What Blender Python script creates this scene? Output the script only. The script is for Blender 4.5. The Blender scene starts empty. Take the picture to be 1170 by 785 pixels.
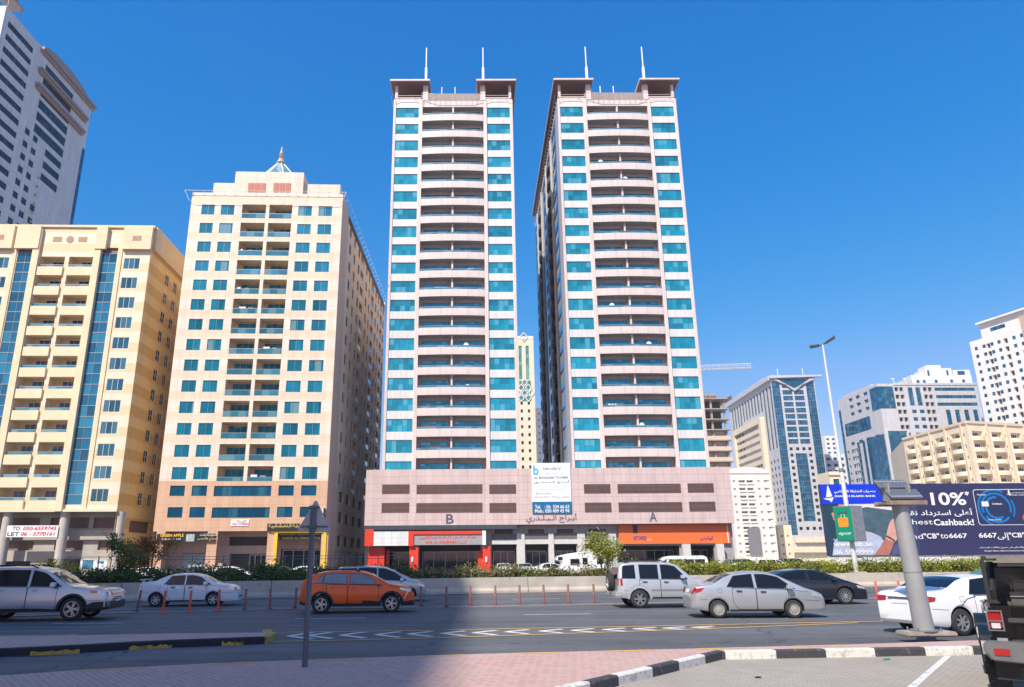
import bpy, bmesh, math, random
from math import radians as R_, sin, cos, pi, atan2, hypot, sqrt
from mathutils import Vector, Matrix
from mathutils.geometry import tessellate_polygon
random.seed(7)
S = bpy.context.scene
COL = S.collection

# ------------------------------------------------------------------ camera
FPX, CX, CY, TH, ROLL, CH = 836.5, 550.0, 392.5, .28593, .00641, 1.94
_F = Vector((0, cos(TH), sin(TH))); _U0 = Vector((0, -sin(TH), cos(TH))); _R0 = Vector((1, 0, 0))
_R = _R0*cos(ROLL) - _U0*sin(ROLL); _U = _U0*cos(ROLL) + _R0*sin(ROLL)
CAM = Vector((0, 0, CH))
cd = bpy.data.cameras.new('camera'); cam = bpy.data.objects.new('camera', cd); COL.objects.link(cam)
cd.sensor_fit = 'HORIZONTAL'; cd.sensor_width = 36; cd.lens = FPX/1170*36
cd.shift_x = (585-CX)/1170; cd.clip_end = 6000; cd.clip_start = .1
m = Matrix((_R, _U, -_F)).transposed().to_4x4(); m.translation = CAM
cam.matrix_world = m
S.camera = cam

# ------------------------------------------------------------------ light
SUN_EL, SUN_AZ = R_(47), R_(32)          # azimuth to the left of straight behind the camera
sd = Vector((-sin(SUN_AZ)*cos(SUN_EL), -cos(SUN_AZ)*cos(SUN_EL), sin(SUN_EL)))   # towards the sun
W = bpy.data.worlds.new('World'); S.world = W; W.use_nodes = True
nt = W.node_tree; bg = nt.nodes['Background']
sky = nt.nodes.new('ShaderNodeTexSky'); sky.sky_type = 'NISHITA'; sky.sun_disc = False
sky.sun_elevation = SUN_EL; sky.sun_rotation = atan2(sd.x, sd.y)
sky.air_density = 1.0; sky.dust_density = .8; sky.ozone_density = 4.0
hs_ = nt.nodes.new('ShaderNodeHueSaturation'); hs_.inputs['Saturation'].default_value = 1.32; hs_.inputs['Value'].default_value = 1.0
nt.links.new(sky.outputs[0], hs_.inputs['Color'])
# deeper azure overhead, paler towards the horizon (clear Gulf sky)
def _m(op, a, b_):
    n = nt.nodes.new('ShaderNodeMath'); n.operation = op
    for i, v in enumerate((a, b_)):
        if isinstance(v, float): n.inputs[i].default_value = v
        else: nt.links.new(v, n.inputs[i])
    return n.outputs[0]
sp_ = nt.nodes.new('ShaderNodeSeparateColor'); cc_ = nt.nodes.new('ShaderNodeCombineColor'); nt.links.new(hs_.outputs[0], sp_.inputs[0])
for i, (A_, p_, lim) in enumerate(((6.25, 1.9, 1.25), (.815, .8, 1.3), (.93, .52, 1.6))):
    v = _m('MULTIPLY', _m('POWER', _m('MULTIPLY', sp_.outputs[i], .178), p_), A_/.178); nt.links.new(_m('MINIMUM', v, _m('MULTIPLY', sp_.outputs[i], lim)), cc_.inputs[i])
nt.links.new(cc_.outputs[0], bg.inputs[0]); bg.inputs[1].default_value = .15
sl = bpy.data.lights.new('sun', 'SUN'); sl.energy = 4.9; sl.angle = R_(.53); sl.color = (1, .94, .83)
so = bpy.data.objects.new('sun', sl); COL.objects.link(so)
so.rotation_euler = sd.to_track_quat('Z', 'Y').to_euler(); so.location = (0, 0, 150)
S.view_settings.view_transform = 'Standard'; S.view_settings.look = 'None'
S.view_settings.exposure = .3; S.view_settings.gamma = 1

# ------------------------------------------------------------------ pixels of the photograph -> world
def ray(px, py): return _F + _R*((px-CX)/FPX) - _U*((py-CY)/FPX)
def G(px, py, z=0.0):
    d = ray(px, py); return CAM + d*((z-CH)/d.z)
def atY(px, py, Y):
    d = ray(px, py); return CAM + d*(Y/d.y)

# ------------------------------------------------------------------ materials
MATS = {}
def _new(name):
    m = bpy.data.materials.new(name); m.use_nodes = True; MATS[name] = m
    return m, m.node_tree, m.node_tree.nodes['Principled BSDF']
def _n(t, typ, **kw):
    n = t.nodes.new(typ)
    for k, v in kw.items(): setattr(n, k, v)
    return n
def rgba(c): return (c[0], c[1], c[2], 1)
def mat(name, c, rough=.6, metal=0, var=.12, scale=2.0, coat=0, bump=0, spec=None, emis=0, dirt=None):
    if name in MATS: return MATS[name]
    m, t, b = _new(name)
    b.inputs['Roughness'].default_value = rough; b.inputs['Metallic'].default_value = metal
    if coat: b.inputs['Coat Weight'].default_value = coat; b.inputs['Coat Roughness'].default_value = .06
    if spec is not None: b.inputs['Specular IOR Level'].default_value = spec
    if emis:
        b.inputs['Emission Color'].default_value = rgba(c); b.inputs['Emission Strength'].default_value = emis
    if var > 0:
        tc = _n(t, 'ShaderNodeTexCoord'); nz = _n(t, 'ShaderNodeTexNoise')
        nz.inputs['Scale'].default_value = scale; nz.inputs['Detail'].default_value = 5; nz.inputs['Roughness'].default_value = .65
        t.links.new(tc.outputs['Object'], nz.inputs['Vector'])
        mp = _n(t, 'ShaderNodeMapRange'); mp.inputs['From Min'].default_value = .3; mp.inputs['From Max'].default_value = .7
        mp.inputs['To Min'].default_value = 1-var; mp.inputs['To Max'].default_value = 1+var*.6
        t.links.new(nz.outputs['Fac'], mp.inputs['Value'])
        mx = _n(t, 'ShaderNodeVectorMath', operation='SCALE'); mx.inputs[0].default_value = c
        t.links.new(mp.outputs[0], mx.inputs['Scale']); t.links.new(mx.outputs[0], b.inputs['Base Color'])
        if bump:
            bp = _n(t, 'ShaderNodeBump'); bp.inputs['Strength'].default_value = bump; bp.inputs['Distance'].default_value = .02
            t.links.new(nz.outputs['Fac'], bp.inputs['Height']); t.links.new(bp.outputs[0], b.inputs['Normal'])
    else: b.inputs['Base Color'].default_value = rgba(c)
    return m
def clad(name, c1, c2, mortar, w=1.2, h=.9, ms=.025, rough=.5, offset=0.0, stripe=None, var=.2):
    """wall cladding of square panels; stripe=(period, z0, share, colour) lays a painted band at each storey"""
    if name in MATS: return MATS[name]
    m, t, b = _new(name); b.inputs['Roughness'].default_value = rough
    tc = _n(t, 'ShaderNodeTexCoord'); sp = _n(t, 'ShaderNodeSeparateXYZ'); t.links.new(tc.outputs['Object'], sp.inputs[0])
    ad = _n(t, 'ShaderNodeMath', operation='ADD'); t.links.new(sp.outputs[0], ad.inputs[0]); t.links.new(sp.outputs[1], ad.inputs[1])
    cb = _n(t, 'ShaderNodeCombineXYZ'); t.links.new(ad.outputs[0], cb.inputs[0]); t.links.new(sp.outputs[2], cb.inputs[1])
    br = _n(t, 'ShaderNodeTexBrick'); br.offset = offset; br.inputs['Scale'].default_value = 1
    br.inputs['Brick Width'].default_value = w; br.inputs['Row Height'].default_value = h; br.inputs['Mortar Size'].default_value = ms
    br.inputs['Mortar Smooth'].default_value = .2
    br.inputs['Color1'].default_value = rgba(c1); br.inputs['Color2'].default_value = rgba(c2); br.inputs['Mortar'].default_value = rgba(mortar)
    t.links.new(cb.outputs[0], br.inputs['Vector']); out = br.outputs['Color']
    if stripe:
        per, z0, share, sc = stripe
        s1 = _n(t, 'ShaderNodeMath', operation='SUBTRACT'); t.links.new(sp.outputs[2], s1.inputs[0]); s1.inputs[1].default_value = z0
        s2 = _n(t, 'ShaderNodeMath', operation='DIVIDE'); t.links.new(s1.outputs[0], s2.inputs[0]); s2.inputs[1].default_value = per
        s3 = _n(t, 'ShaderNodeMath', operation='FRACT'); t.links.new(s2.outputs[0], s3.inputs[0])
        s4 = _n(t, 'ShaderNodeMath', operation='LESS_THAN'); t.links.new(s3.outputs[0], s4.inputs[0]); s4.inputs[1].default_value = share
        mx = _n(t, 'ShaderNodeMixRGB', blend_type='MULTIPLY'); t.links.new(s4.outputs[0], mx.inputs[0]); t.links.new(out, mx.inputs[1])
        mx.inputs[2].default_value = rgba(sc); out = mx.outputs[0]
    nz = _n(t, 'ShaderNodeTexNoise'); nz.inputs['Scale'].default_value = .35; nz.inputs['Detail'].default_value = 8; nz.inputs['Roughness'].default_value = .7
    mpg = _n(t, 'ShaderNodeMapping'); mpg.inputs['Scale'].default_value = (2.6, 2.6, .35)
    t.links.new(tc.outputs['Object'], mpg.inputs[0]); t.links.new(mpg.outputs[0], nz.inputs['Vector'])
    mp = _n(t, 'ShaderNodeMapRange'); mp.inputs['From Min'].default_value = .3; mp.inputs['From Max'].default_value = .7
    mp.inputs['To Min'].default_value = 1-var; mp.inputs['To Max'].default_value = 1.04
    t.links.new(nz.outputs['Fac'], mp.inputs['Value'])
    sc_ = _n(t, 'ShaderNodeVectorMath', operation='SCALE'); t.links.new(out, sc_.inputs[0]); t.links.new(mp.outputs[0], sc_.inputs['Scale'])
    t.links.new(sc_.outputs[0], b.inputs['Base Color'])
    return m
def glass(name, c, metal=.5, rough=.05, pane=(1.0, 1.0), light=(.25, .42, .42), share=.12, vary=.35, ior=1.6):
    """coated building glass seen by day: tinted, reflecting, with pale blinds behind some panes"""
    if name in MATS: return MATS[name]
    m, t, b = _new(name); b.inputs['Metallic'].default_value = metal; b.inputs['Roughness'].default_value = rough; b.inputs['IOR'].default_value = ior
    tc = _n(t, 'ShaderNodeTexCoord'); oi = _n(t, 'ShaderNodeObjectInfo')
    sp = _n(t, 'ShaderNodeSeparateXYZ'); t.links.new(tc.outputs['Object'], sp.inputs[0])
    ad = _n(t, 'ShaderNodeMath', operation='ADD'); t.links.new(sp.outputs[0], ad.inputs[0]); t.links.new(sp.outputs[1], ad.inputs[1])
    def fl(sock, p):
        a = _n(t, 'ShaderNodeMath', operation='DIVIDE'); t.links.new(sock, a.inputs[0]); a.inputs[1].default_value = p
        f = _n(t, 'ShaderNodeMath', operation='FLOOR'); t.links.new(a.outputs[0], f.inputs[0]); return f.outputs[0]
    cb = _n(t, 'ShaderNodeCombineXYZ'); t.links.new(fl(ad.outputs[0], pane[0]), cb.inputs[0]); t.links.new(fl(sp.outputs[2], pane[1]), cb.inputs[1])
    ro = _n(t, 'ShaderNodeMath', operation='MULTIPLY'); t.links.new(oi.outputs['Random'], ro.inputs[0]); ro.inputs[1].default_value = 97.0
    t.links.new(ro.outputs[0], cb.inputs[2])
    wn = _n(t, 'ShaderNodeTexWhiteNoise', noise_dimensions='3D'); t.links.new(cb.outputs[0], wn.inputs['Vector'])
    w2 = _n(t, 'ShaderNodeMath', operation='MULTIPLY_ADD'); t.links.new(oi.outputs['Random'], w2.inputs[0]); w2.inputs[1].default_value = .6
    t.links.new(wn.outputs['Value'], w2.inputs[2])
    mp = _n(t, 'ShaderNodeMapRange'); mp.inputs['From Max'].default_value = 1.6; mp.inputs['To Min'].default_value = 1-vary; mp.inputs['To Max'].default_value = 1+vary
    t.links.new(w2.outputs[0], mp.inputs['Value'])
    nz = _n(t, 'ShaderNodeTexNoise'); nz.inputs['Scale'].default_value = .7; nz.inputs['Detail'].default_value = 4; t.links.new(tc.outputs['Object'], nz.inputs['Vector'])
    n2 = _n(t, 'ShaderNodeMath', operation='MULTIPLY_ADD'); t.links.new(nz.outputs['Fac'], n2.inputs[0]); n2.inputs[1].default_value = .5; n2.inputs[2].default_value = .75
    n3 = _n(t, 'ShaderNodeMath', operation='MULTIPLY'); t.links.new(n2.outputs[0], n3.inputs[0]); t.links.new(mp.outputs[0], n3.inputs[1])
    sc_ = _n(t, 'ShaderNodeVectorMath', operation='SCALE'); sc_.inputs[0].default_value = c; t.links.new(n3.outputs[0], sc_.inputs['Scale'])
    gt = _n(t, 'ShaderNodeMath', operation='GREATER_THAN'); t.links.new(wn.outputs['Value'], gt.inputs[0]); gt.inputs[1].default_value = 1-share
    mx = _n(t, 'ShaderNodeMixRGB'); t.links.new(gt.outputs[0], mx.inputs[0]); t.links.new(sc_.outputs[0], mx.inputs[1]); mx.inputs[2].default_value = rgba(light)
    mf = _n(t, 'ShaderNodeMath', operation='MULTIPLY'); t.links.new(gt.outputs[0], mf.inputs[0]); mf.inputs[1].default_value = .6
    t.links.new(mf.outputs[0], mx.inputs[0])
    t.links.new(mx.outputs[0], b.inputs['Base Color'])
    bp = _n(t, 'ShaderNodeBump'); bp.inputs['Strength'].default_value = .12; bp.inputs['Distance'].default_value = .03
    t.links.new(nz.outputs['Fac'], bp.inputs['Height']); t.links.new(bp.outputs[0], b.inputs['Normal'])
    return m

# ------------------------------------------------------------------ mesh helpers
class MB:
    def __init__(s): s.v = []; s.f = []; s.m = []
    def face(s, pts, mi=0):
        n = len(s.v); s.v += [tuple(p) for p in pts]; s.f.append(tuple(range(n, n+len(pts)))); s.m.append(mi)
    def box(s, x0, x1, y0, y1, z0, z1, mi=0, T=None, taper=0):
        t = taper
        c = [(x0, y0, z0), (x1, y0, z0), (x1, y1, z0), (x0, y1, z0), (x0+t, y0+t, z1), (x1-t, y0+t, z1), (x1-t, y1-t, z1), (x0+t, y1-t, z1)]
        if T: c = [T(*p) for p in c]
        n = len(s.v); s.v += [tuple(p) for p in c]
        for q in ((0, 3, 2, 1), (4, 5, 6, 7), (0, 1, 5, 4), (1, 2, 6, 5), (2, 3, 7, 6), (3, 0, 4, 7)):
            s.f.append(tuple(n+i for i in q)); s.m.append(mi)
    def tube(s, pts, r, seg=8, mi=0, caps=True):
        rs = r if isinstance(r, (list, tuple)) else [r]*len(pts)
        P = [Vector(p) for p in pts]; n0 = len(s.v)
        for i, p in enumerate(P):
            d = (P[min(i+1, len(P)-1)] - P[max(i-1, 0)]).normalized()
            a = Vector((1, 0, 0)) if abs(d.x) < .9 else Vector((0, 1, 0))
            u = d.cross(a).normalized(); w = d.cross(u)
            for k in range(seg):
                t = 2*pi*k/seg; s.v.append(tuple(p + (u*cos(t) + w*sin(t))*rs[i]))
        for i in range(len(P)-1):
            for k in range(seg):
                a = n0+i*seg+k; b = n0+i*seg+(k+1) % seg
                s.f.append((a, b, b+seg, a+seg)); s.m.append(mi)
        if caps:
            s.f.append(tuple(n0+k for k in reversed(range(seg)))); s.m.append(mi)
            e = n0+(len(P)-1)*seg; s.f.append(tuple(e+k for k in range(seg))); s.m.append(mi)
    def prism(s, poly, y0, y1, mi=0, T=None):
        """poly in (x,z), thick from y0 to y1"""
        n = len(s.v); k = len(poly)
        c = [(p[0], y0, p[1]) for p in poly] + [(p[0], y1, p[1]) for p in poly]
        if T: c = [T(*p) for p in c]
        s.v += [tuple(p) for p in c]
        s.f.append(tuple(n+i for i in range(k))); s.m.append(mi)
        s.f.append(tuple(n+k+i for i in reversed(range(k)))); s.m.append(mi)
        for i in range(k):
            j = (i+1) % k; s.f.append((n+i, n+k+i, n+k+j, n+j)); s.m.append(mi)
    def slab(s, poly, z0, z1, mi=0):
        n = len(s.v); k = len(poly)
        s.v += [(p[0], p[1], z0) for p in poly] + [(p[0], p[1], z1) for p in poly]
        if k > 4:
            for t in tessellate_polygon([[Vector((p[0], p[1], 0)) for p in poly]]):
                s.f.append(tuple(n+k+i for i in t)); s.m.append(mi)
        else: s.f.append(tuple(n+k+i for i in range(k))); s.m.append(mi)
        for i in range(k):
            j = (i+1) % k; s.f.append((n+i, n+j, n+k+j, n+k+i)); s.m.append(mi)
    def mesh(s, name, mats, smooth=None, bevel=0, recalc=False):
        me = bpy.data.meshes.new(name); me.from_pydata(s.v, [], s.f)
        for m in (mats if isinstance(mats, (list, tuple)) else [mats]): me.materials.append(m)
        me.polygons.foreach_set('material_index', s.m)
        if bevel or recalc:
            b = bmesh.new(); b.from_mesh(me); bmesh.ops.remove_doubles(b, verts=b.verts, dist=1e-4)
            bmesh.ops.recalc_face_normals(b, faces=b.faces)
            if bevel:
                es = [e for e in b.edges if len(e.link_faces) == 2 and e.calc_face_angle(0) > .5]
                bmesh.ops.bevel(b, geom=es, offset=bevel, segments=2, affect='EDGES', clamp_overlap=True)
            b.to_mesh(me); b.free()
        if smooth is not None:
            me.polygons.foreach_set('use_smooth', [True]*len(me.polygons)); me.set_sharp_from_angle(angle=R_(smooth))
        me.update(); return me
    def build(s, name, mats, parent=None, **kw):
        return link(name, s.mesh(name, mats, **kw), parent)
def link(name, data, parent=None):
    o = bpy.data.objects.new(name, data); COL.objects.link(o)
    if parent: o.parent = parent
    return o
def tag(o, label=None, cat=None, group=None, kind=None):
    if label: o['label'] = label
    if cat: o['category'] = cat
    if group: o['group'] = group
    if kind: o['kind'] = kind
    return o
def thing(name, label, cat, loc=(0, 0, 0), rz=0, group=None):
    o = link(name, None); o.location = loc; o.rotation_euler = (0, 0, rz); o.empty_display_size = .5
    return tag(o, label, cat, group)
def copy_tree(o, parent=None):
    c = o.copy(); COL.objects.link(c); c.parent = parent
    for ch in list(o.children): copy_tree(ch, c)
    return c

# ------------------------------------------------------------------ lettering
AR = {'ا':0xFE8D,'أ':0xFE83,'إ':0xFE87,'ب':0xFE8F,'ة':0xFE93,'ت':0xFE95,'ج':0xFE9D,'ح':0xFEA1,'خ':0xFEA5,'د':0xFEA9,'ر':0xFEAD,'س':0xFEB1,'ش':0xFEB5,'ص':0xFEB9,'ض':0xFEBD,'ع':0xFEC9,'غ':0xFECD,'ف':0xFED1,'ق':0xFED5,'ك':0xFED9,'ل':0xFEDD,'م':0xFEE1,'ن':0xFEE5,'ه':0xFEE9,'و':0xFEED,'ى':0xFEEF,'ي':0xFEF1,'ط':0xFEC1,'ذ':0xFEAB,'ز':0xFEAF}
NOJOIN = set('اأإةدروىذز')
def shape_ar(s):
    out = []
    for i, ch in enumerate(s):
        if ch not in AR: out.append(ch); continue
        prev = i > 0 and (s[i-1] in AR and s[i-1] not in NOJOIN or s[i-1] == 'ـ')
        nxt = i+1 < len(s) and (s[i+1] in AR or s[i+1] == 'ـ') and ch not in NOJOIN
        out.append(chr(AR[ch] + (3 if prev and nxt else 1 if prev else 2 if nxt else 0)))
    return ''.join(reversed(out))
def text_mesh(body, h, w=None, bold=0.0, ext=.01, arabic=False, mt=None, shear=0):
    """lettering as a mesh in the local x/z plane, fitted into a box w wide and h high, lower left at the origin"""
    c = bpy.data.curves.new('lettering', 'FONT'); c.body = shape_ar(body) if arabic else body
    c.size = 1; c.offset = bold; c.extrude = 0; c.resolution_u = 3; c.shear = shear
    o = bpy.data.objects.new('lettering', c); COL.objects.link(o)
    bpy.context.view_layer.update()
    me = bpy.data.meshes.new_from_object(o.evaluated_get(bpy.context.evaluated_depsgraph_get()))
    bpy.data.objects.remove(o)
    if not me.vertices: return me
    xs = [v.co.x for v in me.vertices]; ys = [v.co.y for v in me.vertices]
    x0, x1, y0, y1 = min(xs), max(xs), min(ys), max(ys)
    sy = h/(y1-y0); sx = (w/(x1-x0)) if w else sy
    for v in me.vertices: v.co = ((v.co.x-x0)*sx, -ext, (v.co.y-y0)*sy)
    me.materials.clear(); me.materials.append(mt); me['w'] = (x1-x0)*sx
    return me

# ------------------------------------------------------------------ building helpers
class Face:
    """a vertical wall plane of a building: u along the wall, n outwards, z up (building-local)"""
    def __init__(s, B, o, d):
        s.B = B; s.o = o; l = hypot(*d); s.d = (d[0]/l, d[1]/l); s.n = (s.d[1], -s.d[0]); s.rz = atan2(s.d[1], s.d[0])
    def P(s, u, n, z): return (s.o[0]+s.d[0]*u+s.n[0]*n, s.o[1]+s.d[1]*u+s.n[1]*n, z)
    def px(s, x, y):
        r = ray(x, y); a = s.B.yaw; c, q = cos(a), sin(a)
        L = lambda v: (v[0]*c+v[1]*q, -v[0]*q+v[1]*c, v[2])
        C = L(CAM - Vector(s.B.loc)); D = L(r)
        t = ((s.o[0]-C[0])*s.n[0] + (s.o[1]-C[1])*s.n[1])/(D[0]*s.n[0]+D[1]*s.n[1])
        p = [C[i]+D[i]*t for i in range(3)]
        return (p[0]-s.o[0])*s.d[0]+(p[1]-s.o[1])*s.d[1], p[2]
    def wall(s, mb, u0, u1, z0, z1, holes=(), mi=0, back=1, n=0):
        """flat wall with rectangular openings (u0,u1,z0,z1,depth[,back material]); reveals and the back of each opening are built"""
        holes = [h for h in holes if h[1] > u0+1e-4 and h[0] < u1-1e-4]
        zs = sorted({z0, z1} | {min(max(h[i], z0), z1) for h in holes for i in (2, 3)})
        for a, b in zip(zs, zs[1:]):
            if b-a < 1e-5: continue
            zc = (a+b)/2; segs = sorted((max(h[0], u0), min(h[1], u1)) for h in holes if h[2] < zc < h[3])
            u = u0
            for x, y in segs:
                if x-u > 1e-5: mb.face([s.P(u, n, a), s.P(x, n, a), s.P(x, n, b), s.P(u, n, b)], mi)
                u = max(u, y)
            if u1-u > 1e-5: mb.face([s.P(u, n, a), s.P(u1, n, a), s.P(u1, n, b), s.P(u, n, b)], mi)
        for h in holes:
            a, b, c, d, q = h[:5]; bm_ = h[5] if len(h) > 5 else back; ri = h[6] if len(h) > 6 else mi; P = s.P; q = -(q if q > .35 else q+.14) + n
            mb.face([P(a, n, c), P(a, q, c), P(a, q, d), P(a, n, d)], ri); mb.face([P(b, n, c), P(b, n, d), P(b, q, d), P(b, q, c)], ri)
            mb.face([P(a, n, d), P(a, q, d), P(b, q, d), P(b, n, d)], ri); mb.face([P(a, n, c), P(b, n, c), P(b, q, c), P(a, q, c)], ri)
            if bm_ is not None: mb.face([P(a, q, c), P(b, q, c), P(b, q, d), P(a, q, d)], bm_)
    def box(s, mb, u0, u1, n0, n1, z0, z1, mi=0): mb.box(u0, u1, n0, n1, z0, z1, mi, T=s.P)
    def put(s, name, mesh, u, z, n=0, parent=None, label=None, flip=0):
        o = link(name, mesh, parent or s.B.root); p = s.P(u, n, z); o.location = p; o.rotation_euler = (0, 0, s.rz)
        if label: o['label'] = label
        return o
class Bld:
    def __init__(s, name, label, cat, loc, yaw, group=None):
        s.loc = tuple(loc); s.yaw = yaw; s.root = thing(name, label, cat, loc, yaw, group); s.mb = MB(); s.count = {}; s.pend = {}
    def many(s, name, face, mesh, u, z, n=0):
        s.pend.setdefault(name, []).append((face, mesh, u, z, n))
    def flush(s, cap=95):
        for name, L in s.pend.items():
            def dist(e):
                p = e[0].P(e[2], e[4], e[3]); c, q = cos(s.yaw), sin(s.yaw)
                w = (s.loc[0]+p[0]*c-p[1]*q, s.loc[1]+p[0]*q+p[1]*c, p[2]-CH); face_cos = abs((-e[0].n[0]*c+e[0].n[1]*q)*w[0] + (-e[0].n[0]*q-e[0].n[1]*c)*w[1])
                return (w[0]**2+w[1]**2+w[2]**2)**1.5/(face_cos+1e-3)
            if len(L) > cap: L.sort(key=dist)
            for e in L[:cap]: e[0].put(name, e[1], e[2], e[3], e[4])
            rest = L[cap:]
            if rest:
                mb = MB(); mats = []
                for f, me, u, z, n in rest:
                    for mm in me.materials:
                        if mm not in mats: mats.append(mm)
                    base = len(mb.v); x, y, zz = f.P(u, n, z); c, q = cos(f.rz), sin(f.rz)
                    for v in me.vertices: mb.v.append((x+v.co.x*c-v.co.y*q, y+v.co.x*q+v.co.y*c, zz+v.co.z))
                    for p in me.polygons: mb.f.append(tuple(base+i for i in p.vertices)); mb.m.append(mats.index(me.materials[p.material_index]))
                o = mb.build('distant_'+name+'s', mats, s.root); o['kind'] = 'stuff'
        s.pend = {}
_WM = {}
def win(w, h, nx, ny, fr, gl, t=.05, d=.06, sill=0, open_=0):
    """window: glass set behind a frame with mullions. local x 0..w, z 0..h, y inwards"""
    k = (round(w, 3), round(h, 3), nx, ny, fr.name, gl.name, t, sill, open_)
    if k in _WM: return _WM[k]
    b = MB(); b.face([(0, d, 0), (w, d, 0), (w, d, h), (0, d, h)], 1)
    b.box(0, t, 0, d+.01, 0, h); b.box(w-t, w, 0, d+.01, 0, h); b.box(t, w-t, 0, d+.01, 0, t); b.box(t, w-t, 0, d+.01, h-t, h)
    for i in range(1, nx): x = w*i/nx; b.box(x-t*.4, x+t*.4, .012, d+.01, t, h-t)
    for i in range(1, ny): z = h*i/ny; b.box(t, w-t, .018, d+.01, z-t*.4, z+t*.4)
    if sill: b.box(-.05, w+.05, -.08, .05, -.07, -.005)
    _WM[k] = b.mesh('window', [fr, gl]); return _WM[k]
def rail(w, h, gm, fm, bars=0):
    """balcony front rail: glass panel or bars under a handrail"""
    k = ('rail', round(w, 3), h, gm.name, fm.name, bars)
    if k in _WM: return _WM[k]
    b = MB(); b.box(0, w, 0, .05, h-.06, h); b.box(0, .05, 0, .05, 0, h-.06); b.box(w-.05, w, 0, .05, 0, h-.06)
    if bars:
        for i in range(1, bars): b.box(w*i/bars-.012, w*i/bars+.012, .01, .04, 0, h-.06)
    else: b.box(.05, w-.05, .015, .03, .02, h-.06, 1)
    _WM[k] = b.mesh('railing', [fm, gm]); return _WM[k]

M_white = mat('white_metal', (.78, .78, .77), .4, var=.06)
M_dark = mat('dark_metal', (.05, .05, .055), .45)
M_frame = mat('grey_frame', (.32, .36, .37), .4, .4, var=.05)
M_tframe = mat('teal_frame', (.05, .20, .23), .4, .3, var=.05)
M_teal = glass('teal_glass', (.012, .29, .40), metal=.3, pane=(.8, .99), light=(.14, .46, .54), share=.2, vary=.42)
M_teal2 = glass('teal_window_glass', (.012, .21, .32), metal=.25, pane=(.9, 1.7), light=(.3, .42, .42), share=.1, vary=.45)
M_blue = glass('blue_glass', (.01, .11, .21), metal=.35, pane=(1.2, 1.6), light=(.06, .22, .3), share=.2, vary=.4)
M_dkglass = glass('dark_glass', (.02, .035, .05), metal=.5, pane=(1.0, 1.5), light=(.1, .12, .13), share=.1, vary=.4)
M_roof = mat('roof_grey', (.42, .4, .37), .85)
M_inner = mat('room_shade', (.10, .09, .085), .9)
M_rebar = mat('rail_steel', (.45, .5, .52), .35, .6, var=.05)
M_rglass = glass('rail_glass', (.05, .22, .3), metal=.2, pane=(1.1, 3), light=(.2, .35, .4), share=.3)

# ------------------------------------------------------------------ ground
def poly_sheet(name, pts, z, m, kind='structure'):
    b = MB(); b.face([(p[0], p[1], z) for p in pts]); o = b.build(name, m); tag(o, kind=kind); return o
def paver_mat(name, c1, c2, mortar, w, h, ang, stain, grime=.35, herring=True):
    m, t, b = _new(name); b.inputs['Roughness'].default_value = .85
    tc = _n(t, 'ShaderNodeTexCoord'); mp = _n(t, 'ShaderNodeMapping'); mp.inputs['Rotation'].default_value = (0, 0, ang)
    t.links.new(tc.outputs['Object'], mp.inputs[0])
    br = _n(t, 'ShaderNodeTexBrick'); br.offset = .5; br.inputs['Scale'].default_value = 1; br.inputs['Brick Width'].default_value = w
    br.inputs['Row Height'].default_value = h; br.inputs['Mortar Size'].default_value = .009; br.inputs['Mortar Smooth'].default_value = .3
    br.inputs['Color1'].default_value = rgba(c1); br.inputs['Color2'].default_value = rgba(c2); br.inputs['Mortar'].default_value = rgba(mortar)
    t.links.new(mp.outputs[0], br.inputs['Vector'])
    nz = _n(t, 'ShaderNodeTexNoise'); nz.inputs['Scale'].default_value = .55; nz.inputs['Detail'].default_value = 9; nz.inputs['Roughness'].default_value = .72
    t.links.new(tc.outputs['Object'], nz.inputs['Vector'])
    r = _n(t, 'ShaderNodeMapRange'); r.inputs['From Min'].default_value = .35; r.inputs['From Max'].default_value = .68; r.inputs['To Min'].default_value = grime; r.inputs['To Max'].default_value = 0
    t.links.new(nz.outputs['Fac'], r.inputs['Value'])
    mx = _n(t, 'ShaderNodeMixRGB'); t.links.new(r.outputs[0], mx.inputs[0]); t.links.new(br.outputs['Color'], mx.inputs[1]); mx.inputs[2].default_value = rgba(stain)
    n2 = _n(t, 'ShaderNodeTexNoise'); n2.inputs['Scale'].default_value = 60; n2.inputs['Detail'].default_value = 3; t.links.new(tc.outputs['Object'], n2.inputs['Vector'])
    r2 = _n(t, 'ShaderNodeMapRange'); r2.inputs['To Min'].default_value = .8; r2.inputs['To Max'].default_value = 1.2; t.links.new(n2.outputs['Fac'], r2.inputs['Value'])
    sc_ = _n(t, 'ShaderNodeVectorMath', operation='SCALE'); t.links.new(mx.outputs[0], sc_.inputs[0]); t.links.new(r2.outputs[0], sc_.inputs['Scale'])
    t.links.new(sc_.outputs[0], b.inputs['Base Color'])
    bp = _n(t, 'ShaderNodeBump'); bp.inputs['Strength'].default_value = .5; bp.inputs['Distance'].default_value = .01
    iv = _n(t, 'ShaderNodeMath', operation='SUBTRACT'); iv.inputs[0].default_value = 1; t.links.new(br.outputs['Fac'], iv.inputs[1])
    t.links.new(iv.outputs[0], bp.inputs['Height']); t.links.new(bp.outputs[0], b.inputs['Normal'])
    return m
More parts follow.
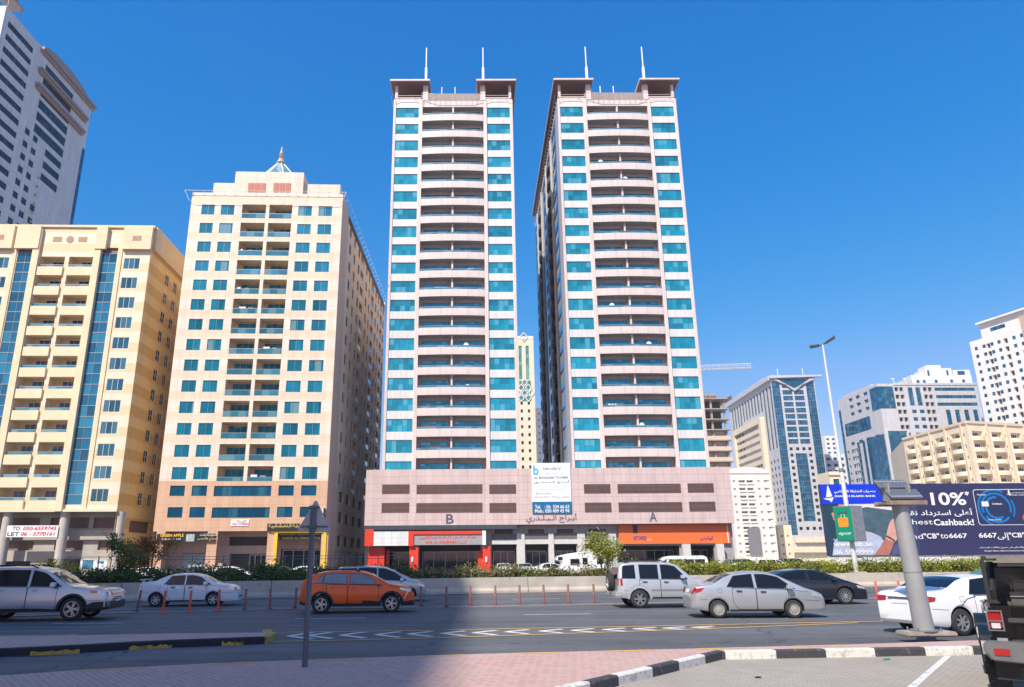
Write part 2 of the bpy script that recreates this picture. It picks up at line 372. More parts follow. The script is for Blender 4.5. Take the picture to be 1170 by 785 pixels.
def asphalt_mat(name, c, patch):
    m, t, b = _new(name); b.inputs['Roughness'].default_value = .8
    tc = _n(t, 'ShaderNodeTexCoord')
    mp = _n(t, 'ShaderNodeMapping'); mp.inputs['Rotation'].default_value = (0, 0, -R_(11)); mp.inputs['Scale'].default_value = (.05, .9, 1)
    t.links.new(tc.outputs['Object'], mp.inputs[0])
    a = _n(t, 'ShaderNodeTexNoise'); a.inputs['Scale'].default_value = .9; a.inputs['Detail'].default_value = 6; a.inputs['Roughness'].default_value = .65; t.links.new(mp.outputs[0], a.inputs['Vector'])
    f = _n(t, 'ShaderNodeTexNoise'); f.inputs['Scale'].default_value = 30; f.inputs['Detail'].default_value = 4; f.inputs['Roughness'].default_value = .8; t.links.new(tc.outputs['Object'], f.inputs['Vector'])
    g = _n(t, 'ShaderNodeTexNoise'); g.inputs['Scale'].default_value = .35; g.inputs['Detail'].default_value = 7; t.links.new(tc.outputs['Object'], g.inputs['Vector'])
    def mr(s, lo, hi, a0=.3, a1=.7):
        r = _n(t, 'ShaderNodeMapRange'); r.inputs['From Min'].default_value = a0; r.inputs['From Max'].default_value = a1; r.inputs['To Min'].default_value = lo; r.inputs['To Max'].default_value = hi; t.links.new(s, r.inputs['Value']); return r.outputs[0]
    p = _n(t, 'ShaderNodeMath', operation='MULTIPLY'); t.links.new(mr(a.outputs['Fac'], .6, 1.35), p.inputs[0]); t.links.new(mr(f.outputs['Fac'], .7, 1.35), p.inputs[1])
    q = _n(t, 'ShaderNodeMath', operation='MULTIPLY'); t.links.new(p.outputs[0], q.inputs[0]); t.links.new(mr(g.outputs['Fac'], .85, 1.15), q.inputs[1])
    sc_ = _n(t, 'ShaderNodeVectorMath', operation='SCALE'); sc_.inputs[0].default_value = c; t.links.new(q.outputs[0], sc_.inputs['Scale'])
    # thin wandering cracks sealed with bitumen
    wv = _n(t, 'ShaderNodeTexVoronoi', feature='DISTANCE_TO_EDGE'); wv.inputs['Scale'].default_value = .09
    ad = _n(t, 'ShaderNodeVectorMath', operation='ADD'); t.links.new(tc.outputs['Object'], ad.inputs[0])
    nc = _n(t, 'ShaderNodeTexNoise'); nc.inputs['Scale'].default_value = .8; nc.inputs['Detail'].default_value = 5; t.links.new(tc.outputs['Object'], nc.inputs['Vector'])
    s3 = _n(t, 'ShaderNodeVectorMath', operation='SCALE'); t.links.new(nc.outputs['Color'], s3.inputs[0]); s3.inputs['Scale'].default_value = 2.2
    t.links.new(s3.outputs[0], ad.inputs[1]); t.links.new(ad.outputs[0], wv.inputs['Vector'])
    lt = _n(t, 'ShaderNodeMath', operation='LESS_THAN'); t.links.new(wv.outputs['Distance'], lt.inputs[0]); lt.inputs[1].default_value = .0022
    mx = _n(t, 'ShaderNodeMixRGB'); t.links.new(lt.outputs[0], mx.inputs[0]); t.links.new(sc_.outputs[0], mx.inputs[1]); mx.inputs[2].default_value = (.035, .035, .037, 1)
    # drifts of pale dust and round oil drips
    dn = _n(t, 'ShaderNodeTexNoise'); dn.inputs['Scale'].default_value = .22; dn.inputs['Detail'].default_value = 9; dn.inputs['Roughness'].default_value = .75; t.links.new(tc.outputs['Object'], dn.inputs['Vector'])
    m2 = _n(t, 'ShaderNodeMixRGB'); t.links.new(mr(dn.outputs['Fac'], 0, .45, .5, .72), m2.inputs[0]); t.links.new(mx.outputs[0], m2.inputs[1]); m2.inputs[2].default_value = (.19, .175, .155, 1)
    vo = _n(t, 'ShaderNodeTexVoronoi'); vo.inputs['Scale'].default_value = .75; t.links.new(tc.outputs['Object'], vo.inputs['Vector'])
    m3 = _n(t, 'ShaderNodeMixRGB'); t.links.new(mr(vo.outputs['Distance'], .55, 0, .03, .16), m3.inputs[0]); t.links.new(m2.outputs[0], m3.inputs[1]); m3.inputs[2].default_value = (.04, .04, .042, 1)
    t.links.new(m3.outputs[0], b.inputs['Base Color'])
    bp = _n(t, 'ShaderNodeBump'); bp.inputs['Strength'].default_value = .35; bp.inputs['Distance'].default_value = .008; t.links.new(f.outputs['Fac'], bp.inputs['Height']); t.links.new(bp.outputs[0], b.inputs['Normal'])
    return m
def worn(name, c, under, wear=.45, scale=5):
    """road or kerb paint worn through in places"""
    m, t, b = _new(name); b.inputs['Roughness'].default_value = .75
    tc = _n(t, 'ShaderNodeTexCoord'); a = _n(t, 'ShaderNodeTexNoise'); a.inputs['Scale'].default_value = scale; a.inputs['Detail'].default_value = 8; a.inputs['Roughness'].default_value = .8
    t.links.new(tc.outputs['Object'], a.inputs['Vector'])
    r = _n(t, 'ShaderNodeMapRange'); r.inputs['From Min'].default_value = wear+.03; r.inputs['From Max'].default_value = wear-.06; t.links.new(a.outputs['Fac'], r.inputs['Value'])
    mx = _n(t, 'ShaderNodeMixRGB'); t.links.new(r.outputs[0], mx.inputs[0]); mx.inputs[1].default_value = rgba(c); mx.inputs[2].default_value = rgba(under)
    t.links.new(mx.outputs[0], b.inputs['Base Color']); return m

M_asph = asphalt_mat('asphalt', (.105, .105, .11), 0)
M_sand = mat('sandy_ground', (.38, .32, .25), .95, var=.25, scale=.3)
M_pink = paver_mat('pink_pavers', (.54, .30, .245), (.42, .225, .185), (.66, .48, .41), .22, .11, R_(52), (.48, .38, .33), .5)
M_park = paver_mat('parking_pavers', (.45, .395, .325), (.38, .335, .275), (.22, .19, .16), .22, .11, R_(40), (.30, .265, .225), .75)
M_yel = worn('yellow_line', (.72, .42, .10), (.3, .24, .17), .42, 6)
M_wht = worn('white_line', (.68, .67, .63), (.25, .25, .25), .44, 6)
M_kw = worn('kerb_white', (.70, .67, .60), (.40, .37, .33), .46, 9)
M_kb = worn('kerb_black', (.05, .05, .055), (.22, .20, .18), .41, 9)
M_kbd = worn('kerb_black_deep', (.018, .018, .022), (.06, .055, .05), .36, 6)  # deeper black than the parking kerb, with fewer worn spots
M_ky = worn('kerb_yellow', (.50, .33, .05), (.12, .1, .07), .46, 9)
M_conc = mat('concrete', (.46, .41, .35), .9, var=.2, scale=1.2, bump=.3)

poly_sheet('ground', [(-1500, -600), (1500, -600), (1500, 2500), (-1500, 2500)], -.012, M_sand)
poly_sheet('road', [(-260, -40), (320, -40), (320, 135), (-260, 135)], 0, M_asph)
def g2(px, py, z=0): p = G(px, py, z); return (p.x, p.y)
SW = .15
# pink brick sidewalk between the service lane and the parking bay
north = [(-40, 776), (0, 772), (90, 765.5), (231, 758.3), (358, 753.5), (475, 749.3), (585, 746), (690, 743.5), (850, 739.5), (1000, 735.3), (1117, 731.5), (1260, 727)]
nw = [g2(x, y, SW) for x, y in north]
dx, dy = nw[0][0]-nw[1][0], nw[0][1]-nw[1][1]; nw.insert(0, (nw[0][0]+dx*8, nw[0][1]+dy*8))
kb = [g2(1400, 743), g2(1113, 748.5), g2(825, 754), g2(700, 786)]
d = (kb[3][0]-kb[2][0], kb[3][1]-kb[2][1]); l = hypot(*d); kb.append((kb[3][0]+d[0]/l*12, kb[3][1]+d[1]/l*12))
def offs(pl, w):
    out = []
    for i, p in enumerate(pl):
        a = pl[max(i-1, 0)]; b = pl[min(i+1, len(pl)-1)]; l = hypot(b[0]-a[0], b[1]-a[1])
        out.append((p[0]+(b[1]-a[1])/l*w, p[1]-(b[0]-a[0])/l*w))
    return out
kin = offs(kb, .16)       # top back edge of the kerb stones, on the sidewalk side
if hypot(kin[2][0], kin[2][1]) < hypot(kb[2][0], kb[2][1]): kin = offs(kb, -.16)
sw = [(p[0], p[1]) for p in nw] + kin + [(kin[-1][0]-9, kin[-1][1]-4), (nw[0][0], -6)]
b = MB(); b.slab(sw, 0.0, SW); o = b.build('sidewalk', M_pink); tag(o, kind='structure')
# kerb with its painted top along the lane side of the sidewalk
ki = offs(nw, .18)
if ki[3][1] > nw[3][1]: ki = offs(nw, -.18)
def strip_between(b, A, B, t0, t1, z, n=6, mi=0):
    """strip between two polylines for arclength fractions t0..t1"""
    def at(P, t):
        L = [0]
        for p, q in zip(P, P[1:]): L.append(L[-1]+hypot(q[0]-p[0], q[1]-p[1]))
        s = t*L[-1]
        for i in range(len(P)-1):
            if s <= L[i+1] or i == len(P)-2:
                k = (s-L[i])/(L[i+1]-L[i]); return (P[i][0]+(P[i+1][0]-P[i][0])*k, P[i][1]+(P[i+1][1]-P[i][1])*k)
    for i in range(n):
        a, c = t0+(t1-t0)*i/n, t0+(t1-t0)*(i+1)/n
        p, q, r, s = at(A, a), at(A, c), at(B, c), at(B, a)
        b.face([(p[0], p[1], z), (q[0], q[1], z), (r[0], r[1], z), (s[0], s[1], z)], mi)
b = MB()
def seg_px(b, x0, y0, x1, y1, w, z, mi=0):
    """painted line on the ground from pixel to pixel, w metres wide"""
    p, q = g2(x0, y0, z), g2(x1, y1, z); l = hypot(q[0]-p[0], q[1]-p[1]); ux, uy = (q[0]-p[0])/l, (q[1]-p[1])/l; nx, ny = -uy*w/2, ux*w/2
    b.face([(p[0]-nx, p[1]-ny, z), (q[0]-nx, q[1]-ny, z), (q[0]+nx, q[1]+ny, z), (p[0]+nx, p[1]+ny, z)], mi)
for x0, y0, x1, y1 in ((-60, 777, 10, 771.6), (90, 766.2, 161, 762.6), (231, 759, 295, 756.2), (358, 754.1, 416, 751.9), (475, 749.9, 530, 748.2), (585, 746.6, 638, 745.3), (690, 744, 745, 742.6), (795, 741.3, 850, 740), (905, 738.6, 960, 737)):
    seg_px(b, x0, y0, x1, y1, .13, SW+.004)
tag(b.build('kerb_edge_marking', M_yel), kind='structure')
# black and white kerb stones round the parking bay
def kerb(name, pl, inner, cuts, mats, seq, h):
    """pl/inner: polylines; cuts: arclengths (m) where the paint changes; one mesh, painted blocks with small joints"""
    b = MB(); L = [0]
    for p, q in zip(pl, pl[1:]): L.append(L[-1]+hypot(q[0]-p[0], q[1]-p[1]))
    def at(P, s):
        for i in range(len(P)-1):
            if s <= L[i+1] or i == len(P)-2:
                k = (s-L[i])/(L[i+1]-L[i]); return (P[i][0]+(P[i+1][0]-P[i][0])*k, P[i][1]+(P[i+1][1]-P[i][1])*k)
    st = sorted(set([0, L[-1]]+[c for c in cuts if 0 < c < L[-1]]+L[1:-1]))
    for a, c in zip(st, st[1:]):
        k = seq[sum(1 for x in cuts if x <= a+1e-6) % len(seq)]
        a2, c2 = a+.004, c-.004; p, q, r, s = at(pl, a2), at(pl, c2), at(inner, c2), at(inner, a2)
        n = len(b.v); e = .025
        def mixp(u, v, t): return (u[0]+(v[0]-u[0])*t, u[1]+(v[1]-u[1])*t)
        p2, q2 = mixp(p, s, e/.16), mixp(q, r, e/.16)
        for (x, y), z in ((p, -.01), (q, -.01), (q, h-e), (p, h-e), (q2, h), (p2, h), (r, h), (s, h), (r, -.01), (s, -.01)): b.v.append((x, y, z))
        for f in ((0, 1, 2, 3), (3, 2, 4, 5), (5, 4, 6, 7), (7, 6, 8, 9), (0, 3, 5, 7, 9), (1, 8, 6, 4, 2)): b.f.append(tuple(n+i for i in f)); b.m.append(k)
    return tag(b.build(name, mats), kind='structure')
Ls = hypot(kb[1][0]-kb[0][0], kb[1][1]-kb[0][1])
def arc_on(px, i):      # arclength of the kerb point seen at pixel column px on segment i
    best = None
    L = sum(hypot(kb[j+1][0]-kb[j][0], kb[j+1][1]-kb[j][1]) for j in range(i)); a, c = kb[i], kb[i+1]; n = 400
    for k in range(n+1):
        x, y = a[0]+(c[0]-a[0])*k/n, a[1]+(c[1]-a[1])*k/n; v = Vector((x, y, .1))-CAM; z = v.dot(_F); u = CX+FPX*v.dot(_R)/z
        if best is None or abs(u-px) < best[0]: best = (abs(u-px), L+hypot(c[0]-a[0], c[1]-a[1])*k/n)
    return best[1]
cuts = [arc_on(1170, 0), arc_on(1115, 1), arc_on(1057, 1), arc_on(1000, 1), arc_on(944, 1), arc_on(887, 1), arc_on(829, 1), arc_on(806, 2), arc_on(776, 2), arc_on(746, 2), arc_on(707, 2), arc_on(675, 3)]
kerb('parking_kerb', kb, kin, cuts, [M_kw, M_kb], [0, 1, 0, 1, 0, 1, 0, 1, 0, 1, 0, 1, 0], SW+.012)
# grey brick parking bay
pk = kb + [(kb[-1][0]-1, -8), (26, -8), (26, kb[0][1])]
poly_sheet('parking_bay', pk, .004, M_park)
b = MB(); seg_px(b, 1036, 790, 1083, 749.5, .12, .009); tag(b.build('parking_line', M_wht), kind='structure')
# left traffic island with black and yellow kerb
ik = [g2(-60, 753.5), g2(0, 750.6), g2(34, 749), g2(92, 746), g2(147, 742.6), g2(197, 740), g2(240, 738.4), g2(304, 735.6), g2(315, 731), g2(309, 725.8)]
ii = [g2(-60, 729.5, .15), g2(0, 727.2, .15), g2(100, 725.6, .15), g2(200, 723.6, .15), g2(300, 722.6, .15)]
isl = ik + [(p[0], p[1]) for p in reversed(ii)]
inn = offs(ik, .2)
if inn[3][1] < ik[3][1]: inn = offs(ik, -.2)
b = MB(); b.slab(inn + [(p[0], p[1]) for p in reversed(ii)], 0, .15); tag(b.build('traffic_island', M_pink), kind='structure')
Lk = [0]
for p, q in zip(ik, ik[1:]): Lk.append(Lk[-1]+hypot(q[0]-p[0], q[1]-p[1]))
kerb('island_kerb', ik, inn, [Lk[7]*.995], [M_kbd, M_ky], [0, 1], .162)
b = MB()
for i, (x0, y0, x1, y1) in enumerate(((34, 749.3, 91, 746.4), (147, 742.9, 196, 740.3), (253, 738.1, 278, 737))):
    p, q = G(x0, y0), G(x1, y1); n = 14; random.seed(i)
    top = [(.05+.05*random.random()) for _ in range(n+1)]
    for k in range(n):
        a, c = p.lerp(q, k/n), p.lerp(q, (k+1)/n); e = Vector((.006, -.012, 0))
        b.face([a+e, c+e, c+e+Vector((0, 0, top[k+1])), a+e+Vector((0, 0, top[k]))])
tag(b.build('kerb_yellow_paint', M_ky), kind='structure')
# road markings
b = MB()
for x0, y0, x1, y1, w in ((59, 712.6, 140, 711.7, .14), (337, 706.7, 419, 706.2, .14), (599, 702.2, 675, 701.2, .14), (585, 684.7, 640, 684, .14), (700, 683.2, 752, 682.4, .14), (860, 695, 935, 693, .14)):
    seg_px(b, x0, y0, x1, y1, w, .006)
apex = [(330, 726.5), (352, 726), (390, 725.6), (430, 725), (467, 724.3), (505, 723.6), (541, 722.8), (578, 721.8), (617, 721), (653, 720.2), (689, 719.3), (724, 718.4), (758, 717.6), (791, 716.7)]
for i, (x, y) in enumerate(apex):
    hh = 4.6-.24*i
    if hh < 1.2: hh = 1.2
    seg_px(b, x, y, x+23+hh, y-hh*.85, .2, .006); seg_px(b, x, y, x+23+hh, y+hh*.8, .2, .007)
tag(b.build('road_marking', M_wht), kind='structure')
b = MB()
def pline(b, pts, w, z):
    for (x0, y0), (x1, y1) in zip(pts, pts[1:]): seg_px(b, x0, y0, x1, y1, w, z); z += .0002
pline(b, [(300, 722.7), (480, 720.3), (585, 718.2), (720, 715.8), (850, 713), (1000, 709.8), (1180, 705)], .14, .008)
pline(b, [(310, 733), (400, 731.3), (480, 729.2), (585, 725.8), (720, 721.3), (850, 716.6), (980, 711.5)], .14, .01)
pline(b, [(-20, 697), (120, 691), (400, 684.5), (600, 680), (760, 677), (950, 674), (1180, 670)], .14, .008)
pline(b, [(0, 726.6), (90, 725.2)], .1, SW+.004); pline(b, [(135, 724.9), (175, 724.3)], .1, SW+.004); pline(b, [(220, 723.6), (250, 723.3)], .1, SW+.004)
tag(b.build('yellow_road_marking', M_yel), kind='structure')
# pale concrete kerb strip that carries the traffic posts
b = MB(); pts = [(-20, 706), (156, 700.4), (337, 696.3), (510, 694.4), (679, 690.8), (860, 687), (1030, 683), (1180, 680)]
P = [g2(*p) for p in pts]
for p, q in zip(P, P[1:]):
    l = hypot(q[0]-p[0], q[1]-p[1]); n = (-(q[1]-p[1])/l*.22, (q[0]-p[0])/l*.22)
    b.slab([(p[0]-n[0], p[1]-n[1]), (q[0]-n[0], q[1]-n[1]), (q[0]+n[0], q[1]+n[1]), (p[0]+n[0], p[1]+n[1])], -.01, .035)
tag(b.build('lane_divider', mat('worn_divider', (.26, .23, .21), .9, var=.25, scale=3)), kind='structure')

# ================================================================== BUILDINGS
PINKC = clad('pink_cladding', (.66, .51, .48), (.62, .475, .445), (.46, .34, .33), 1.25, 1.05, .03)
PINKT = clad('tower_pink_cladding', (.75, .645, .605), (.72, .615, .575), (.55, .46, .43), .9, 1.0, .02)
M_red_cloth = mat('red_cloth', (.4, .06, .05), .9)
M_blue_cloth = mat('blue_cloth', (.08, .14, .28), .9)
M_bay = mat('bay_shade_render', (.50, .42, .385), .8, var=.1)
M_side = glass('side_mirror_glass', (.10, .11, .13), metal=.75, pane=(1.4, 3.26), light=(.16, .15, .14), share=.3, vary=.5)
M_sideb = mat('side_balcony_paint', (.16, .145, .13), .6)
WHITEP = clad('white_spandrel', (.74, .73, .71), (.71, .70, .68), (.58, .55, .53), .8, 3.26, .03)
M_louv = clad('brown_louvre', (.27, .17, .15), (.25, .155, .14), (.17, .10, .09), 5, .12, .03)
M_soff = clad('brown_soffit', (.44, .26, .22), (.40, .235, .20), (.22, .12, .10), .9, .9, .04)
M_cream = mat('cream_render', (.74, .66, .56), .7, var=.08, scale=.6)
FH, ZB = 3.263, 15.2
def twin_tower(px_left, px_right, label, with_side):
    A = atY(px_left, 300, 112); Bp = atY(px_right, 300, 112)
    wd = 20.75; cxm = (A.x+Bp.x)/2
    yaw = R_(.4)
    B = Bld('apartment_tower', label, 'tower', (cxm-wd/2, 112, 0), yaw)
    F = Face(B, (0, 0), (1, 0)); D = 52
    Rt = Face(B, (wd, 0), (0, 1)); Lf = Face(B, (0, D), (0, -1)); Bk = Face(B, (wd, D), (-1, 0))
    zt = 79.6; z0 = 13.0
    rows = [77.25-FH*i for i in range(20)]
    wh = 1.98
    # front: two glazed strips, recessed balcony bay in the middle
    holes = []
    for z in rows:
        a, c = z-wh/2, z+wh/2
        holes += [(.38, 4.35, a, c, .12), (16.35, 20.35, a, c, .12)]
    F.wall(B.mb, 0, 4.75, z0, zt, holes, 2); F.wall(B.mb, 15.95, wd, z0, zt, holes, 2)
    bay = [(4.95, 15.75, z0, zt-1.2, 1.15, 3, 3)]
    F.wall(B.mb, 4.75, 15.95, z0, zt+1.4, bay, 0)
    for z in rows:
        F.put('window', win(3.97, wh, 5, 1, M_tframe, M_teal, .05), .38, z-wh/2, -.06)
        F.put('window', win(4.0, wh, 5, 1, M_tframe, M_teal, .05), 16.35, z-wh/2, -.06)
    # pink pilasters down both corners and beside the bay
    b = MB()
    for u0, u1, n in ((-.1, .3, .12), (4.4, 5.0, .2), (15.7, 16.28, .2), (20.42, wd+.1, .12)):
        F.box(b, u0, u1, -.02, n, z0, zt+.2)
    F.box(b, 10.22, 10.5, -1.13, -.05, z0, zt-1.3)
    b.build('pilaster', PINKT, B.root)
    # one bulging balcony per storey
    def balcony():
        q = MB(); n = 10; u0, u1 = 5.02, 15.68
        def out(u): return .2+.3*(1-((u-(u0+u1)/2)/((u1-u0)/2))**2)
        us = [u0+(u1-u0)*i/n for i in range(n+1)]
        poly = [(u, out(u)) for u in us]
        P = lambda u, n_, z: (u, -n_, z)
        for i in range(n):
            (a, oa), (c, oc) = poly[i], poly[i+1]
            q.face([P(a, oa, -.2), P(c, oc, -.2), P(c, oc, 1.02), P(a, oa, 1.02)])
            q.face([P(a, oa, 1.02), P(c, oc, 1.02), P(c, oc-.14, 1.02), P(a, oa-.14, 1.02)])
            q.face([P(a, oa-.14, 1.02), P(c, oc-.14, 1.02), P(c, oc-.14, 0), P(a, oa-.14, 0)])
            q.face([P(a, -1.13, 0), P(c, -1.13, 0), P(c, oc-.14, 0), P(a, oa-.14, 0)])
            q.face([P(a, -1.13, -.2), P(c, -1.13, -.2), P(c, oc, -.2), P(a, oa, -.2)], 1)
        for u in (u0, u1):
            q.face([P(u, .001, -.2), P(u, out(u), -.2), P(u, out(u), 1.02), P(u, .001, 1.02)])
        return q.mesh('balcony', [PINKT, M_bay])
    def brail():
        q = MB(); u0, u1 = 5.02, 15.68; n = 10
        for i in range(n):
            a, c = u0+(u1-u0)*i/n, u0+(u1-u0)*(i+1)/n
            f = lambda u: -(.12+.3*(1-((u-(u0+u1)/2)/((u1-u0)/2))**2))
            q.face([(a, f(a), 1.03), (c, f(c), 1.03), (c, f(c), 1.3), (a, f(a), 1.3)], 1)
            q.box(0, 1, -.02, .02, -.02, .02, 0, T=lambda x, y, z: (a+(c-a)*x, f(a)+(f(c)-f(a))*x+y, 1.31+z))
        return q.mesh('railing', [M_rebar, M_rglass])
    bm_, rm = balcony(), brail()
    dm = win(4.3, 2.4, 5, 1, M_tframe, M_teal, .05)
    for i, z in enumerate(rows):
        fl = z-1.62
        o = F.put('balcony', bm_, 0, fl); link('railing', rm, o)
        F.put('balcony_door', dm, 5.55, fl+.02, -1.06); F.put('balcony_door', dm, 10.8, fl+.02, -1.06)
    # sides and back
    side_holes_R = []
    for f in ((Rt,) if not with_side else (Rt, Lf)):
        hs = []
        for z in rows:
            for u in ((6, 12, 17, 24, 30, 37, 43) if f is Rt else ()):
                hs.append((u, u+2.0, z-.8, z+.8, .1)); B.many('side_window', f, win(2.0, 1.6, 2, 1, M_frame, M_dkglass), u, z-.8, -.08)
            if f is Lf:
                # seen end-on: glazed bays and stacks of dark rounded balconies
                for u in (1.2, 22.6, 40.5): hs.append((u, u+4.6, z-1.1, z+1.1, .1)); B.many('side_window', f, win(4.6, 2.2, 4, 1, M_frame, M_dkglass), u, z-1.1, -.08)
                for u in (10.0, 31.0): hs.append((u, u+5.5, z-1.4, z+1.35, 1.6, 4))
        f.wall(B.mb, 0, D, z0, zt, hs, 5 if f is Lf else 0)
    if not with_side: Lf.wall(B.mb, 0, D, z0, zt, [], 0)
    else:
        def sbal():
            q = MB(); n = 8; P = lambda u, n_, z: (u, -n_, z)
            for i in range(n):
                t0, t1 = pi*i/n, pi*(i+1)/n; a = (2.75-2.75*cos(t0), .45*sin(t0)); c = (2.75-2.75*cos(t1), .45*sin(t1))
                q.face([P(a[0], a[1], -.15), P(c[0], c[1], -.15), P(c[0], c[1], 1.05), P(a[0], a[1], 1.05)]); q.face([P(a[0], 0, 0), P(a[0], a[1], 0), P(c[0], c[1], 0), P(c[0], 0, 0)])
                q.face([P(a[0], 0, -.15), P(a[0], a[1], -.15), P(c[0], c[1], -.15), P(c[0], 0, -.15)])
            return q.mesh('side_balcony', [M_sideb])
        sb = sbal()
        for z in rows:
            for u in (10.0, 31.0): B.many('side_balcony', Lf, sb, u, z-1.5, 0)
        q = MB()
        for u in (7.0, 17.5, 28.6, 38.4): Lf.box(q, u, u+.5, -.02, .3, z0, zt+.1)
        Lf.box(q, 47.5, 52, -.02, .1, z0, zt+.1)
        q.build('side_rib', mat('side_rib_cladding', (.56, .545, .53), .35, .1), B.root)
        # long eave over the side wall, carried on the raised side parapet
        q = MB(); F.box(q, -.75, 1.6, -D-.4, -14.01, zt+3.35, zt+3.66); F.box(q, -.62, 1.5, -D-.3, -14.01, zt+3.22, zt+3.34, 1); q.build('eave', [PINKT, M_soff], B.root)
        q = MB(); Lf.box(q, 0, D-6, -.5, -.02, zt+.76, zt+3.2); q.build('side_parapet', M_side, B.root)
    Bk.wall(B.mb, 0, wd, z0, zt, [], 0)
    B.mb.face([(0, 0, zt), (wd, 0, zt), (wd, D, zt), (0, D, zt)], 1)
    F.box(B.mb, 4.75, 15.95, -3.5, 0, zt-.01, zt+1.4, 0)
    B.mb.build('wall', [PINKT, M_roof, WHITEP, M_bay, M_inner, M_side], B.root)
    # roof parapets with fine rails
    b = MB()
    for f, l in ((F, wd), (Rt, D), (Lf, D)): f.box(b, 0, l, -.25, .0, zt, zt+.75)
    b.build('parapet', PINKT, B.root)
    b = MB()
    def handrail(pts, f=F):
        b.tube([f.P(*p) for p in pts], .05, 6)
    for u0, u1 in ((.2, 4.5), (16.2, 20.5)):
        handrail([(u0, .15, zt-.5), (u0+.9, .35, zt+.2), (u1-.9, .35, zt+.2), (u1, .15, zt-.5)]); handrail([(u0-.2, .3, zt+.9), (u1+.2, .3, zt+.9)])
    handrail([(4.9, .9, zt+1.0), (7, 1.2, zt+.6), (13.5, 1.2, zt+.6), (15.8, .9, zt+1.0)])
    for i in range(12): u = 5.2+i*.94; F.box(b, u, u+.05, .1, .14, zt-.6, zt+.4)
    for i in range(40):
        u = .6+i*1.28; b.tube([Lf.P(u, 0, zt+.2), Lf.P(u, .55, zt+.6)], .035, 5)
        if i % 2: b.tube([Rt.P(u, 0, zt+.2), Rt.P(u, .55, zt+.6)], .035, 5)
    b.tube([Lf.P(0, .55, zt+.6), Lf.P(D+.5, .55, zt+.6)], .04, 5); b.tube([Rt.P(0, .55, zt+.6), Rt.P(D, .55, zt+.6)], .04, 5)
    b.build('roof_rail', mat('rail_pink', (.6, .5, .47), .5, .2), B.root)
    # the two projecting roof canopies on their posts
    for s in (0, 1):
        b = MB(); u0, u1 = (-.75, 6.3) if not s else (14.45, wd+.75)
        F.box(b, u0, u1, -14, 1.2, zt+3.35, zt+3.66, 0); F.box(b, u0+.12, u1-.12, -13.8, 1.08, zt+3.22, zt+3.34, 1)
        b.build('canopy', [PINKT, M_soff], B.root)
        b = MB(); pa = .1 if not s else wd-.55; pb = 5.05 if not s else 15.2
        F.box(b, pa, pa+.45, -.55, -.05, zt+.75, zt+3.21); F.box(b, pb, pb+.85, -1.0, .05, zt+.1, zt+3.21)
        b.build('canopy_post', PINKT, B.root)
        b = MB(); F.box(b, u0+.9, u1-.9, -13, -4.2, zt+.05, zt+3.21); b.build('plant_room', M_soff, B.root)
        b = MB(); uc = 5.45 if not s else 15.7; F.box(b, uc-.2, uc+.2, -.85, -.45, zt+3.67, zt+7.3, 0)
        F.box(b, uc-.09, uc+.09, -.74, -.56, zt+7.3, zt+11.6, 0, ); b.build('mast', M_white, B.root)
    b = MB()
    for u in (8.2, 10.6): b.tube([F.P(u, -3, zt+1.4), F.P(u, -3, zt+5.0)], .09, 6)
    b.build('roof_vent', M_white, B.root)
    # clothes, chairs and satellite dishes on some balconies
    rr = random.Random(int(px_left))
    for i, z in enumerate(rows):
        for u in (5.6, 10.9):
            if rr.random() < .38:
                q = MB(); k = rr.random(); x = rr.uniform(0, 2.2)
                if k < .6:
                    for j in range(rr.randint(1, 4)): q.box(x+j*.5, x+j*.5+rr.uniform(.25, .42), .5, .53, rr.uniform(.5, .8), 1.45, 0)
                    q.box(x-.2, x+2.2, .5, .515, 1.45, 1.47)
                    F.put('laundry', q.mesh('laundry', [(M_white, M_red_cloth, M_blue_cloth)[rr.randint(0, 2)]]), u, z-1.5, .35)
                else:
                    q.prism([(x+.4*cos(a), 1.3+.4*sin(a)) for a in [j*pi/6 for j in range(12)]], .2, .26); q.box(x-.02, x+.02, .26, .4, .3, 1.3); F.put('satellite_dish', q.mesh('satellite_dish', [M_white]), u, z-1.5, .35)
    B.flush(); return B
twin_tower(446.0, 587.6, 'pink and teal glass tower above the letter B, nearer the middle left of the pair', False)
twin_tower(647.3, 786.6, 'pink and teal glass tower above the letter A, its dark left side wall showing', True)

# ---- podium shared by both towers
B = Bld('podium_building', 'long pink clad podium with brown louvres and shops under the twin towers', 'building', (-17.15, 109.2, 0), R_(-1.0)); PB = B
wd = 53.4; D = 44; F = Face(B, (0, 0), (1, 0)); Rt = Face(B, (wd, 0), (0, 1)); Lf = Face(B, (0, D), (0, -1)); Bk = Face(B, (wd, D), (-1, 0))
zb, zt = F.px(620, 599.2)[1], F.px(620, 535.2)[1]
holes = []; lv = []
for x0, x1 in ((436.3, 467.9), (475.9, 551.4), (559.2, 589.9), (667.8, 698.3), (706.3, 779), (786.8, 816.8)):
    for y0, y1 in ((553.6, 564.6), (574.6, 586.2)):
        u0 = F.px(x0, 570)[0]; u1 = F.px(x1, 570)[0]; xc = (x0+x1)/2; k = (x0-620)*-.0085 if x0 > 620 else 0
        z1 = F.px(xc, y0+k-(1 if xc < 600 else 0)*0)[1]; z0_ = F.px(xc, y1+k)[1]; holes.append((u0, u1, z0_, z1, .25)); lv.append((u0, u1, z0_, z1))
F.wall(B.mb, 0, wd, zb, zt, holes, 0)
sh = [(u, u+6, z, z+1.4, .25) for u in (4, 14, 24, 34) for z in (8.4, 11.1)]
for f in (Rt, Lf): f.wall(B.mb, 0, D, zb, zt, sh, 0)
Bk.wall(B.mb, 0, wd, 0, zt, [], 0)
for z, mi in ((zt-.9, 1), (zb, 2)): B.mb.face([(0, 0, z), (wd, 0, z), (wd, D, z), (0, D, z)], mi)
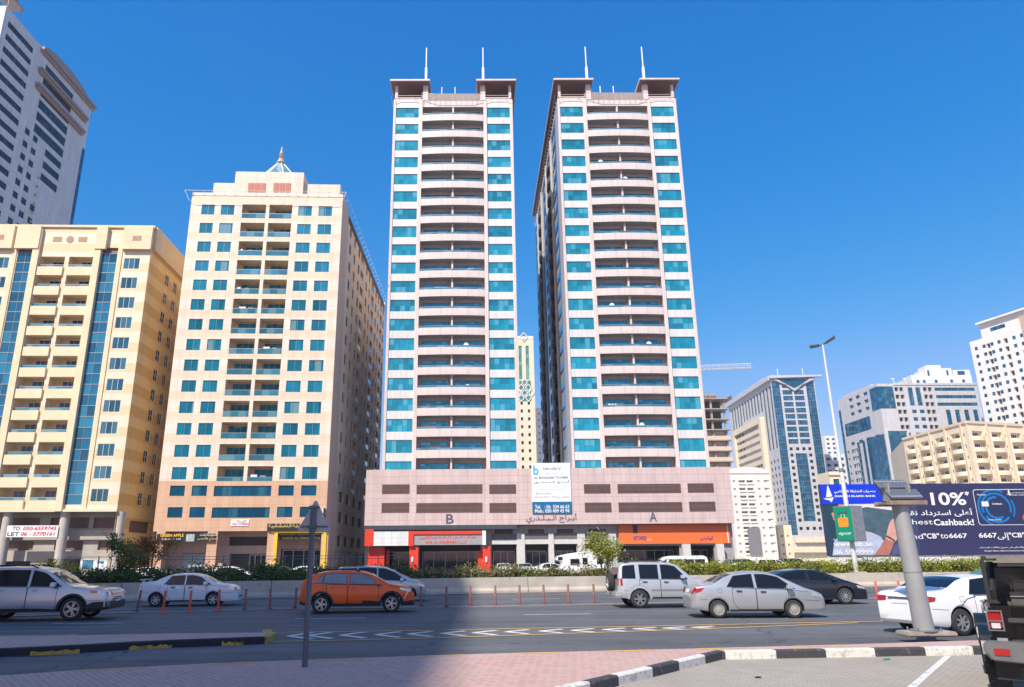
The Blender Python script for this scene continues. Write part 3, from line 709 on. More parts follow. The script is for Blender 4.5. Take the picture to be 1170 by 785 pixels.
for f, l in ((F, wd), (Rt, D), (Lf, D)): f.box(B.mb, 0 if f is F else .01, l if f is F else l-.3, -.3, -.003, zt-.9, zt, 0)
# ground floor: recessed grey stone wall
M_stone = clad('grey_stone', (.42, .39, .37), (.38, .355, .335), (.28, .26, .25), .8, .6, .012)
M_dstone = clad('dark_grey_panel', (.16, .155, .15), (.145, .14, .135), (.1, .1, .1), 1.2, .8, .01)
RC = 1.5
shopw = []
G0 = Face(B, (0, RC), (1, 0))
for x0, x1 in ((562, 590.5), (600.5, 627.5), (634, 660.5), (670, 697)):
    a, c = F.px(x0, 640)[0], F.px(x1, 640)[0]; z1 = F.px((x0+x1)/2, 621.5)[1]
    shopw.append((a, c, 0, z1, 2.0, 3, 4))
for x0, x1 in ((565, 586), (604, 622.5), (637.5, 656), (674, 694)):
    a, c = F.px(x0, 610)[0], F.px(x1, 610)[0]; shopw.append((a, c, F.px(600, 609.4)[1], F.px(600, 604.4)[1], .5, 5, 3))
for x0, x1 in ((437, 466), (478, 549), (708, 780), (792, 820)):
    a, c = F.px(x0, 640)[0], F.px(x1, 640)[0]; shopw.append((a, c, 0, 3.9 if x0 < 600 else 3.6, 3.2, 3, 3))
G0.wall(B.mb, 0, wd, 0, zb, shopw, 6)
for f, a in ((Rt, RC), (Lf, 0)): f.wall(B.mb, a, D if f is Rt else D-RC, 0, zb, [], 6)
B.mb.build('wall', [PINKC, M_roof, M_dstone, M_inner, M_dstone, M_louv, M_stone], B.root)
for u0, u1, a, c in lv:
    q = MB(); n = max(3, int((c-a)/.14))
    for i in range(n):
        z = a+(c-a)*(i+.5)/n; q.box(0, u1-u0, .04, .12, z-a-.045, z-a+.03)
    q.face([(0, .15, 0), (u1-u0, .15, 0), (u1-u0, .15, c-a), (0, .15, c-a)]); F.put('louvre', q.mesh('louvre', [M_louv]), u0, a, 0)
q = MB(); 
for a, c in ((0, 22.1),): F.box(q, a, c, -RC, .06, zb-.62, zb-.005)
q.build('dark_fascia', mat('slate_fascia', (.05, .065, .085), .35, var=.15), B.root)
# grey balustrade boxes, beams and square columns in the middle
q = MB()
for x0, x1 in ((561.5, 590.5), (600, 627.3), (633.5, 661), (670, 697)):
    a, c = F.px(x0, 610)[0], F.px(x1, 610)[0]; F.box(q, a, c, -RC-.02, -RC+.25, F.px(600, 616)[1], F.px(600, 609.4)[1])
q.build('spandrel_panel', M_dstone, B.root)
q = MB(); M_lst = mat('pale_stone', (.60, .58, .55), .8, var=.12)
F.box(q, F.px(562, 618)[0], F.px(706, 618)[0], -RC-.1, -RC+.3, F.px(600, 621.6)[1], F.px(600, 616.2)[1])
q.build('beam', M_lst, B.root)
for x0, x1 in ((590.8, 600), (627.6, 633.6), (661, 669.8), (697.3, 706)):
    q = MB(); a, c = F.px(x0, 625)[0], F.px(x1, 625)[0]; F.box(q, a, c, -RC-.3, -RC+.42, 0, zb-1.2); q.build('column', M_lst, B.root)
for x0, x1 in ((781.5, 790.5), (820.5, 829)):
    q = MB(); a, c = F.px(x0, 632)[0], F.px(x1, 632)[0]; F.box(q, a, c, -1.3, -.4, 0, F.px(790, 621.3)[1]-.02); q.build('column', M_lst, B.root)
M_shop = glass('shop_glass', (.02, .035, .05), metal=.15, pane=(1.3, 9), light=(.2, .2, .18), share=.12, vary=.5)
for (x0, x1, n, rec) in ((437, 466, 2, 2.6), (478, 549, 5, 2.8), (562, 590.5, 3, 1.9), (600.5, 627.5, 3, 1.9), (634, 660.5, 3, 1.9), (670, 697, 3, 1.9), (708, 780, 6, 3.0), (792, 820, 3, 3.0)):
    a, c = F.px(x0, 640)[0], F.px(x1, 640)[0]
    F.put('shop_window', win(c-a-.3, 3.0, n, 1, mat('shopfront_frame', (.45, .46, .47), .4, .3), M_shop, .09), a+.15, .02, -RC-rec+.15)
# red painted shop front columns and sign boards
M_red = mat('signal_red', (.72, .045, .02), .45, var=.06)
M_orange = mat('sign_orange', (.85, .16, .035), .5, var=.05)
def pxbox(q, F, x0, x1, y0, y1, n0, n1, mi=0, yr=None):
    xm = (x0+x1)/2; u0, u1 = F.px(x0, (y0+y1)/2)[0], F.px(x1, (y0+y1)/2)[0]; z1 = F.px(xm, y0)[1]; z0 = F.px(xm, y1)[1] if y1 < 660 else 0
    F.box(q, u0, u1, n0, n1, z0, z1, mi); return u0, u1, z0, z1
q = MB(); pxbox(q, F, 418.5, 437.2, 625, 700, -1.9, -.9); q.build('red_column', M_red, B.root)
for x0, x1 in ((466.9, 477.3), (551.8, 560.6)):
    q = MB(); pxbox(q, F, x0, x1, 624.2, 700, -1.4, -.15); q.build('red_column', M_red, B.root)
q = MB(); pxbox(q, F, 438.5, 441.5, 628, 700, -2.6, -1.9); pxbox(q, F, 546, 551.6, 629, 700, -3, -1.4); q.build('red_panel', M_red, B.root)
# sign 1
t = thing('shop_sign', 'red and white shop fascia with grey lettered board under the letter B', 'sign', B.root.location, B.yaw)
q = MB(); pxbox(q, F, 417, 427, 604.8, 624, -.85, .22, 0); q.build('red_panel', M_red, t)
q = MB(); pxbox(q, F, 466.8, 472.9, 607, 624, -.6, .3, 0); pxbox(q, F, 472.9, 551, 606.8, 610.4, -.6, .3, 0); q.build('red_frame', M_red, t)
q = MB(); pxbox(q, F, 427.1, 466.7, 607.4, 623.6, -.7, .2, 0); q.build('white_panel', clad('white_tile_panel', (.78, .78, .78), (.74, .75, .76), (.45, .45, .46), 1.27, .7, .02), t)
q = MB(); pxbox(q, F, 551.1, 555.2, 606.4, 622.6, -.6, .3, 0); q.build('white_end', M_white, t)
q = MB(); u0, u1, z0, z1 = pxbox(q, F, 473, 551, 610.5, 622.6, -.6, .12, 0); q.build('board', mat('sign_grey', (.33, .32, .33), .5), t)
def letters(F, parent, body, u, z, w, h, mt, n, arabic=False, bold=.02, name='lettering', shear=0):
    me = text_mesh(body, h, w, bold*.45, .012, arabic, mt, shear); o = link(name, me, parent); p = F.P(u, n, z); o.location = p; o.rotation_euler = (0, 0, F.rz); return o
letters(F, t, 'مركز أهــل الـكـهـربـائـي', u0+.8, z0+.7, 8.2, .78, M_red, .13, True, .035)
letters(F, t, 'AHL AL KAHRABAI L.L.C', u0+1.7, z0+.16, 5.9, .42, M_red, .13, False, .04)
# sign 2: orange
t = thing('shop_sign', 'wide orange shop fascia with small blue lettering under the letter A', 'sign', B.root.location, B.yaw)
q = MB(); u0, u1, z0, z1 = pxbox(q, F, 708.2, 836.4, 598.6, 621, -1.3, -1.0, 0); q.build('board', M_orange, t)
Mnav = mat('navy_letter', (.03, .06, .22), .4, var=0)
q = MB(); a = F.px(833.4, 610)[0]; F.box(q, a, a+.12, -1.0, -.96, z0+.1, z1-.1); q.build('white_stripe', M_white, t)
q = MB(); a = F.px(724.5, 604)[0]; F.box(q, a, a+.65, -1.0, -.95, z1-1.2, z1-.08); q.build('dark_vent', mat('vent_navy', (.03, .045, .09), .5), t)
letters(F, t, 'KITARIS', F.px(725.5, 615)[0], F.px(725, 616.8)[1], F.px(740, 615)[0]-F.px(725.5, 615)[0], .55, Mnav, -.98, False, .06)
letters(F, t, 'كيتارس', F.px(802, 615)[0], F.px(802, 617.6)[1], F.px(817.5, 615)[0]-F.px(802, 615)[0], .72, Mnav, -.98, True, .05)
letters(F, t, 'MARKET', F.px(741, 617)[0], F.px(741, 617.3)[1], .7, .16, M_white, -.98)
M_lt = mat('letter_slate', (.12, .13, .18), .35, .4, var=0)
letters(F, B.root, 'A', F.px(742, 590)[0], F.px(742, 596)[1], 1.05, 1.35, M_lt, .02, bold=.03, name='building_letter')
letters(F, B.root, 'B', F.px(509.8, 590)[0], F.px(510, 598.4)[1], 1.1, 1.35, M_lt, .02, bold=.03, name='building_letter')
letters(F, B.root, 'أبـراج الـبـلـدري', F.px(601, 592)[0], F.px(601, 598)[1], F.px(659, 592)[0]-F.px(601, 592)[0], 1.35, M_lt, .02, True, .02, 'building_name')
for x in (469.8, 554.5):
    q = MB(); a_, z_ = F.px(x, 642.5); F.box(q, a_, a_+.3, -.15, .02, z_, z_+.75); F.box(q, a_+.06, a_+.24, .02, .06, z_+.08, z_+.67); q.build('wall_lamp', M_white, B.root, bevel=.02)
# small down lights under the fascias
q = MB()
for x, y in ((448, 626), (500, 625.5), (535, 625), (727, 622.5), (763, 622.3), (804, 622)):
    u, z = F.px(x, y); F.box(q, u-.12, u+.12, -1.2, -.95, zb-2.9 if x < 600 else 3.9, zb-2.75 if x < 600 else 4.05)
# white banner on the podium front
t = thing('banner', 'white banner with blue foot standing on the pink podium edge', 'banner', B.root.location, B.yaw)
q = MB(); u0, z1 = F.px(607, 529.3); u1, _ = F.px(651, 529.3); _, zm = F.px(629, 573.3); _, z0 = F.px(629, 586.8)
F.box(q, u0, u1, .08, .16, zm, z1); q.build('board', mat('banner_white', (.82, .83, .83), .55, var=.03), t)
q = MB(); F.box(q, u0, u1, .08, .17, z0, zm); q.build('blue_foot', mat('banner_blue', (.0, .13, .29), .5, var=.03), t)
q = MB()
for u in (u0+.6, u1-.6): F.box(q, u-.06, u+.06, -.1, .07, zt-.9, z1-.1)
q.build('support', M_dark, t)
Mcy = mat('cyan_print', (.02, .42, .62), .5, var=0); Mgr = mat('grey_print', (.22, .24, .26), .5, var=0); Mpg = mat('pale_print', (.55, .6, .63), .5, var=0); Mdk = mat('dark_print', (.06, .06, .08), .5, var=0)
bw = u1-u0; z = z1
letters(F, t, 'b', u0+.25, z-1.75, .8, 1.4, Mcy, .17, bold=.05)
letters(F, t, 'bandary', u0+1.75, z-1.15, 2.6, .62, Mgr, .17)
letters(F, t, 'real estate', u0+1.9, z-1.65, 2.7, .28, Mpg, .17)
letters(F, t, 'AL BANDARE TOWERS', u0+.35, z-2.3, bw-.7, .32, Mdk, .17, bold=.03)
letters(F, t, 'أبـراج الـبـنـدري', u0+.3, z-3.05, bw-.5, .55, Mdk, .17, True)
letters(F, t, 'Luxury Apartments for Rent', u0+.4, z-3.5, bw-.8, .24, Mpg, .17)
letters(F, t, 'شقق فاخرة للإيجار', u0+.9, z-4.0, bw-1.8, .34, Mpg, .17, True)
letters(F, t, '1 BHK & 2 BHK', u0+.35, z-4.55, 2.4, .22, Mgr, .17)
letters(F, t, 'غرفتين وصالة / غرفة وصالة', u0+.3, z-5.1, bw-.5, .4, Mgr, .17, True)
letters(F, t, 'Tel.   : 06  534 66 63', u0+.35, zm-.98, bw-.7, .52, M_white, .18, bold=.04)
letters(F, t, 'Mob.: 050 409 43 94', u0+.35, z0+.12, bw-.7, .5, M_white, .18, bold=.04)
B.flush()

# ================================================================== B2: beige tower
C2 = clad('beige_cladding', (.82, .72, .60), (.80, .70, .575), (.60, .50, .39), 1.1, 1.03, .018, stripe=(3.09, 11.6, .42, (1, .90, .80)))
C2p = clad('peach_cladding', (.70, .44, .28), (.67, .415, .26), (.47, .29, .19), 1.1, 1.03, .018)
C2s = clad('side_cladding', (.80, .63, .43), (.77, .60, .41), (.4, .3, .2), 1.1, 1.03, .02)
B = Bld('apartment_tower', 'beige tiled apartment tower topped by a small glass pyramid and spire', 'tower', (-44.54, 102, 0), R_(2.45))
wd, D, H = 23.13, 50.0, 56.6
F = Face(B, (0, 0), (1, 0)); Rt = Face(B, (wd, 0), (.046, .999)); Lf = Face(B, (0, D), (0, -1)); Bk = Face(B, (wd+.046*D, D), (-1, 0))
z5, z11 = 5.75, 12.45
rows = [53.7-3.09*i for i in range(14)]; ws = [(1.65, 2.0), (4.6, 2.05), (16.4, 2.1), (19.5, 2.1)]
bal = [(7.8, 3.65), (11.95, 3.5)]
holes = []
for z in rows:
    for u, w in ws: holes.append((u, u+w, z-.85, z+.85, .1)); F.put('window', win(w, 1.7, 2, 1, M_frame, M_teal2), u, z-.85, -.05)
    for u, w in bal: holes.append((u, u+w, z-1.35, z+.98, 1.7, 2, 2))
lo = []
for z in (11.15, 8.25):
    for u, w in ws: lo.append((u, u+w, z-.7, z+.7, .1)); F.put('window', win(w, 1.4, 2, 1, M_dark, M_blue), u, z-.7, -.05)
    lo.append((7.6, 15.4, z-.75, z+.65, .1)); F.put('ribbon_window', win(7.8, 1.4, 9, 1, M_dark, M_blue), 7.6, z-.75, -.05)
F.wall(B.mb, 0, wd, z11, H, holes, 0, back=3); F.wall(B.mb, 0, wd, z5, z11, lo, 1, back=3)
dm = win(2.6, 2.0, 3, 1, M_frame, M_teal2); rl = {w: rail(w, .82, M_rglass, M_rebar) for u, w in bal}
for i, z in enumerate(rows):
    for j, (u, w) in enumerate(bal):
        F.put('balcony_door', dm, u+.55, z-1.3, -1.6)
        F.put('railing', rl[w], u, z-1.33, -.02)
        if random.random() < .3:
            q = MB(); x_ = random.uniform(.1, .9); q.box(x_, x_+random.uniform(.4, 1.1), .3, .34, random.uniform(.3, .7), 1.15, 0); q.box(x_+1.3, x_+1.3+random.uniform(.3, .8), .3, .34, random.uniform(.3, .6), 1.05, 1); F.put('laundry', q.mesh('laundry', [M_white, mat('grey_cloth', (.25, .28, .35), .9)]), u, z-1.3, -.1)
# shaded long side with windows and open balcony slots
hs = []
cols = [(7.0, 1.5, 1.7, 0), (11.2, 1.3, 1.7, 0), (15.4, 1.5, 1.7, 0), (18.2, 3.0, 2.3, 1), (24.0, 1.5, 1.7, 0), (27.6, 1.3, 1.7, 0), (31.0, 3.0, 2.3, 1), (36.2, 1.5, 1.7, 0), (39.8, 1.3, 1.7, 0), (43.0, 3.0, 2.3, 1), (47.2, 1.5, 1.7, 0)]
for z in rows:
    for u, w, h, bl in cols:
        if bl: hs.append((u, u+w, z-1.3, z+1.0, 1.8, 3, 2)); B.many('side_railing', Rt, rail(w, .85, M_rglass, M_rebar), u, z-1.28, .0)
        else: hs.append((u, u+w, z-.85, z+.85, .1)); B.many('side_window', Rt, win(w, 1.7, 2, 1, M_frame, M_dkglass), u, z-.85, -.05)
for z in (11.0, 8.0, 4.6):
    for u in (8.5, 14, 20, 26, 33, 40): hs.append((u, u+3.2, z-.8, z+.8, .12, 4))
for u in (7, 12, 18, 25, 32): hs.append((u, u+2.2, 0, 3, .3, 3))
Rt.wall(B.mb, 0, 5.2, 0, H, [], 5, n=.0); Rt.wall(B.mb, 5.2, D, 0, H-2.2, hs, 2)  # corner strip browner than the front: side shade put into its colour
for f, l in ((Lf, D), (Bk, wd+.046*D)): f.wall(B.mb, 0, l, 0, H, [], 2)
B.mb.face([(0, 0, H-.8), (wd, 0, H-.8), (wd+.046*D, D, H-.8), (0, D, H-.8)], 6)
for f, l in ((F, wd), (Lf, D)): f.box(B.mb, 0, l, -.25, -.003, H-.8, H, 0)
# ground arcade
G1 = Face(B, (0, 3.2), (1, 0)); B.mb.face([(0, 0, z5), (wd, 0, z5), (wd, 3.2, z5), (0, 3.2, z5)], 2)
gh = [(F.px(250, 640)[0]+.2, F.px(300, 640)[0], 3.9, 5.1, .3, 3), (F.px(254, 640)[0], F.px(300, 640)[0], 0, 2.8, .8, 3), (F.px(314, 640)[0], F.px(366, 640)[0], 0, 3.4, .4, 3), (F.px(198, 640)[0], F.px(235, 640)[0], 0, 2.9, .2, 3)]
G1.wall(B.mb, 0, wd, 0, z5, gh, 5)
B.mb.build('wall', [C2, C2p, C2s, M_inner, M_louv, clad('taupe_shade_cladding', (.60, .44, .37), (.57, .415, .35), (.42, .31, .26), 1.1, 1.0, .02), M_roof], B.root)
for x0, x1 in ((176, 186), (235, 246.5), (304, 314.5), (366, 374)):
    q = MB(); a, c = F.px(x0, 635)[0], F.px(x1, 635)[0]; F.box(q, max(a, .02), c, -1.2, -.003, 0, z5-.003); q.build('pillar', C2p, B.root)
a, c = F.px(198, 640)[0], F.px(232, 640)[0]; F.put('shop_window', win(c-a, 2.8, 4, 1, M_frame, glass('milky_glass', (.45, .55, .55), metal=.05, pane=(1.5, 9), light=(.6, .65, .65), share=.4, vary=.2), .1), a, .02, -3.3)
a, c = F.px(316, 640)[0], F.px(366, 640)[0]; F.put('shop_window', win(c-a, 3.3, 4, 1, mat('cream_frame', (.6, .55, .42), .5), M_shop, .12), a, .02, -3.45)
a, c = F.px(276, 640)[0], F.px(297, 640)[0]; F.put('entrance_door', win(c-a, 2.7, 3, 1, mat('cream_frame', (.6, .55, .42), .5), M_shop, .14), a, .02, -3.9)
# parapet rail, penthouse, louvres, pyramid
q = MB()
for u in [i*1.6 for i in range(15)]: q.tube([F.P(u, 0, H-.3), F.P(u+.25, .5, H+.1)], .025, 5)
q.tube([F.P(-1, .5, H+.1), F.P(wd+.6, .5, H+.1)], .035, 6); q.tube([F.P(-1, .5, H+.1), F.P(-.3, .3, H-1.4), F.P(.6, .25, H-1.9), F.P(wd-.6, .25, H-1.9), F.P(wd, .3, H-1.4), F.P(wd+.6, .5, H+.1)], .035, 6)
q.tube([Rt.P(0, .5, H+.1), Rt.P(D, .5, H+.1)], .035, 6)
for i in range(25): q.tube([Rt.P(i*2, 0, H-.3), Rt.P(i*2, .5, H+.1)], .025, 5)
q.build('roof_rail', M_white, B.root)
PW = clad('penthouse_cladding', (.76, .64, .52), (.73, .61, .49), (.52, .42, .33), 1.5, 1.2, .02)
def at_depth(px, py, dep):   # u,z on the plane dep metres behind the front
    return Face(B, (0, dep), (1, 0)).px(px, py)
q = MB(); a = at_depth(244.5, 208, 2)[0]; c, z = at_depth(389, 211, 2); F.box(q, a, c, -16, -2, H-.8, z)
a, z = at_depth(269.5, 196, 1.2); c = at_depth(347.5, 196, 1.2)[0]; F.box(q, a, c, -9, -1.2, H-.8, z); q.build('penthouse', PW, B.root); zp = z
for x0, x1 in ((283.5, 303.5), (312.6, 332.3)):
    Fp = Face(B, (0, 1.2), (1, 0)); a, zz1 = Fp.px(x0, 209.2); c, zz0 = Fp.px(x1, 219.6); q = MB()
    for i in range(3):
        w = (c-a)/3; q.box(i*w+.06, (i+1)*w-.06, -.05, .02, 0, zz1-zz0)
    Fp.put('louvre', q.mesh('louvre', [mat('terracotta_louvre', (.48, .16, .10), .6, var=.1)]), a, zz0, .02)
q = MB(); Fp = Face(B, (0, 5), (1, 0)); uc = Fp.px(321, 185)[0]; za = Fp.px(321, 183.5)[1]; r = 3.1; n = 8
base = [Fp.P(uc+r*1.15*cos(2*pi*(k+.5)/n), r*sin(2*pi*(k+.5)/n), zp) for k in range(n)]
for k in range(n): q.face([base[k], base[(k+1) % n], Fp.P(uc, 0, za)], 0)
for k in range(n): q.tube([base[k], Fp.P(uc, 0, za)], .09, 5, 1)
o = q.build('glass_pyramid', [glass('pale_glass', (.25, .42, .45), metal=.3, pane=(.5, 9), light=(.5, .6, .6), share=.2), M_white], B.root)
q = MB(); zs = Fp.px(321, 167)[1]; h = zs-za
q.tube([Fp.P(uc, 0, za-.5), Fp.P(uc, 0, za+h*.12), Fp.P(uc, 0, za+h*.2), Fp.P(uc, 0, za+h*.25), Fp.P(uc, 0, za+h*.33), Fp.P(uc, 0, za+h*.38), Fp.P(uc, 0, za+h*.46), Fp.P(uc, 0, za+h*.6), Fp.P(uc, 0, zs)], [.75, .32, .5, .3, .42, .25, .36, .2, .02], 10)
q.build('spire', mat('old_copper', (.55, .42, .33), .5, .3), o)
# shop signs of this tower
t = thing('shop_sign', 'black supermarket sign with yellow and white writing on the beige tower', 'sign', B.root.location, B.yaw)
q = MB(); u0, u1, z0, z1 = pxbox(q, F, 180, 246, 610, 618.8, .02, .3); q.build('board', mat('sign_black', (.02, .022, .03), .4, var=0), t)
Myl = mat('letter_yellow', (.85, .5, .05), .5, var=0)
letters(F, t, 'GREEN APPLE', u0+.45, z0+.62, 3.1, .38, Myl, .31, bold=.05); letters(F, t, 'Supermarket', u0+.7, z0+.14, 2.5, .36, M_white, .31)
letters(F, t, 'سوبرماركت', u0+5.7, z0+.66, 2.2, .4, M_white, .31, True); letters(F, t, 'التفاح الأخضر', u0+5.4, z0+.1, 2.7, .48, Myl, .31, True, .02)
q = MB(); F.box(q, u0+3.9, u0+5.0, .3, .33, z0+.02, z1-.05); q.build('picture', mat('picture_print', (.42, .5, .48), .5, var=.5, scale=3), t)
t = thing('shop_sign', 'black restaurant sign with gold Arabic writing inside a yellow frame', 'sign', B.root.location, B.yaw)
q = MB(); u0, u1, z0, z1 = pxbox(q, F, 306, 371, 598.3, 606.4, .02, .35); q.build('upper_board', mat('sign_brown', (.035, .025, .02), .4, var=0), t)
Mgold = mat('letter_gold', (.72, .55, .22), .4, var=0)
letters(F, t, 'مـطـعـم الـنـكـهـة الـدمـشـقـيـة', u0+.2, z0+.15, u1-u0-.4, .9, Mgold, .36, True, .03)
q = MB(); u2, u3, z2, z3 = pxbox(q, F, 314.8, 367, 609, 617, -.9, -.5); q.build('lower_board', mat('sign_brown', (.035, .025, .02), .4, var=0), t)
letters(F, t, 'مطعم النكهة الدمشقية', u2+.2, z2+.5, u3-u2-.5, .55, Mgold, -.49, True, .02); letters(F, t, 'AL NAKHA AL DEMASHQIYA', u2+.1, z2+.05, u3-u2-.3, .36, Mgold, -.49, bold=.03)
Myf = mat('yellow_frame', (.78, .52, .03), .5, var=.05)
q = MB(); pxbox(q, F, 311, 314.6, 607.2, 700, -.2, .15); pxbox(q, F, 367.4, 371, 607.2, 700, -.2, .15); a = F.px(311, 607)[0]; c = F.px(371, 607)[0]; F.box(q, a, c, -.2, .16, z3+.02, z0-.03); q.build('yellow_surround', Myf, t)
t = thing('projecting_sign', 'black and yellow projecting sign on the right corner of the beige tower', 'sign', B.root.location, B.yaw)
q = MB(); u0, u1, z0, z1 = pxbox(q, F, 370.3, 371.6, 581, 601, .02, .9); q.build('board', mat('sign_black', (.02, .022, .03), .4, var=0), t)
q = MB(); pxbox(q, F, 369.2, 370.2, 581, 601, .03, .88); q.build('white_face', M_white, t)
q = MB()
for k in range(2): F.box(q, u1-.02, u1+.03, .15, .8, z0+.3+1.2*k, z0+.6+1.2*k); F.box(q, u1-.02, u1+.03, .3, .6, z0+.75+1.2*k, z0+.95+1.2*k)
q.build('emblem', Myf, t)
t = thing('notice_board', 'small white to let notice below the ribbon windows of the beige tower', 'notice', B.root.location, B.yaw)
q = MB(); u0, u1, z0, z1 = pxbox(q, F, 264, 284.5, 593.6, 601, .02, .08); q.build('board', mat('banner_white', (.82, .83, .83), .55), t)
letters(F, t, 'TO LET', u0+.7, z1-.42, 1.4, .3, Mdk, .09); letters(F, t, '050 3746881', u0+.2, z0+.12, 2.2, .28, mat('red_print', (.6, .03, .03), .5, var=0), .09)
B.flush()

# ================================================================== B1: yellow apartment block
C1a = mat('cream_wall', (.79, .64, .42), .75, var=.1, scale=.5)
C1 = clad('cream_banded_render', (.80, .70, .52), (.79, .69, .51), (.62, .52, .36), 6, 3.06, .02, stripe=(3.06, 9.25, .42, (.97, .85, .68)), var=.1)
C1s = clad('golden_render', (.88, .64, .30), (.87, .63, .29), (.6, .42, .2), 6, 3.06, .02, stripe=(3.06, 9.3, .5, (.86, .74, .55)), var=.1)
p = atY(175.8, 261, 100.5)
B = Bld('apartment_block', 'cream and gold apartment block with two blue glass strips at the far left', 'building', (p.x-24.1*cos(R_(2)), 100.5-24.1*sin(R_(2)), 0), R_(2))
wd, D, H = 24.1, 22.0, p.z; cc = wd/2
F = Face(B, (0, 0), (1, 0)); Rt = Face(B, (wd, 0), (0, 1)); Lf = Face(B, (0, D), (0, -1)); Bk = Face(B, (wd, D), (-1, 0))
z8 = 8.35; rows = [44.2-3.06*i for i in range(12)]
holes = []
M_b1g = glass('block_teal_glass', (.02, .12, .17), metal=.35, pane=(.78, 1.8), light=(.08, .22, .28), share=.3, vary=.45)
wl = win(2.35, 1.75, 3, 1, M_white, M_b1g, .06)
for z in rows:
    for u in (cc+8.3, cc-10.65): holes.append((u, u+2.35, z-.95, z+.8, .12)); F.put('window', wl, u, z-.95, -.03)
    for u in (cc+.3, cc-3.95): holes.append((u, u+3.65, z-1.45, z+.95, 1.5, 2, 2))
for u in (cc+4.95, cc-7.25): holes.append((u, u+2.3, z8+.9, H-3.2, .15, 3))
F.wall(B.mb, 0, wd, z8, H, holes, 0)
wd2 = win(2.2, 1.9, 3, 1, M_white, M_dkglass, .05); rl = rail(3.65, .42, M_rglass, M_rebar)
M_strip = glass('strip_teal_glass', (.015, .16, .27), metal=.4, pane=(1.15, 1.53), light=(.04, .26, .36), share=.3, vary=.5)
sg = win(2.3, 1.53, 2, 1, M_frame, M_strip, .05)
for i, z in enumerate(rows):
    for u, s in ((cc+.3, 1), (cc-3.95, 1)):
        F.put('balcony_window', wd2, u+1.15, z-1.2, -1.42); F.put('railing', rl, u, z-.72, -.0)
    for u in (cc+4.95, cc-7.25):
        F.put('glass_strip', sg, u, z-1.53, -.06); F.put('glass_strip', sg, u, z, -.06)
bm1 = MB(); bm1.box(0, 3.65, -.28, .1, -.62, .72); bmsh = bm1.mesh('balcony', [C1a])
for z in rows:
    for u in (cc+.3, cc-3.95): F.put('balcony', bmsh, u, z-1.45, 0)
sh = []
for z in rows:
    for u, w in ((6.2, 1.5), (9.6, 1.5), (15, 1.5)): sh.append((u, u+w, z-.95, z+.8, .15)); B.many('side_window', Rt, win(w, 1.75, 2, 2, M_white, M_dkglass, .06), u, z-.95, -.03)
for z in (6.6, 3.4): sh.append((4.5, 11.5, z-.8, z+.8, .15, 3))
Rt.wall(B.mb, 0, D, 0, H, sh, 1)
for f, l in ((Lf, D), (Bk, wd)): f.wall(B.mb, 0, l, 0, H, [], 1)
B.mb.face([(0, 0, H-.7), (wd, 0, H-.7), (wd, D, H-.7), (0, D, H-.7)], 5)
# arcade
B.mb.face([(0, 0, z8), (wd, 0, z8), (wd, 4, z8), (0, 4, z8)], 4)
G1 = Face(B, (0, 2.6), (1, 0)); gh = []
for u in (1.2, 7.6, 14.2, 20.0):
    gh += [(u, min(u+5.2, wd-.3), 6.3, 7.7, .2, 3), (u+1, min(u+4.8, wd-.3), 3.4, 4.6, .2, 3)]
gh += [(8.7, 12.4, 0, 2.0, .6, 6), (2.2, 5.5, 0, 2.2, .6, 6), (14.6, 19.3, 0, 2.3, .3, 6)]
G1.wall(B.mb, 0, wd, 0, z8, gh, 4)
G1.box(B.mb, .2, wd-.2, -.01, .5, 4.75, 6.05, 4)
B.mb.build('wall', [C1, C1s, C1a, M_louv, mat('grey_render', (.44, .40, .35), .85, var=.15, scale=.7), M_roof, M_inner], B.root)
for x in (4, 70, 134):
    u = F.px(x, 600)[0]; q = MB(); q.tube([F.P(u, -.75, 0), F.P(u, -.75, z8-.01)], .62, 20); q.build('column', mat('column_render', (.50, .45, .40), .8), B.root, smooth=40)
q = MB()
for u0, u1 in ((cc+4.0, cc+5.0-.05), (cc-5.0+.05, cc-4.0), (cc+7.4, cc+7.95), (cc-7.95, cc-7.4)):
    F.box(q, u0, u1, .0, .45 if abs(u0-cc) < 6 else .12, z8+.02, H-.4)
q.build('pilaster', C1a, B.root)
q = MB()
for u0, u1 in ((cc-7.6, cc-2.95-1.2), (cc+4.0, cc+5.6), (cc+8.0, wd+.12), (-.1, cc-8.0)):
    q = MB(); F.box(q, u0, u1, .0, .6, H-3.6, H+.05); q.build('cornice_block', C1a, B.root)
q = MB(); F.box(q, -.1, wd+.1, -.02, .3, z8-.05, z8+.3); q.build('band_course', C1a, B.root); q = MB()
F.box(q, -.2, wd+.25, -.3, .25, H, H+.35); q.build('cornice', C1a, B.root)
q = MB(); Rt.box(q, .3, D, -.3, .5, H-3.4, H+.3); q.build('cornice', C1a, B.root)
q = MB()
for u in (cc+1.2, cc-2.5, cc+9.4, cc-10.6): F.box(q, u, u+1.3, -.02, .03 if abs(u-cc) < 5 else .62, H-2.3, H-1.5)
q.build('roof_vent', mat('vent_brown', (.42, .27, .16), .7), B.root)
q = MB(); n = 16; q.prism([(cc+.55*cos(2*pi*k/n), H-1.9+.55*sin(2*pi*k/n)) for k in range(n)], -.03, .05, T=lambda x, y, z: F.P(x, -y+.02, z)); q.build('round_vent', mat('vent_brown', (.42, .27, .16), .7), B.root)
q = MB()
t = thing('banner', 'white TO LET banner with red telephone numbers between round columns', 'banner', B.root.location, B.yaw)
q = MB(); u0, u1, z0, z1 = pxbox(q, F, 7.5, 66, 600.4, 613.6, -.06, -.02); q.build('cloth', mat('banner_white', (.82, .83, .83), .55), t)
Mrp = mat('red_print', (.6, .03, .03), .5, var=0)
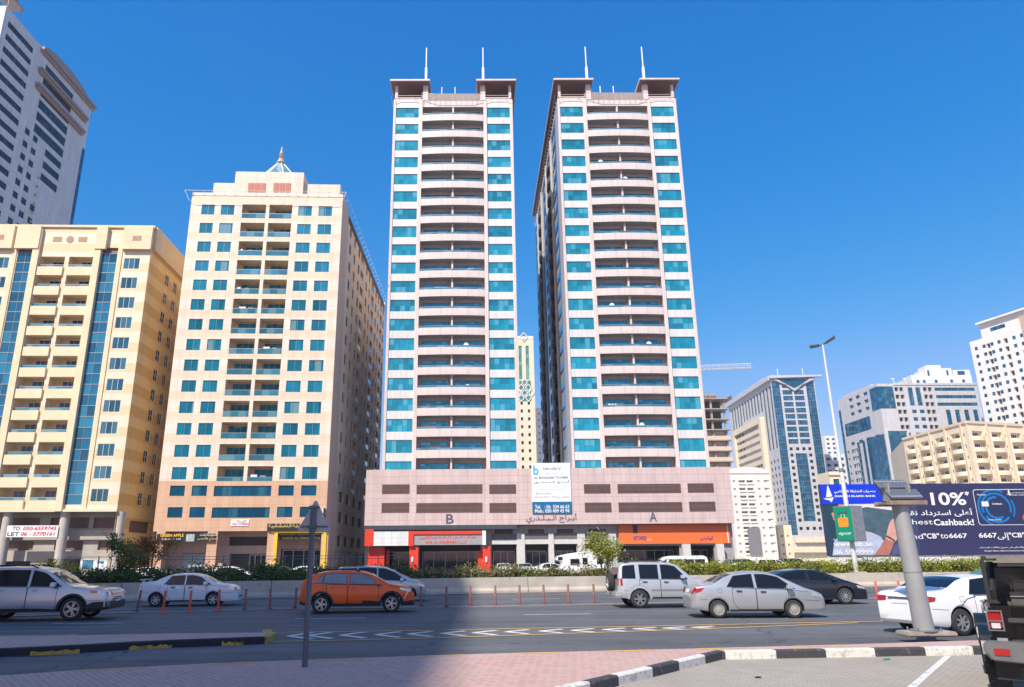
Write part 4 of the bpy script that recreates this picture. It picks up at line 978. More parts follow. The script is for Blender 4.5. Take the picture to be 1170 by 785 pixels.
letters(F, t, 'TO', u0+.7, z0+.86, 1.0, .5, Mdk, -.01, bold=.05); letters(F, t, 'LET', u0+.15, z0+.15, 1.55, .5, Mdk, -.01, bold=.05)
letters(F, t, '050-6559745', u0+2.1, z0+.86, u1-u0-2.3, .5, Mrp, -.01, bold=.05, shear=.2); letters(F, t, '06 - 5770161', u0+1.9, z0+.15, u1-u0-2.2, .5, Mrp, -.01, bold=.05, shear=.2)
t = thing('poster', 'pale shop poster with blue picture behind the shrubs of the cream block', 'poster', B.root.location, B.yaw)
q = MB(); u0, u1, z0, z1 = pxbox(q, F, 85, 116, 639, 652, -1.6, -1.5); q.build('board', mat('poster_white', (.7, .74, .75), .5, var=.1), t)
q = MB(); F.box(q, u0+.3, u0+1.7, -1.5, -1.47, z0+.2, z1-.15); F.box(q, u0+2.2, u1-.4, -1.5, -1.47, z1-.5, z1-.25); q.build('picture', mat('poster_blue', (.05, .2, .3), .5, var=.6, scale=2), t)
B.flush()

# ================================================================== farther buildings
def corner(px, py, Y): return atY(px, py, Y)
def grid(B, f, mesh, w, h, us, zs, dep=.12, name='window'):
    hs = []
    for z in zs:
        for u in us: hs.append((u, u+w, z, z+h, dep)); B.many(name, f, mesh, u, z, -dep*.6)
    return hs
def frange(a, b, n): return [a+(b-a)*i/(n-1) for i in range(n)]
M_gw = clad('grey_white_panel', (.66, .655, .64), (.62, .615, .605), (.42, .42, .42), 1.5, 1.65, .03)
M_wcl = clad('white_panel', (.58, .58, .60), (.55, .55, .57), (.47, .47, .48), 1.8, 1.6, .04)
M_wr = mat('white_render', (.74, .72, .68), .8, var=.1, scale=.3)
M_cr = mat('cream_stone', (.72, .64, .47), .8, var=.1, scale=.3)
M_tan = mat('tan_render', (.78, .67, .49), .8, var=.1, scale=.3)
M_bcor = mat('brown_cornice', (.31, .235, .215), .6, var=.1)
def shell(B, wd, D, H, mi=0, roof=None, faces='FRLB', extra={}):
    F = Face(B, (0, 0), (1, 0)); R = Face(B, (wd, 0), (0, 1)); L = Face(B, (0, D), (0, -1)); K = Face(B, (wd, D), (-1, 0))
    B.mb.face([(0, 0, H-.6), (wd, 0, H-.6), (wd, D, H-.6), (0, D, H-.6)], roof if roof is not None else mi)
    return F, R, L, K

# T: grey white tower beyond the cream block
c = corner(7.4, 6.6, 137); H = c.z; c2 = G(104, 120, H); D = c2.y-c.y
B = Bld('office_tower', 'tall grey white tower with brown cornices rising behind the cream block', 'tower', (c.x-34, c.y, 0), 0)
wd = 34 + (c2.x-c.x)*0; F, R, L, K = shell(B, wd, D, H)
B.root.location.z = 0
hs = []; st = win(9.5, 1.55, 9, 1, M_dark, M_dkglass, .08); sm = win(1.8, 1.6, 1, 1, M_dark, M_dkglass, .06)
for i in range(30):
    z = H-4.2-3.3*i
    if z < 4: break
    hs.append((1.6, 11.1, z, z+1.55, .15)); B.many('ribbon_window', R, st, 1.6, z, -.08)
    if i > 5:
        for u in (13.6, 16.8) + ((20.2,) if i > 10 else ()): hs.append((u, u+1.8, z, z+1.6, .15)); B.many('window', R, sm, u, z, -.08)
        if i % 2 == 0: pass
big = win(12.5, 2.3, 12, 1, M_dark, M_dkglass, .08); md = win(7, 1.9, 6, 1, M_dark, M_dkglass, .08)
for i in range(9):
    z = H-5.2-3.3*i
    a, b_ = (16.5, 29.0) if i < 6 else (22.0, 29.0)
    m_ = big if i < 6 else md; hh = 2.3 if i < 6 else 1.9
    hs.append((a, b_, z, z+hh, .2)); R.put('ribbon_window', m_, a, z, -.1)
R.wall(B.mb, 0, D, 0, H, hs, 0, back=1)
fh = grid(B, F, win(6, 1.8, 5, 1, M_dark, M_dkglass, .08), 6, 1.8, (2, 12, 24.5), [H-5-3.3*i for i in range(24)])
F.wall(B.mb, 0, wd, 0, H, fh, 0, back=1); L.wall(B.mb, 0, D, 0, H, [], 0); K.wall(B.mb, 0, wd, 0, H, [], 0)
B.mb.build('wall', [M_gw, M_inner], B.root)
q = MB()
for z, u0, u1, n in ((H-.8, 13.6, D+.8, 1.0), (H-6.3, 14.0, D-2, 1.1), (H-10.6, 14.0, D-2.5, 1.1)): R.box(q, u0, u1, -.02, n, z, z+.7); R.box(q, u0+.2, u1-.2, -.02, n-.4, z-.7, z-.01)
q.build('cornice', M_bcor, B.root)
q = MB(); q.prism([(14+.0, H-.2)]+[(14+11.0-11*cos(pi*k/10), H-.2+2.8*sin(pi*k/10)) for k in range(11)], -.4, .4, T=lambda x, y, z: R.P(x, -.3+y, z)); q.build('roof_arch', M_bcor, B.root)
q = MB()
for u in (2.2, 6.5): R.box(q, u, u+.15, -1.5, -1.35, H-.5, H+4.5); R.box(q, u, u+.15, -4, -3.85, H-.5, H+4.5)
R.box(q, 1.9, 7.0, -4.4, -.9, H+4.5, H+4.9); R.box(q, 3.4, 5.2, -3.2, -1.5, H+5, H+8); q.build('roof_frame', M_bcor, B.root)
q = MB()
for i in range(14): z = H-32-2.3*i; R.box(q, 20.9, 21.2, .0, .5, z, z+.6); 
q.build('wall_unit', mat('ac_pink', (.5, .42, .42), .7), B.root)
q = MB(); R.box(q, D-1.1, D+.12, -.5, .08, H-50, H-14); q.build('corner_glass', M_blue, B.root)
B.flush()

# C: grey tower with the V shaped crown
c = corner(880.5, 431, 350); H = c.z
B = Bld('office_tower', 'blue glass tower with white V shaped crown and long cream framed side wall', 'tower', (c.x, c.y, 0), R_(-.9))
wd, D = 20.9, 68.0; F, R, L, K = shell(B, wd, D, H)
Z = lambda y: 7.8+(621-y)*.4145
hs = []
gs = [Z(y) for y in (441.5, 449.5, 456.5, 463.8, 471, 478.2, 485.5, 493, 500, 507.5)]
bw = win(4.7, 2.3, 5, 1, M_frame, M_blue, .08)
for z in gs:
    for u in (4.9, 10.5): hs.append((u, u+4.7, z-1.1, z+1.2, .3)); F.put('window', bw, u, z-1.1, -.2)
sw_ = win(1.5, 1.5, 1, 1, M_frame, M_dkglass, .06)
for z in frange(Z(516), Z(596), 12):
    for u in ((4.9, 13.8) if z < Z(517) else (4.9, 8, 11, 13.8)): hs.append((u, u+1.5, z-.7, z+.8, .2)); F.put('window', sw_, u, z-.7, -.1)
for u in (4.9, 8, 11, 13.8): z = Z(605); hs.append((u, u+1.5, z-.7, z+.8, .2)); F.put('window', sw_, u, z-.7, -.1)
hs.append((7.4, 12.9, Z(597), Z(521), .2)); 
cg = win(5.5, (Z(521)-Z(597))/12, 5, 1, M_frame, M_blue, .06)
for i in range(12): F.put('glass_panel', cg, 7.4, Z(597)+i*(Z(521)-Z(597))/12, -.1)
hs += [(0.1, 3.9, Z(612), H-2.4, .15), (16.6, 20.6, Z(606), H-2.4, .15)]
F.wall(B.mb, 0, wd, 0, H, hs, 0)
g1 = win(3.8, 3.3, 4, 2, M_frame, M_blue, .05); n = int((H-2.4-Z(612))/3.3)
for i in range(n): F.put('glass_strip', g1, .1, Z(612)+i*3.3, -.1); F.put('glass_strip', g1, 16.7, Z(606)+i*3.2, -.1)
ls = []; zs0 = Z(522)
M_gteal = glass('grey_teal_glass', (.03, .10, .13), metal=.4, pane=(1.2, 1.6), light=(.12, .22, .25), share=.2, vary=.45)
stv = win(2.6, 3.4, 2, 1, M_dark, M_gteal, .1)
for i, u in enumerate([1.5+4.6*k for k in range(14)]):
    uu = D-u-2.6
    low = zs0 if (9 > i > 2 and 0) else zs0
    top = H-4.0
    if 3 <= i <= 9: low = Z(470)
    nn = int((top-low)/3.4); ls.append((uu, uu+2.6, top-nn*3.4, top, .4))
    for k in range(nn): B.many('side_window', L, stv, uu, top-(k+1)*3.4, -.3)
swl = win(2.0, 1.7, 1, 1, M_frame, M_dkglass, .1)
for z in [zs0-3.4-3.4*k for k in range(10)]:
    for u in [2+4.4*k for k in range(15)]: ls.append((u, u+2.0, z, z+1.7, .2)); B.many('side_window', L, swl, u, z, -.1)
L.wall(B.mb, 0, D, 0, H, ls, 0)
R.wall(B.mb, 0, D, 0, H, [], 0); K.wall(B.mb, 0, wd, 0, H, [], 0)
B.mb.build('wall', [M_wcl, M_inner], B.root)
# cream frame with long slots on the side wall
q = MB(); u0, u1 = D-60, D-15; zt_, zb_ = Z(474)+1, Z(478)-36
L.box(q, u0, u1, 0, 2.2, zt_-3, zt_); L.box(q, u0, u0+3, 0, 2.2, zb_, zt_-3.01); L.box(q, u1-3, u1, 0, 2.2, zb_-16, zt_-3.01)
for k in range(8): z = zt_-6.2-3.9*k; L.box(q, u0+3.01, u1-3.01, 0, 1.2, z-.9, z+1.3)
q.build('cream_frame', M_cr, B.root)
q = MB()
q.prism([(-1, H-.8), (-1, H+.6), (wd+3.4, H+.6), (wd+3.4, H-.2)], -1.6, .5, T=lambda x, y, z: F.P(x, -y, z))
q.prism([(-.6, H-.8), (2.2, H-.8), (10.6, H-7.2), (10.6, H-5.9)], -.9, .0, T=lambda x, y, z: F.P(x, -y, z)); q.prism([(wd+1, H-.8), (wd-2, H-.8), (10.62, H-7.2), (10.62, H-5.9)], -.9, .0, T=lambda x, y, z: F.P(x, -y, z))
L.box(q, 0, D, -.5, 1.5, H-1.5, H+.6); L.box(q, 5, D-18, -8, -3, H, H+4)
q.build('roof_crown', M_wcl, B.root)
q = MB(); q.prism([(2.6, H-.85), (wd-2.4, H-.85), (10.6, H-6.6)], -.35, -.05, T=lambda x, y, z: F.P(x, -y, z)); q.build('crown_glass', M_blue, B.root)
q = MB()
for u in (4.5, 16.8): q.tube([F.P(u, -2, H), F.P(u, -2, H+5)], .15, 6)
q.build('mast', M_white, B.root)
q = MB()
for k, (z0, z1) in enumerate(((0, 1.2), (3.8, 5.6), (8.2, 10.0))): F.box(q, -6 if k < 2 else 2, wd+9, 4*0, 2.6-.6*k, z0, z1)
q.build('podium_band', M_cr, B.root)
B.flush()

# D: small white block
c = corner(833, 541, 262); kD = 262/300
H = c.z/kD; wd = 16.6; D = 14
B = Bld('apartment_block', 'low white apartment block with small balconies right of the orange shop sign', 'building', (c.x, c.y, 0), R_(3)); B.root.scale = (kD, kD, kD)
F, R, L, K = shell(B, wd, D, H); hs = []
M_soft = glass('soft_grey_glass', (.16, .17, .15), metal=.1, pane=(.6, 1.5), light=(.35, .34, .3), share=.25, vary=.5)
wA = win(1.0, .9, 2, 1, M_white, M_soft, .08); wB = win(2.6, 1.5, 3, 1, M_white, M_soft, .1)
bD = MB(); bD.box(-.1, 2.7, -.35, .06, 0, .75); bD = bD.mesh('balcony', [M_wr])
for i in range(10):
    z = H-3.6-3.05*i
    for u in (1.2, 11.4): hs.append((u, u+1, z, z+.9, .15)); F.put('window', wA, u, z, -.1)
    for u in (14.0,): hs.append((u, u+2.2, z-.1, z+.9, .4, 0)); F.put('window', wA, u+.3, z-.0, -.3)
    if i < 7 or 1:
        for u in (3.6, 6.9): hs.append((u, u+2.6, z-.6, z+.9, 1.0)); F.put('balcony_window', wB, u, z-.6, -.9); F.put('balcony', bD, u, z-.75, .0)
F.wall(B.mb, 0, wd, 0, H, hs, 0); lh = grid(B, L, wA, 1, .9, (2, 6, 10), [H-3.6-3.05*i for i in range(10)])
L.wall(B.mb, 0, D, 0, H, lh, 0); R.wall(B.mb, 0, D, 0, H, [], 0); K.wall(B.mb, 0, wd, 0, H, [], 0)
B.mb.build('wall', [M_wr, M_inner], B.root)
q = MB(); q.prism([(-.3, H), (wd+.3, H), (wd+.2, H+1.1), (wd*.68, H+2.5), (wd*.3, H+2.5), (-.2, H+1.6)], -.3, .6, T=lambda x, y, z: F.P(x, -y, z)); q.build('gable', M_wr, B.root)
q = MB(); F.box(q, 5.0, 9.8, .0, .8, 3.2, 13.5); q.build('screen_panel', mat('grey_mesh_screen', (.2, .2, .22), .8), B.root)
B.flush()

# brown block squeezed between D and C
c = corner(888, 600, 275); B = Bld('apartment_block', 'narrow brown and cream block standing just right of the low white block', 'building', (c.x, c.y, 0), 0)
wd, D, H = 5.0, 10, c.z; F, R, L, K = shell(B, wd, D, H); fh = grid(B, F, wA, 1, .9, (.8, 3), [2.5+3.1*i for i in range(3)])
F.wall(B.mb, 0, wd, 0, H, fh); L.wall(B.mb, 0, D, 0, H, []); R.wall(B.mb, 0, D, 0, H, []); K.wall(B.mb, 0, wd, 0, H, []); B.mb.build('wall', [M_tan, M_inner], B.root); B.flush()

# E: white and blue glass block
c = corner(1001.5, 438.4, 300); H = c.z
B = Bld('apartment_block', 'white block with deep blue glass corner and strips above the bank billboard', 'building', (c.x, c.y, 0), R_(1.6))
wd, D = 42.8, 34.0; F, R, L, K = shell(B, wd, D, H); hs = []; ls = []
fl = 3.2; rowsE = [H-2.4-fl*i for i in range(21)]
bw2 = win(1.5, 1.5, 1, 1, M_frame, M_dkglass, .06); bl2 = win(1.9, 1.5, 1, 1, M_frame, M_blue, .06)
balc = [7.3, 9.4, 19.5, 21.6]
for i, z in enumerate(rowsE):
    for u in balc: hs.append((u, u+1.6, z-.9, z+.9, 1.0)); 
    if i > 2:
        for u in (13.2, 16.5): hs.append((u, u+1.9, z-.6, z+.9, .15)); B.many('window', F, bl2, u, z-.6, -.08)
    if i in (0, 1, 2): hs.append((24.4, 41.5, z-.7, z+.7, .2)); F.put('ribbon_window', win(17.1, 1.4, 12, 1, M_frame, M_blue, .05), 24.4, z-.7, -.1)
    elif i > 4:
        for u in (33.5, 37): hs.append((u, u+1.6, z-.6, z+.9, .15)); B.many('window', F, bw2, u, z-.6, -.08)
for u in (12.9, 16.2): hs.append((u, u+2.0, rowsE[2]-.6, H-1.6, .2)); F.put('glass_strip', win(2.0, rowsE[2]*-1+H-1.0, 1, 4, M_frame, M_blue, .05), u, rowsE[2]-.6, -.1)
for u in (27.5, 31.3, 35.2, 39.0): hs.append((u+.0, u+1.9, rowsE[5], rowsE[3]+.9, .2)); F.put('glass_strip', win(1.9, rowsE[3]+.9-rowsE[5], 1, 3, M_frame, M_blue, .05), u, rowsE[5], -.1)
hs = [h for h in hs if not (27 < h[0] < 41 and rowsE[5]-1 < h[2] < rowsE[3] and h[3]-h[2] < 3)]
F.wall(B.mb, 0, wd, 0, H, hs, 0)
for i, z in enumerate(rowsE):
    for u in ([4, 10.6, 17, 24] if i > 5 else [8, 14.5, 20.5]):
        uu = D-u-3.4
        if i in (3, 4, 5) or (i > 6 and u < 20): continue
        ls.append((uu, uu+3.4, z-.6, z+.9, .4)); B.many('side_window', L, win(3.4, 1.5, 2, 1, M_frame, M_blue, .06), uu, z-.6, -.3)
    if i > 6:
        for uu in (D-24.2, D-27.4, D-31.5): ls.append((uu, uu+1.7, z-.7, z+.9, .8))
L.wall(B.mb, 0, D, 0, H, ls, 0); R.wall(B.mb, 0, D, 0, H, []); K.wall(B.mb, 0, wd, 0, H, [])
B.mb.build('wall', [M_wcl, M_inner], B.root)
q = MB(); F.box(q, -.12, 6.6, -6, .12, H-10.5, H-1.2); F.box(q, 1.5, 9.5, -3, .14, 6, H-20); L.box(q, D-14, D-.5, -.5, .1, 10, H-21)
for u in (.6, 5): L.box(q, D-u-17, D-u-15.2, -.5, .1, 5, H-21.5)
L.box(q, D-30, D-9, -.3, .1, H-17.5, H-12); L.box(q, .5, 2.2, -.3, .1, 5, H-5)
q.build('glass_bay', M_blue, B.root)
q = MB(); L.box(q, 2, D-8, -4, -2, H-.5, H+1.6); F.box(q, 6.8, wd, -1.0, .25, H-.6, H+.3); F.box(q, 9.0, 9.9, -.2, .5, 0, H-20.5); q.build('parapet', M_wcl, B.root)
for u in (10, 15):
    q = MB(); q.tube([F.P(u, -3, H), F.P(u-1, -3, H+2.5)], .15, 6); q.prism([(u-1.9, H+3.2), (u-.9, H+2.2), (u-.3, H+2.9)], 2.8, 3.2, T=lambda x, y, z: F.P(x, -y, z)); q.build('satellite_dish', M_white, B.root)
B.flush()

# G: tall white tower at the right edge
c = corner(1107.6, 391, 280); c2 = G(1170, 372, c.z); H = c.z; yaw = atan2(c2.y-c.y, c2.x-c.x)
B = Bld('apartment_tower', 'tall white apartment tower with tiny blue windows at the right edge', 'tower', (c.x, c.y, 0), yaw)
wd, D = 42, 24; F, R, L, K = shell(B, wd, D, H); hs = []
wg = win(1.3, 1.4, 1, 1, M_frame, M_blue, .06)
for i in range(24):
    z = H-4-3.15*i
    for u in (1.6, 5.0, 8.3, 11.2, 17.2, 20.2, 26, 30): hs.append((u, u+1.3, z, z+1.4, .15)); B.many('window', F, wg, u, z, -.08)
    for u in (14.0, 22.6, 6.9): hs.append((u-.25, u+1.3, z-.6, z+1.4, 1.0))
F.wall(B.mb, 0, wd, 0, H+(0), hs, 0); L.wall(B.mb, 0, D, 0, H, grid(B, L, wg, 1.3, 1.4, (4, 10, 16), [H-4-3.15*i for i in range(24)])); R.wall(B.mb, 0, D, 0, H, []); K.wall(B.mb, 0, wd, 0, H, [])
B.mb.build('wall', [M_wr, M_inner], B.root)
q = MB(); F.box(q, 5.5, wd, -16, -.05, H-.6, H+5.5); F.box(q, 5.0, wd, -17, 1.4, H+5.5, H+6.2); q.build('penthouse', M_wr, B.root)
q = MB(); F.box(q, 9.5, 15.5, -.04, .02, H+1.6, H+3.0); q.build('penthouse_window', M_blue, B.root)
q = MB(); F.box(q, 21.5, 27, .0, .25, 5, H+3.8); q.build('beige_panel', mat('beige_panel', (.52, .38, .29), .8), B.root)
B.flush()

# F: tan apartment block
c = corner(1031.7, 503, 240); H = c.z; c1 = G(1104, 483.5, H); c2_ = G(1170, 487.5, H)
B = Bld('apartment_block', 'tan apartment block with rows of rounded balconies behind the billboard', 'building', (c.x, c.y, 0), 0)
e1 = (c1.x-c.x, c1.y-c.y); e2 = (c2_.x-c.x, c2_.y-c.y); l1 = hypot(*e1); d2 = (e2[0]-e1[0], e2[1]-e1[1]); l2 = hypot(*d2)
F1 = Face(B, (0, 0), e1); F2 = Face(B, e1, d2); l2 *= 1.25
wf = win(1.1, 1.0, 2, 1, M_white, M_dkglass, .06)
wfb = win(2.2, 1.6, 3, 1, M_white, M_dkglass, .08)
bq = MB(); n = 8
for k in range(n):
    a, c_ = pi*k/n, pi*(k+1)/n; p1 = (2.3-2.3*cos(a), 1.1*sin(a)); p2 = (2.3-2.3*cos(c_), 1.1*sin(c_))
    bq.face([(p1[0], -p1[1], 0), (p2[0], -p2[1], 0), (p2[0], -p2[1], 1.2), (p1[0], -p1[1], 1.2)]); bq.face([(p1[0], 0, 0), (p1[0], -p1[1], 0), (p2[0], -p2[1], 0), (p2[0], 0, 0)]); bq.face([(p1[0], 0, 1.2), (p1[0], -p1[1], 1.2), (p2[0], -p2[1], 1.2), (p2[0], 0, 1.2)])
bq = bq.mesh('balcony', [M_tan])
for f, ln in ((F1, l1), (F2, l2)):
    hs = []
    for i in range(11):
        z = H-4.0-3.2*i
        u = 1.2
        while u+6.8 < ln:
            hs.append((u+.3, u+4.3, z-.2, z+1.9, .8, 0)); B.many('balcony', f, bq, u, z-.9, 0); B.many('balcony_window', f, wfb, u+1.2, z-.1, -.72)
            hs.append((u+5.3, u+6.4, z+.4, z+1.4, .15)); B.many('window', f, wf, u+5.3, z+.4, -.08); u += 7.4
    f.wall(B.mb, 0, ln, 0, H, hs, 0)
e3 = F2.P(l2, 0, 0); far = [(e3[0]+5, e3[1]+30), (14, 34)]
B.mb.face([(0, 0, H-.5), (e1[0], e1[1], H-.5), (e3[0], e3[1], H-.5), (far[0][0], far[0][1], H-.5), (far[1][0], far[1][1], H-.5)], 0)
for a, b_ in (((e3[0], e3[1]), far[0]), (far[0], far[1]), (far[1], (0, 0))): B.mb.face([(a[0], a[1], 0), (b_[0], b_[1], 0), (b_[0], b_[1], H), (a[0], a[1], H)], 0)
B.mb.build('wall', [M_tan, M_inner], B.root)
q = MB()
for f, ln in ((F1, l1), (F2, l2)):
    f.box(q, 0, ln, -.3, .35, H-.01, H+.7); u = 6.9
    while u < ln: f.box(q, u-.2, u+.35, .0, .5, 0, H+.2); u += 7.4
q.build('pilaster', mat('peach_render', (.72, .57, .41), .8), B.root)
B.flush()

# H: white buildings behind
c = corner(1041, 430, 400); B = Bld('apartment_block', 'white building with stepped roof peeping over the blue glass block', 'building', (c.x, c.y, 0), R_(-2))
wd, D, H = 33, 20, c.z; F, R, L, K = shell(B, wd, D, H); fh = grid(B, F, win(1.6, 1.8, 1, 1, M_frame, M_blue), 1.6, 1.8, (2.5, 6, 12.5, 21, 27.5), [H-4-3.3*i for i in range(14)])
F.wall(B.mb, 0, wd, 0, H, fh); L.wall(B.mb, 0, D, 0, H, []); R.wall(B.mb, 0, D, 0, H, []); K.wall(B.mb, 0, wd, 0, H, []); B.mb.build('wall', [M_wr, M_inner], B.root)
q = MB(); F.box(q, 0, 5, -8, -.2, H, H+.8); F.box(q, 8.5, 23, -12, -.4, H-.1, H+4.5); F.box(q, 10, 18, -10, -1.4, H+4.5, H+6.6); F.box(q, 23.6, 33, -12, -.4, H-.1, H+3.4); F.box(q, 6, 8.2, -4, -2, H, H+3)
q.tube([F.P(14, -5, H+6), F.P(14, -5, H+7.2)], [3.0, .4], 12); q.build('penthouse', M_wr, B.root)
q = MB(); F.box(q, 9.5, 10.6, -.5, -.35, H+.3, H+3.6); F.box(q, 20, 21, -.5, -.35, H+.3, H+3.4); F.box(q, 26, 30, -.5, -.35, H+.5, H+2.8); q.build('penthouse_window', M_blue, B.root); B.flush()

# L: slim cream tower between the twins
c = corner(590.3, 384, 290); B = Bld('apartment_tower', 'slim cream tower with green lattice glazing seen between the twin towers', 'tower', (c.x, c.y, 0), R_(1))
wd, D, H = 6.9, 16, c.z; F, R, L, K = shell(B, wd, D, H); hs = []
wl_ = win(1.0, 1.4, 1, 1, M_white, M_dkglass, .06)
for i in range(24):
    z = H-29-3.2*i
    if z < 2: break
    for u in (1.0, 3.9): hs.append((u, u+1.0, z, z+1.4, .15)); B.many('window', F, wl_, u, z, -.08)
M_grn = glass('green_glass', (.10, .30, .25), metal=.3, pane=(1, 1.5), light=(.3, .45, .4), share=.2)
for u in (.7, 3.6): hs.append((u, u+1.3, H-18.5, H-4.2, .2, 2))
F.wall(B.mb, 0, wd, 0, H, hs); L.wall(B.mb, 0, D, 0, H, []); R.wall(B.mb, 0, D, 0, H, []); K.wall(B.mb, 0, wd, 0, H, []); B.mb.build('wall', [M_cr, M_inner, M_grn], B.root)
q = MB()
def lat(q, cx_, cz, r):
    for a, b_ in (((-1, 0), (0, 1)), ((0, 1), (1, 0)), ((1, 0), (0, -1)), ((0, -1), (-1, 0))): q.tube([F.P(cx_+a[0]*r, .15, cz+a[1]*r*1.25), F.P(cx_+b_[0]*r, .15, cz+b_[1]*r*1.25)], .22, 5)
lat(q, 2.9, H-.5, 1.6)
for cx_, cz in ((1.4, H-22), (4.3, H-22), (2.85, H-24.2), (2.85, H-19.8), (1.4, H-26.2), (4.3, H-26.2), (.2, H-24), (5.6, H-24)): lat(q, cx_, cz, 1.2)
F.box(q, 0, wd, -.5, .12, H-1.2, H-.2); q.build('lattice', M_wr, B.root)
q = MB(); q.prism([(2.9-1.4, H-.5), (2.9, H-2.2), (4.3, H-.5), (2.9, H+1.2)], -.1, .05, T=lambda x, y, z: F.P(x, -y, z)); q.build('lattice_glass', M_grn, B.root); q = MB(); F.box(q, .6, 5.4, -.02, .05, H-27.5, H-19); q.build('lattice_glass', M_grn, B.root); B.flush()
c = corner(611.5, 466, 320); B = Bld('apartment_block', 'sliver of a pale tower dotted with small windows beside the slim cream tower', 'building', (c.x, c.y, 0), 0)
wd, D, H = 9, 12, c.z; F, R, L, K = shell(B, wd, D, H); fh = grid(B, F, wA, 1.0, .9, (1.0, 2.8, 6.0), [H-3-2.9*i for i in range(18)])
F.wall(B.mb, 0, wd, 0, H, fh); L.wall(B.mb, 0, D, 0, H, []); R.wall(B.mb, 0, D, 0, H, []); K.wall(B.mb, 0, wd, 0, H, []); B.mb.build('wall', [M_wr, M_inner], B.root); B.flush()

# U: unfinished building behind the right twin
c = corner(829, 455, 305); kU = 305/245; B = Bld('unfinished_building', 'unfinished concrete building with bare floors right of the teal glass tower', 'building', (c.x-15*kU, c.y, 0), R_(1)); B.root.scale = (kU, kU, kU)
wd, D, H = 15, 16, c.z/kU; F = Face(B, (0, 0), (1, 0)); R = Face(B, (wd, 0), (0, 1)); M_rawc = mat('raw_concrete', (.38, .32, .26), .9, var=.2, scale=.8)
n = 15
for i in range(n+1):
    z = H-3.55*i
    if z < 3: break
    q = MB(); q.box(-.3, wd+.5, -.8, D, z-.35, z); q.build('floor_slab', M_rawc, B.root)
    if i > 3: q = MB(); q.box(-.2, wd+.3, -.7, -.45, z+.01, z+1.25); q.box(6, wd, 1.2, 1.5, z+1.3, z+3.1); q.build('parapet', mat('beige_block', (.62, .52, .40), .9, var=.1), B.root)
    q = MB(); q.box(.5, wd-.5, 4.5, D-1, z-3.2, z-.36); q.build('inner_wall', M_inner if i < 4 else mat('beige_block', (.62, .52, .40), .9), B.root)
q = MB()
for u in (.3, 5, 9.6, 14.1):
    for v in (.2, 8, 15): q.box(u, u+.6, v, v+.6, 0, H-.4)
for u in (.5, 5.2, 9.8, 14.3):
    for k in range(3): q.box(u+k*.2, u+k*.2+.05, .3, .35, H, H+1.1+.3*k)
q.box(9, 13, 3, 6, H, H+2.2); q.build('column', M_rawc, B.root)
q = MB()
for k in range(9): q.box(wd+.4, wd+1.9, -1+k*1.8, -.9+k*1.8, H-.5, H-.4)
q.box(wd+1.8, wd+1.9, -1, 14, H-.45, H+.9); q.build('scaffold', mat('rust_scaffold', (.24, .13, .09), .8), B.root)

# tower crane jib behind
p0 = atY(788, 425.5, 300); p1 = atY(858.5, 420.5, 300); L_ = (p1-p0).length; ux = (p1-p0).normalized()
T = thing('tower_crane', 'pale lattice tower crane with its long jib reaching right of the teal tower', 'crane', (p0.x-14, 300, 0))
M_cr2 = mat('crane_paint', (.7, .68, .66), .5, var=.05)
def truss(a, b_, w, n, name):
    q = MB(); a, b_ = Vector(a), Vector(b_); d = (b_-a).normalized(); s = d.cross(Vector((0, 0, 1))).normalized()*w/2 if abs(d.z) < .9 else Vector((w/2, 0, 0)); up = s.cross(d).normalized()*w
    if abs(d.z) >= .9:
        cs = [Vector((x*w/2, y*w/2, 0)) for x, y in ((-1, -1), (1, -1), (1, 1), (-1, 1))]
    else: cs = [s, -s, up]
    for c_ in cs: q.tube([a+c_, b_+c_], .13, 4)
    for i in range(n):
        for j in range(len(cs)): q.tube([a.lerp(b_, i/n)+cs[j], a.lerp(b_, (i+.5)/n)+cs[(j+1) % len(cs)], a.lerp(b_, (i+1)/n)+cs[j]], .09, 4)
    return q.build(name, M_cr2, T)
o = Vector(T.location)
truss(Vector((0, 0, 0)), Vector((0, 0, p0.z+2)), 2.2, 26, 'mast'); truss(Vector((-10, 0, p0.z)), p1-o, 2.0, 34, 'jib')
q = MB(); q.box(-10, -7, -1, 1, p0.z-3, p0.z); q.build('counterweight', M_rawc, T)

# pale buildings in the gap right of the V tower
c = corner(941.5, 536, 380); B = Bld('apartment_block', 'distant white building with small blue windows right of the V crowned tower', 'building', (corner(941.5, 520, 380).x, 380, 0), 0)
wd, D, H = 16, 15, corner(945, 519, 380).z; F, R, L, K = shell(B, wd, D, H); fh = grid(B, F, bl2, 1.9, 1.5, (1, 4.5, 8, 11.5), [H-3.2-3.2*i for i in range(12)])
F.wall(B.mb, 0, wd, 0, H, fh); L.wall(B.mb, 0, D, 0, H, []); R.wall(B.mb, 0, D, 0, H, []); K.wall(B.mb, 0, wd, 0, H, []); B.mb.build('wall', [M_wr, M_inner], B.root); B.flush()
p = corner(942, 498, 520); B = Bld('apartment_tower', 'pale slim tower far away just right of the V crowned tower', 'tower', (p.x, 520, 0), 0)
wd, D, H = 8, 12, p.z; F, R, L, K = shell(B, wd, D, H); fh = grid(B, F, bl2, 1.9, 1.5, (1, 5), [H-3.2-3.2*i for i in range(18)])
F.wall(B.mb, 0, wd, 0, H, fh); L.wall(B.mb, 0, D, 0, H, []); R.wall(B.mb, 0, D, 0, H, []); K.wall(B.mb, 0, wd, 0, H, []); B.mb.build('wall', [M_wr, M_inner], B.root); B.flush()
p = corner(947, 539, 270); B = Bld('apartment_block', 'small cream building with blue glass bay above the left end of the billboard', 'building', (p.x, 270, 0), 0)
wd, D, H = 4.6, 10, p.z; F, R, L, K = shell(B, wd, D, H); hs = [(1.2, 3.4, 4, H-2.6, .2, 2)]
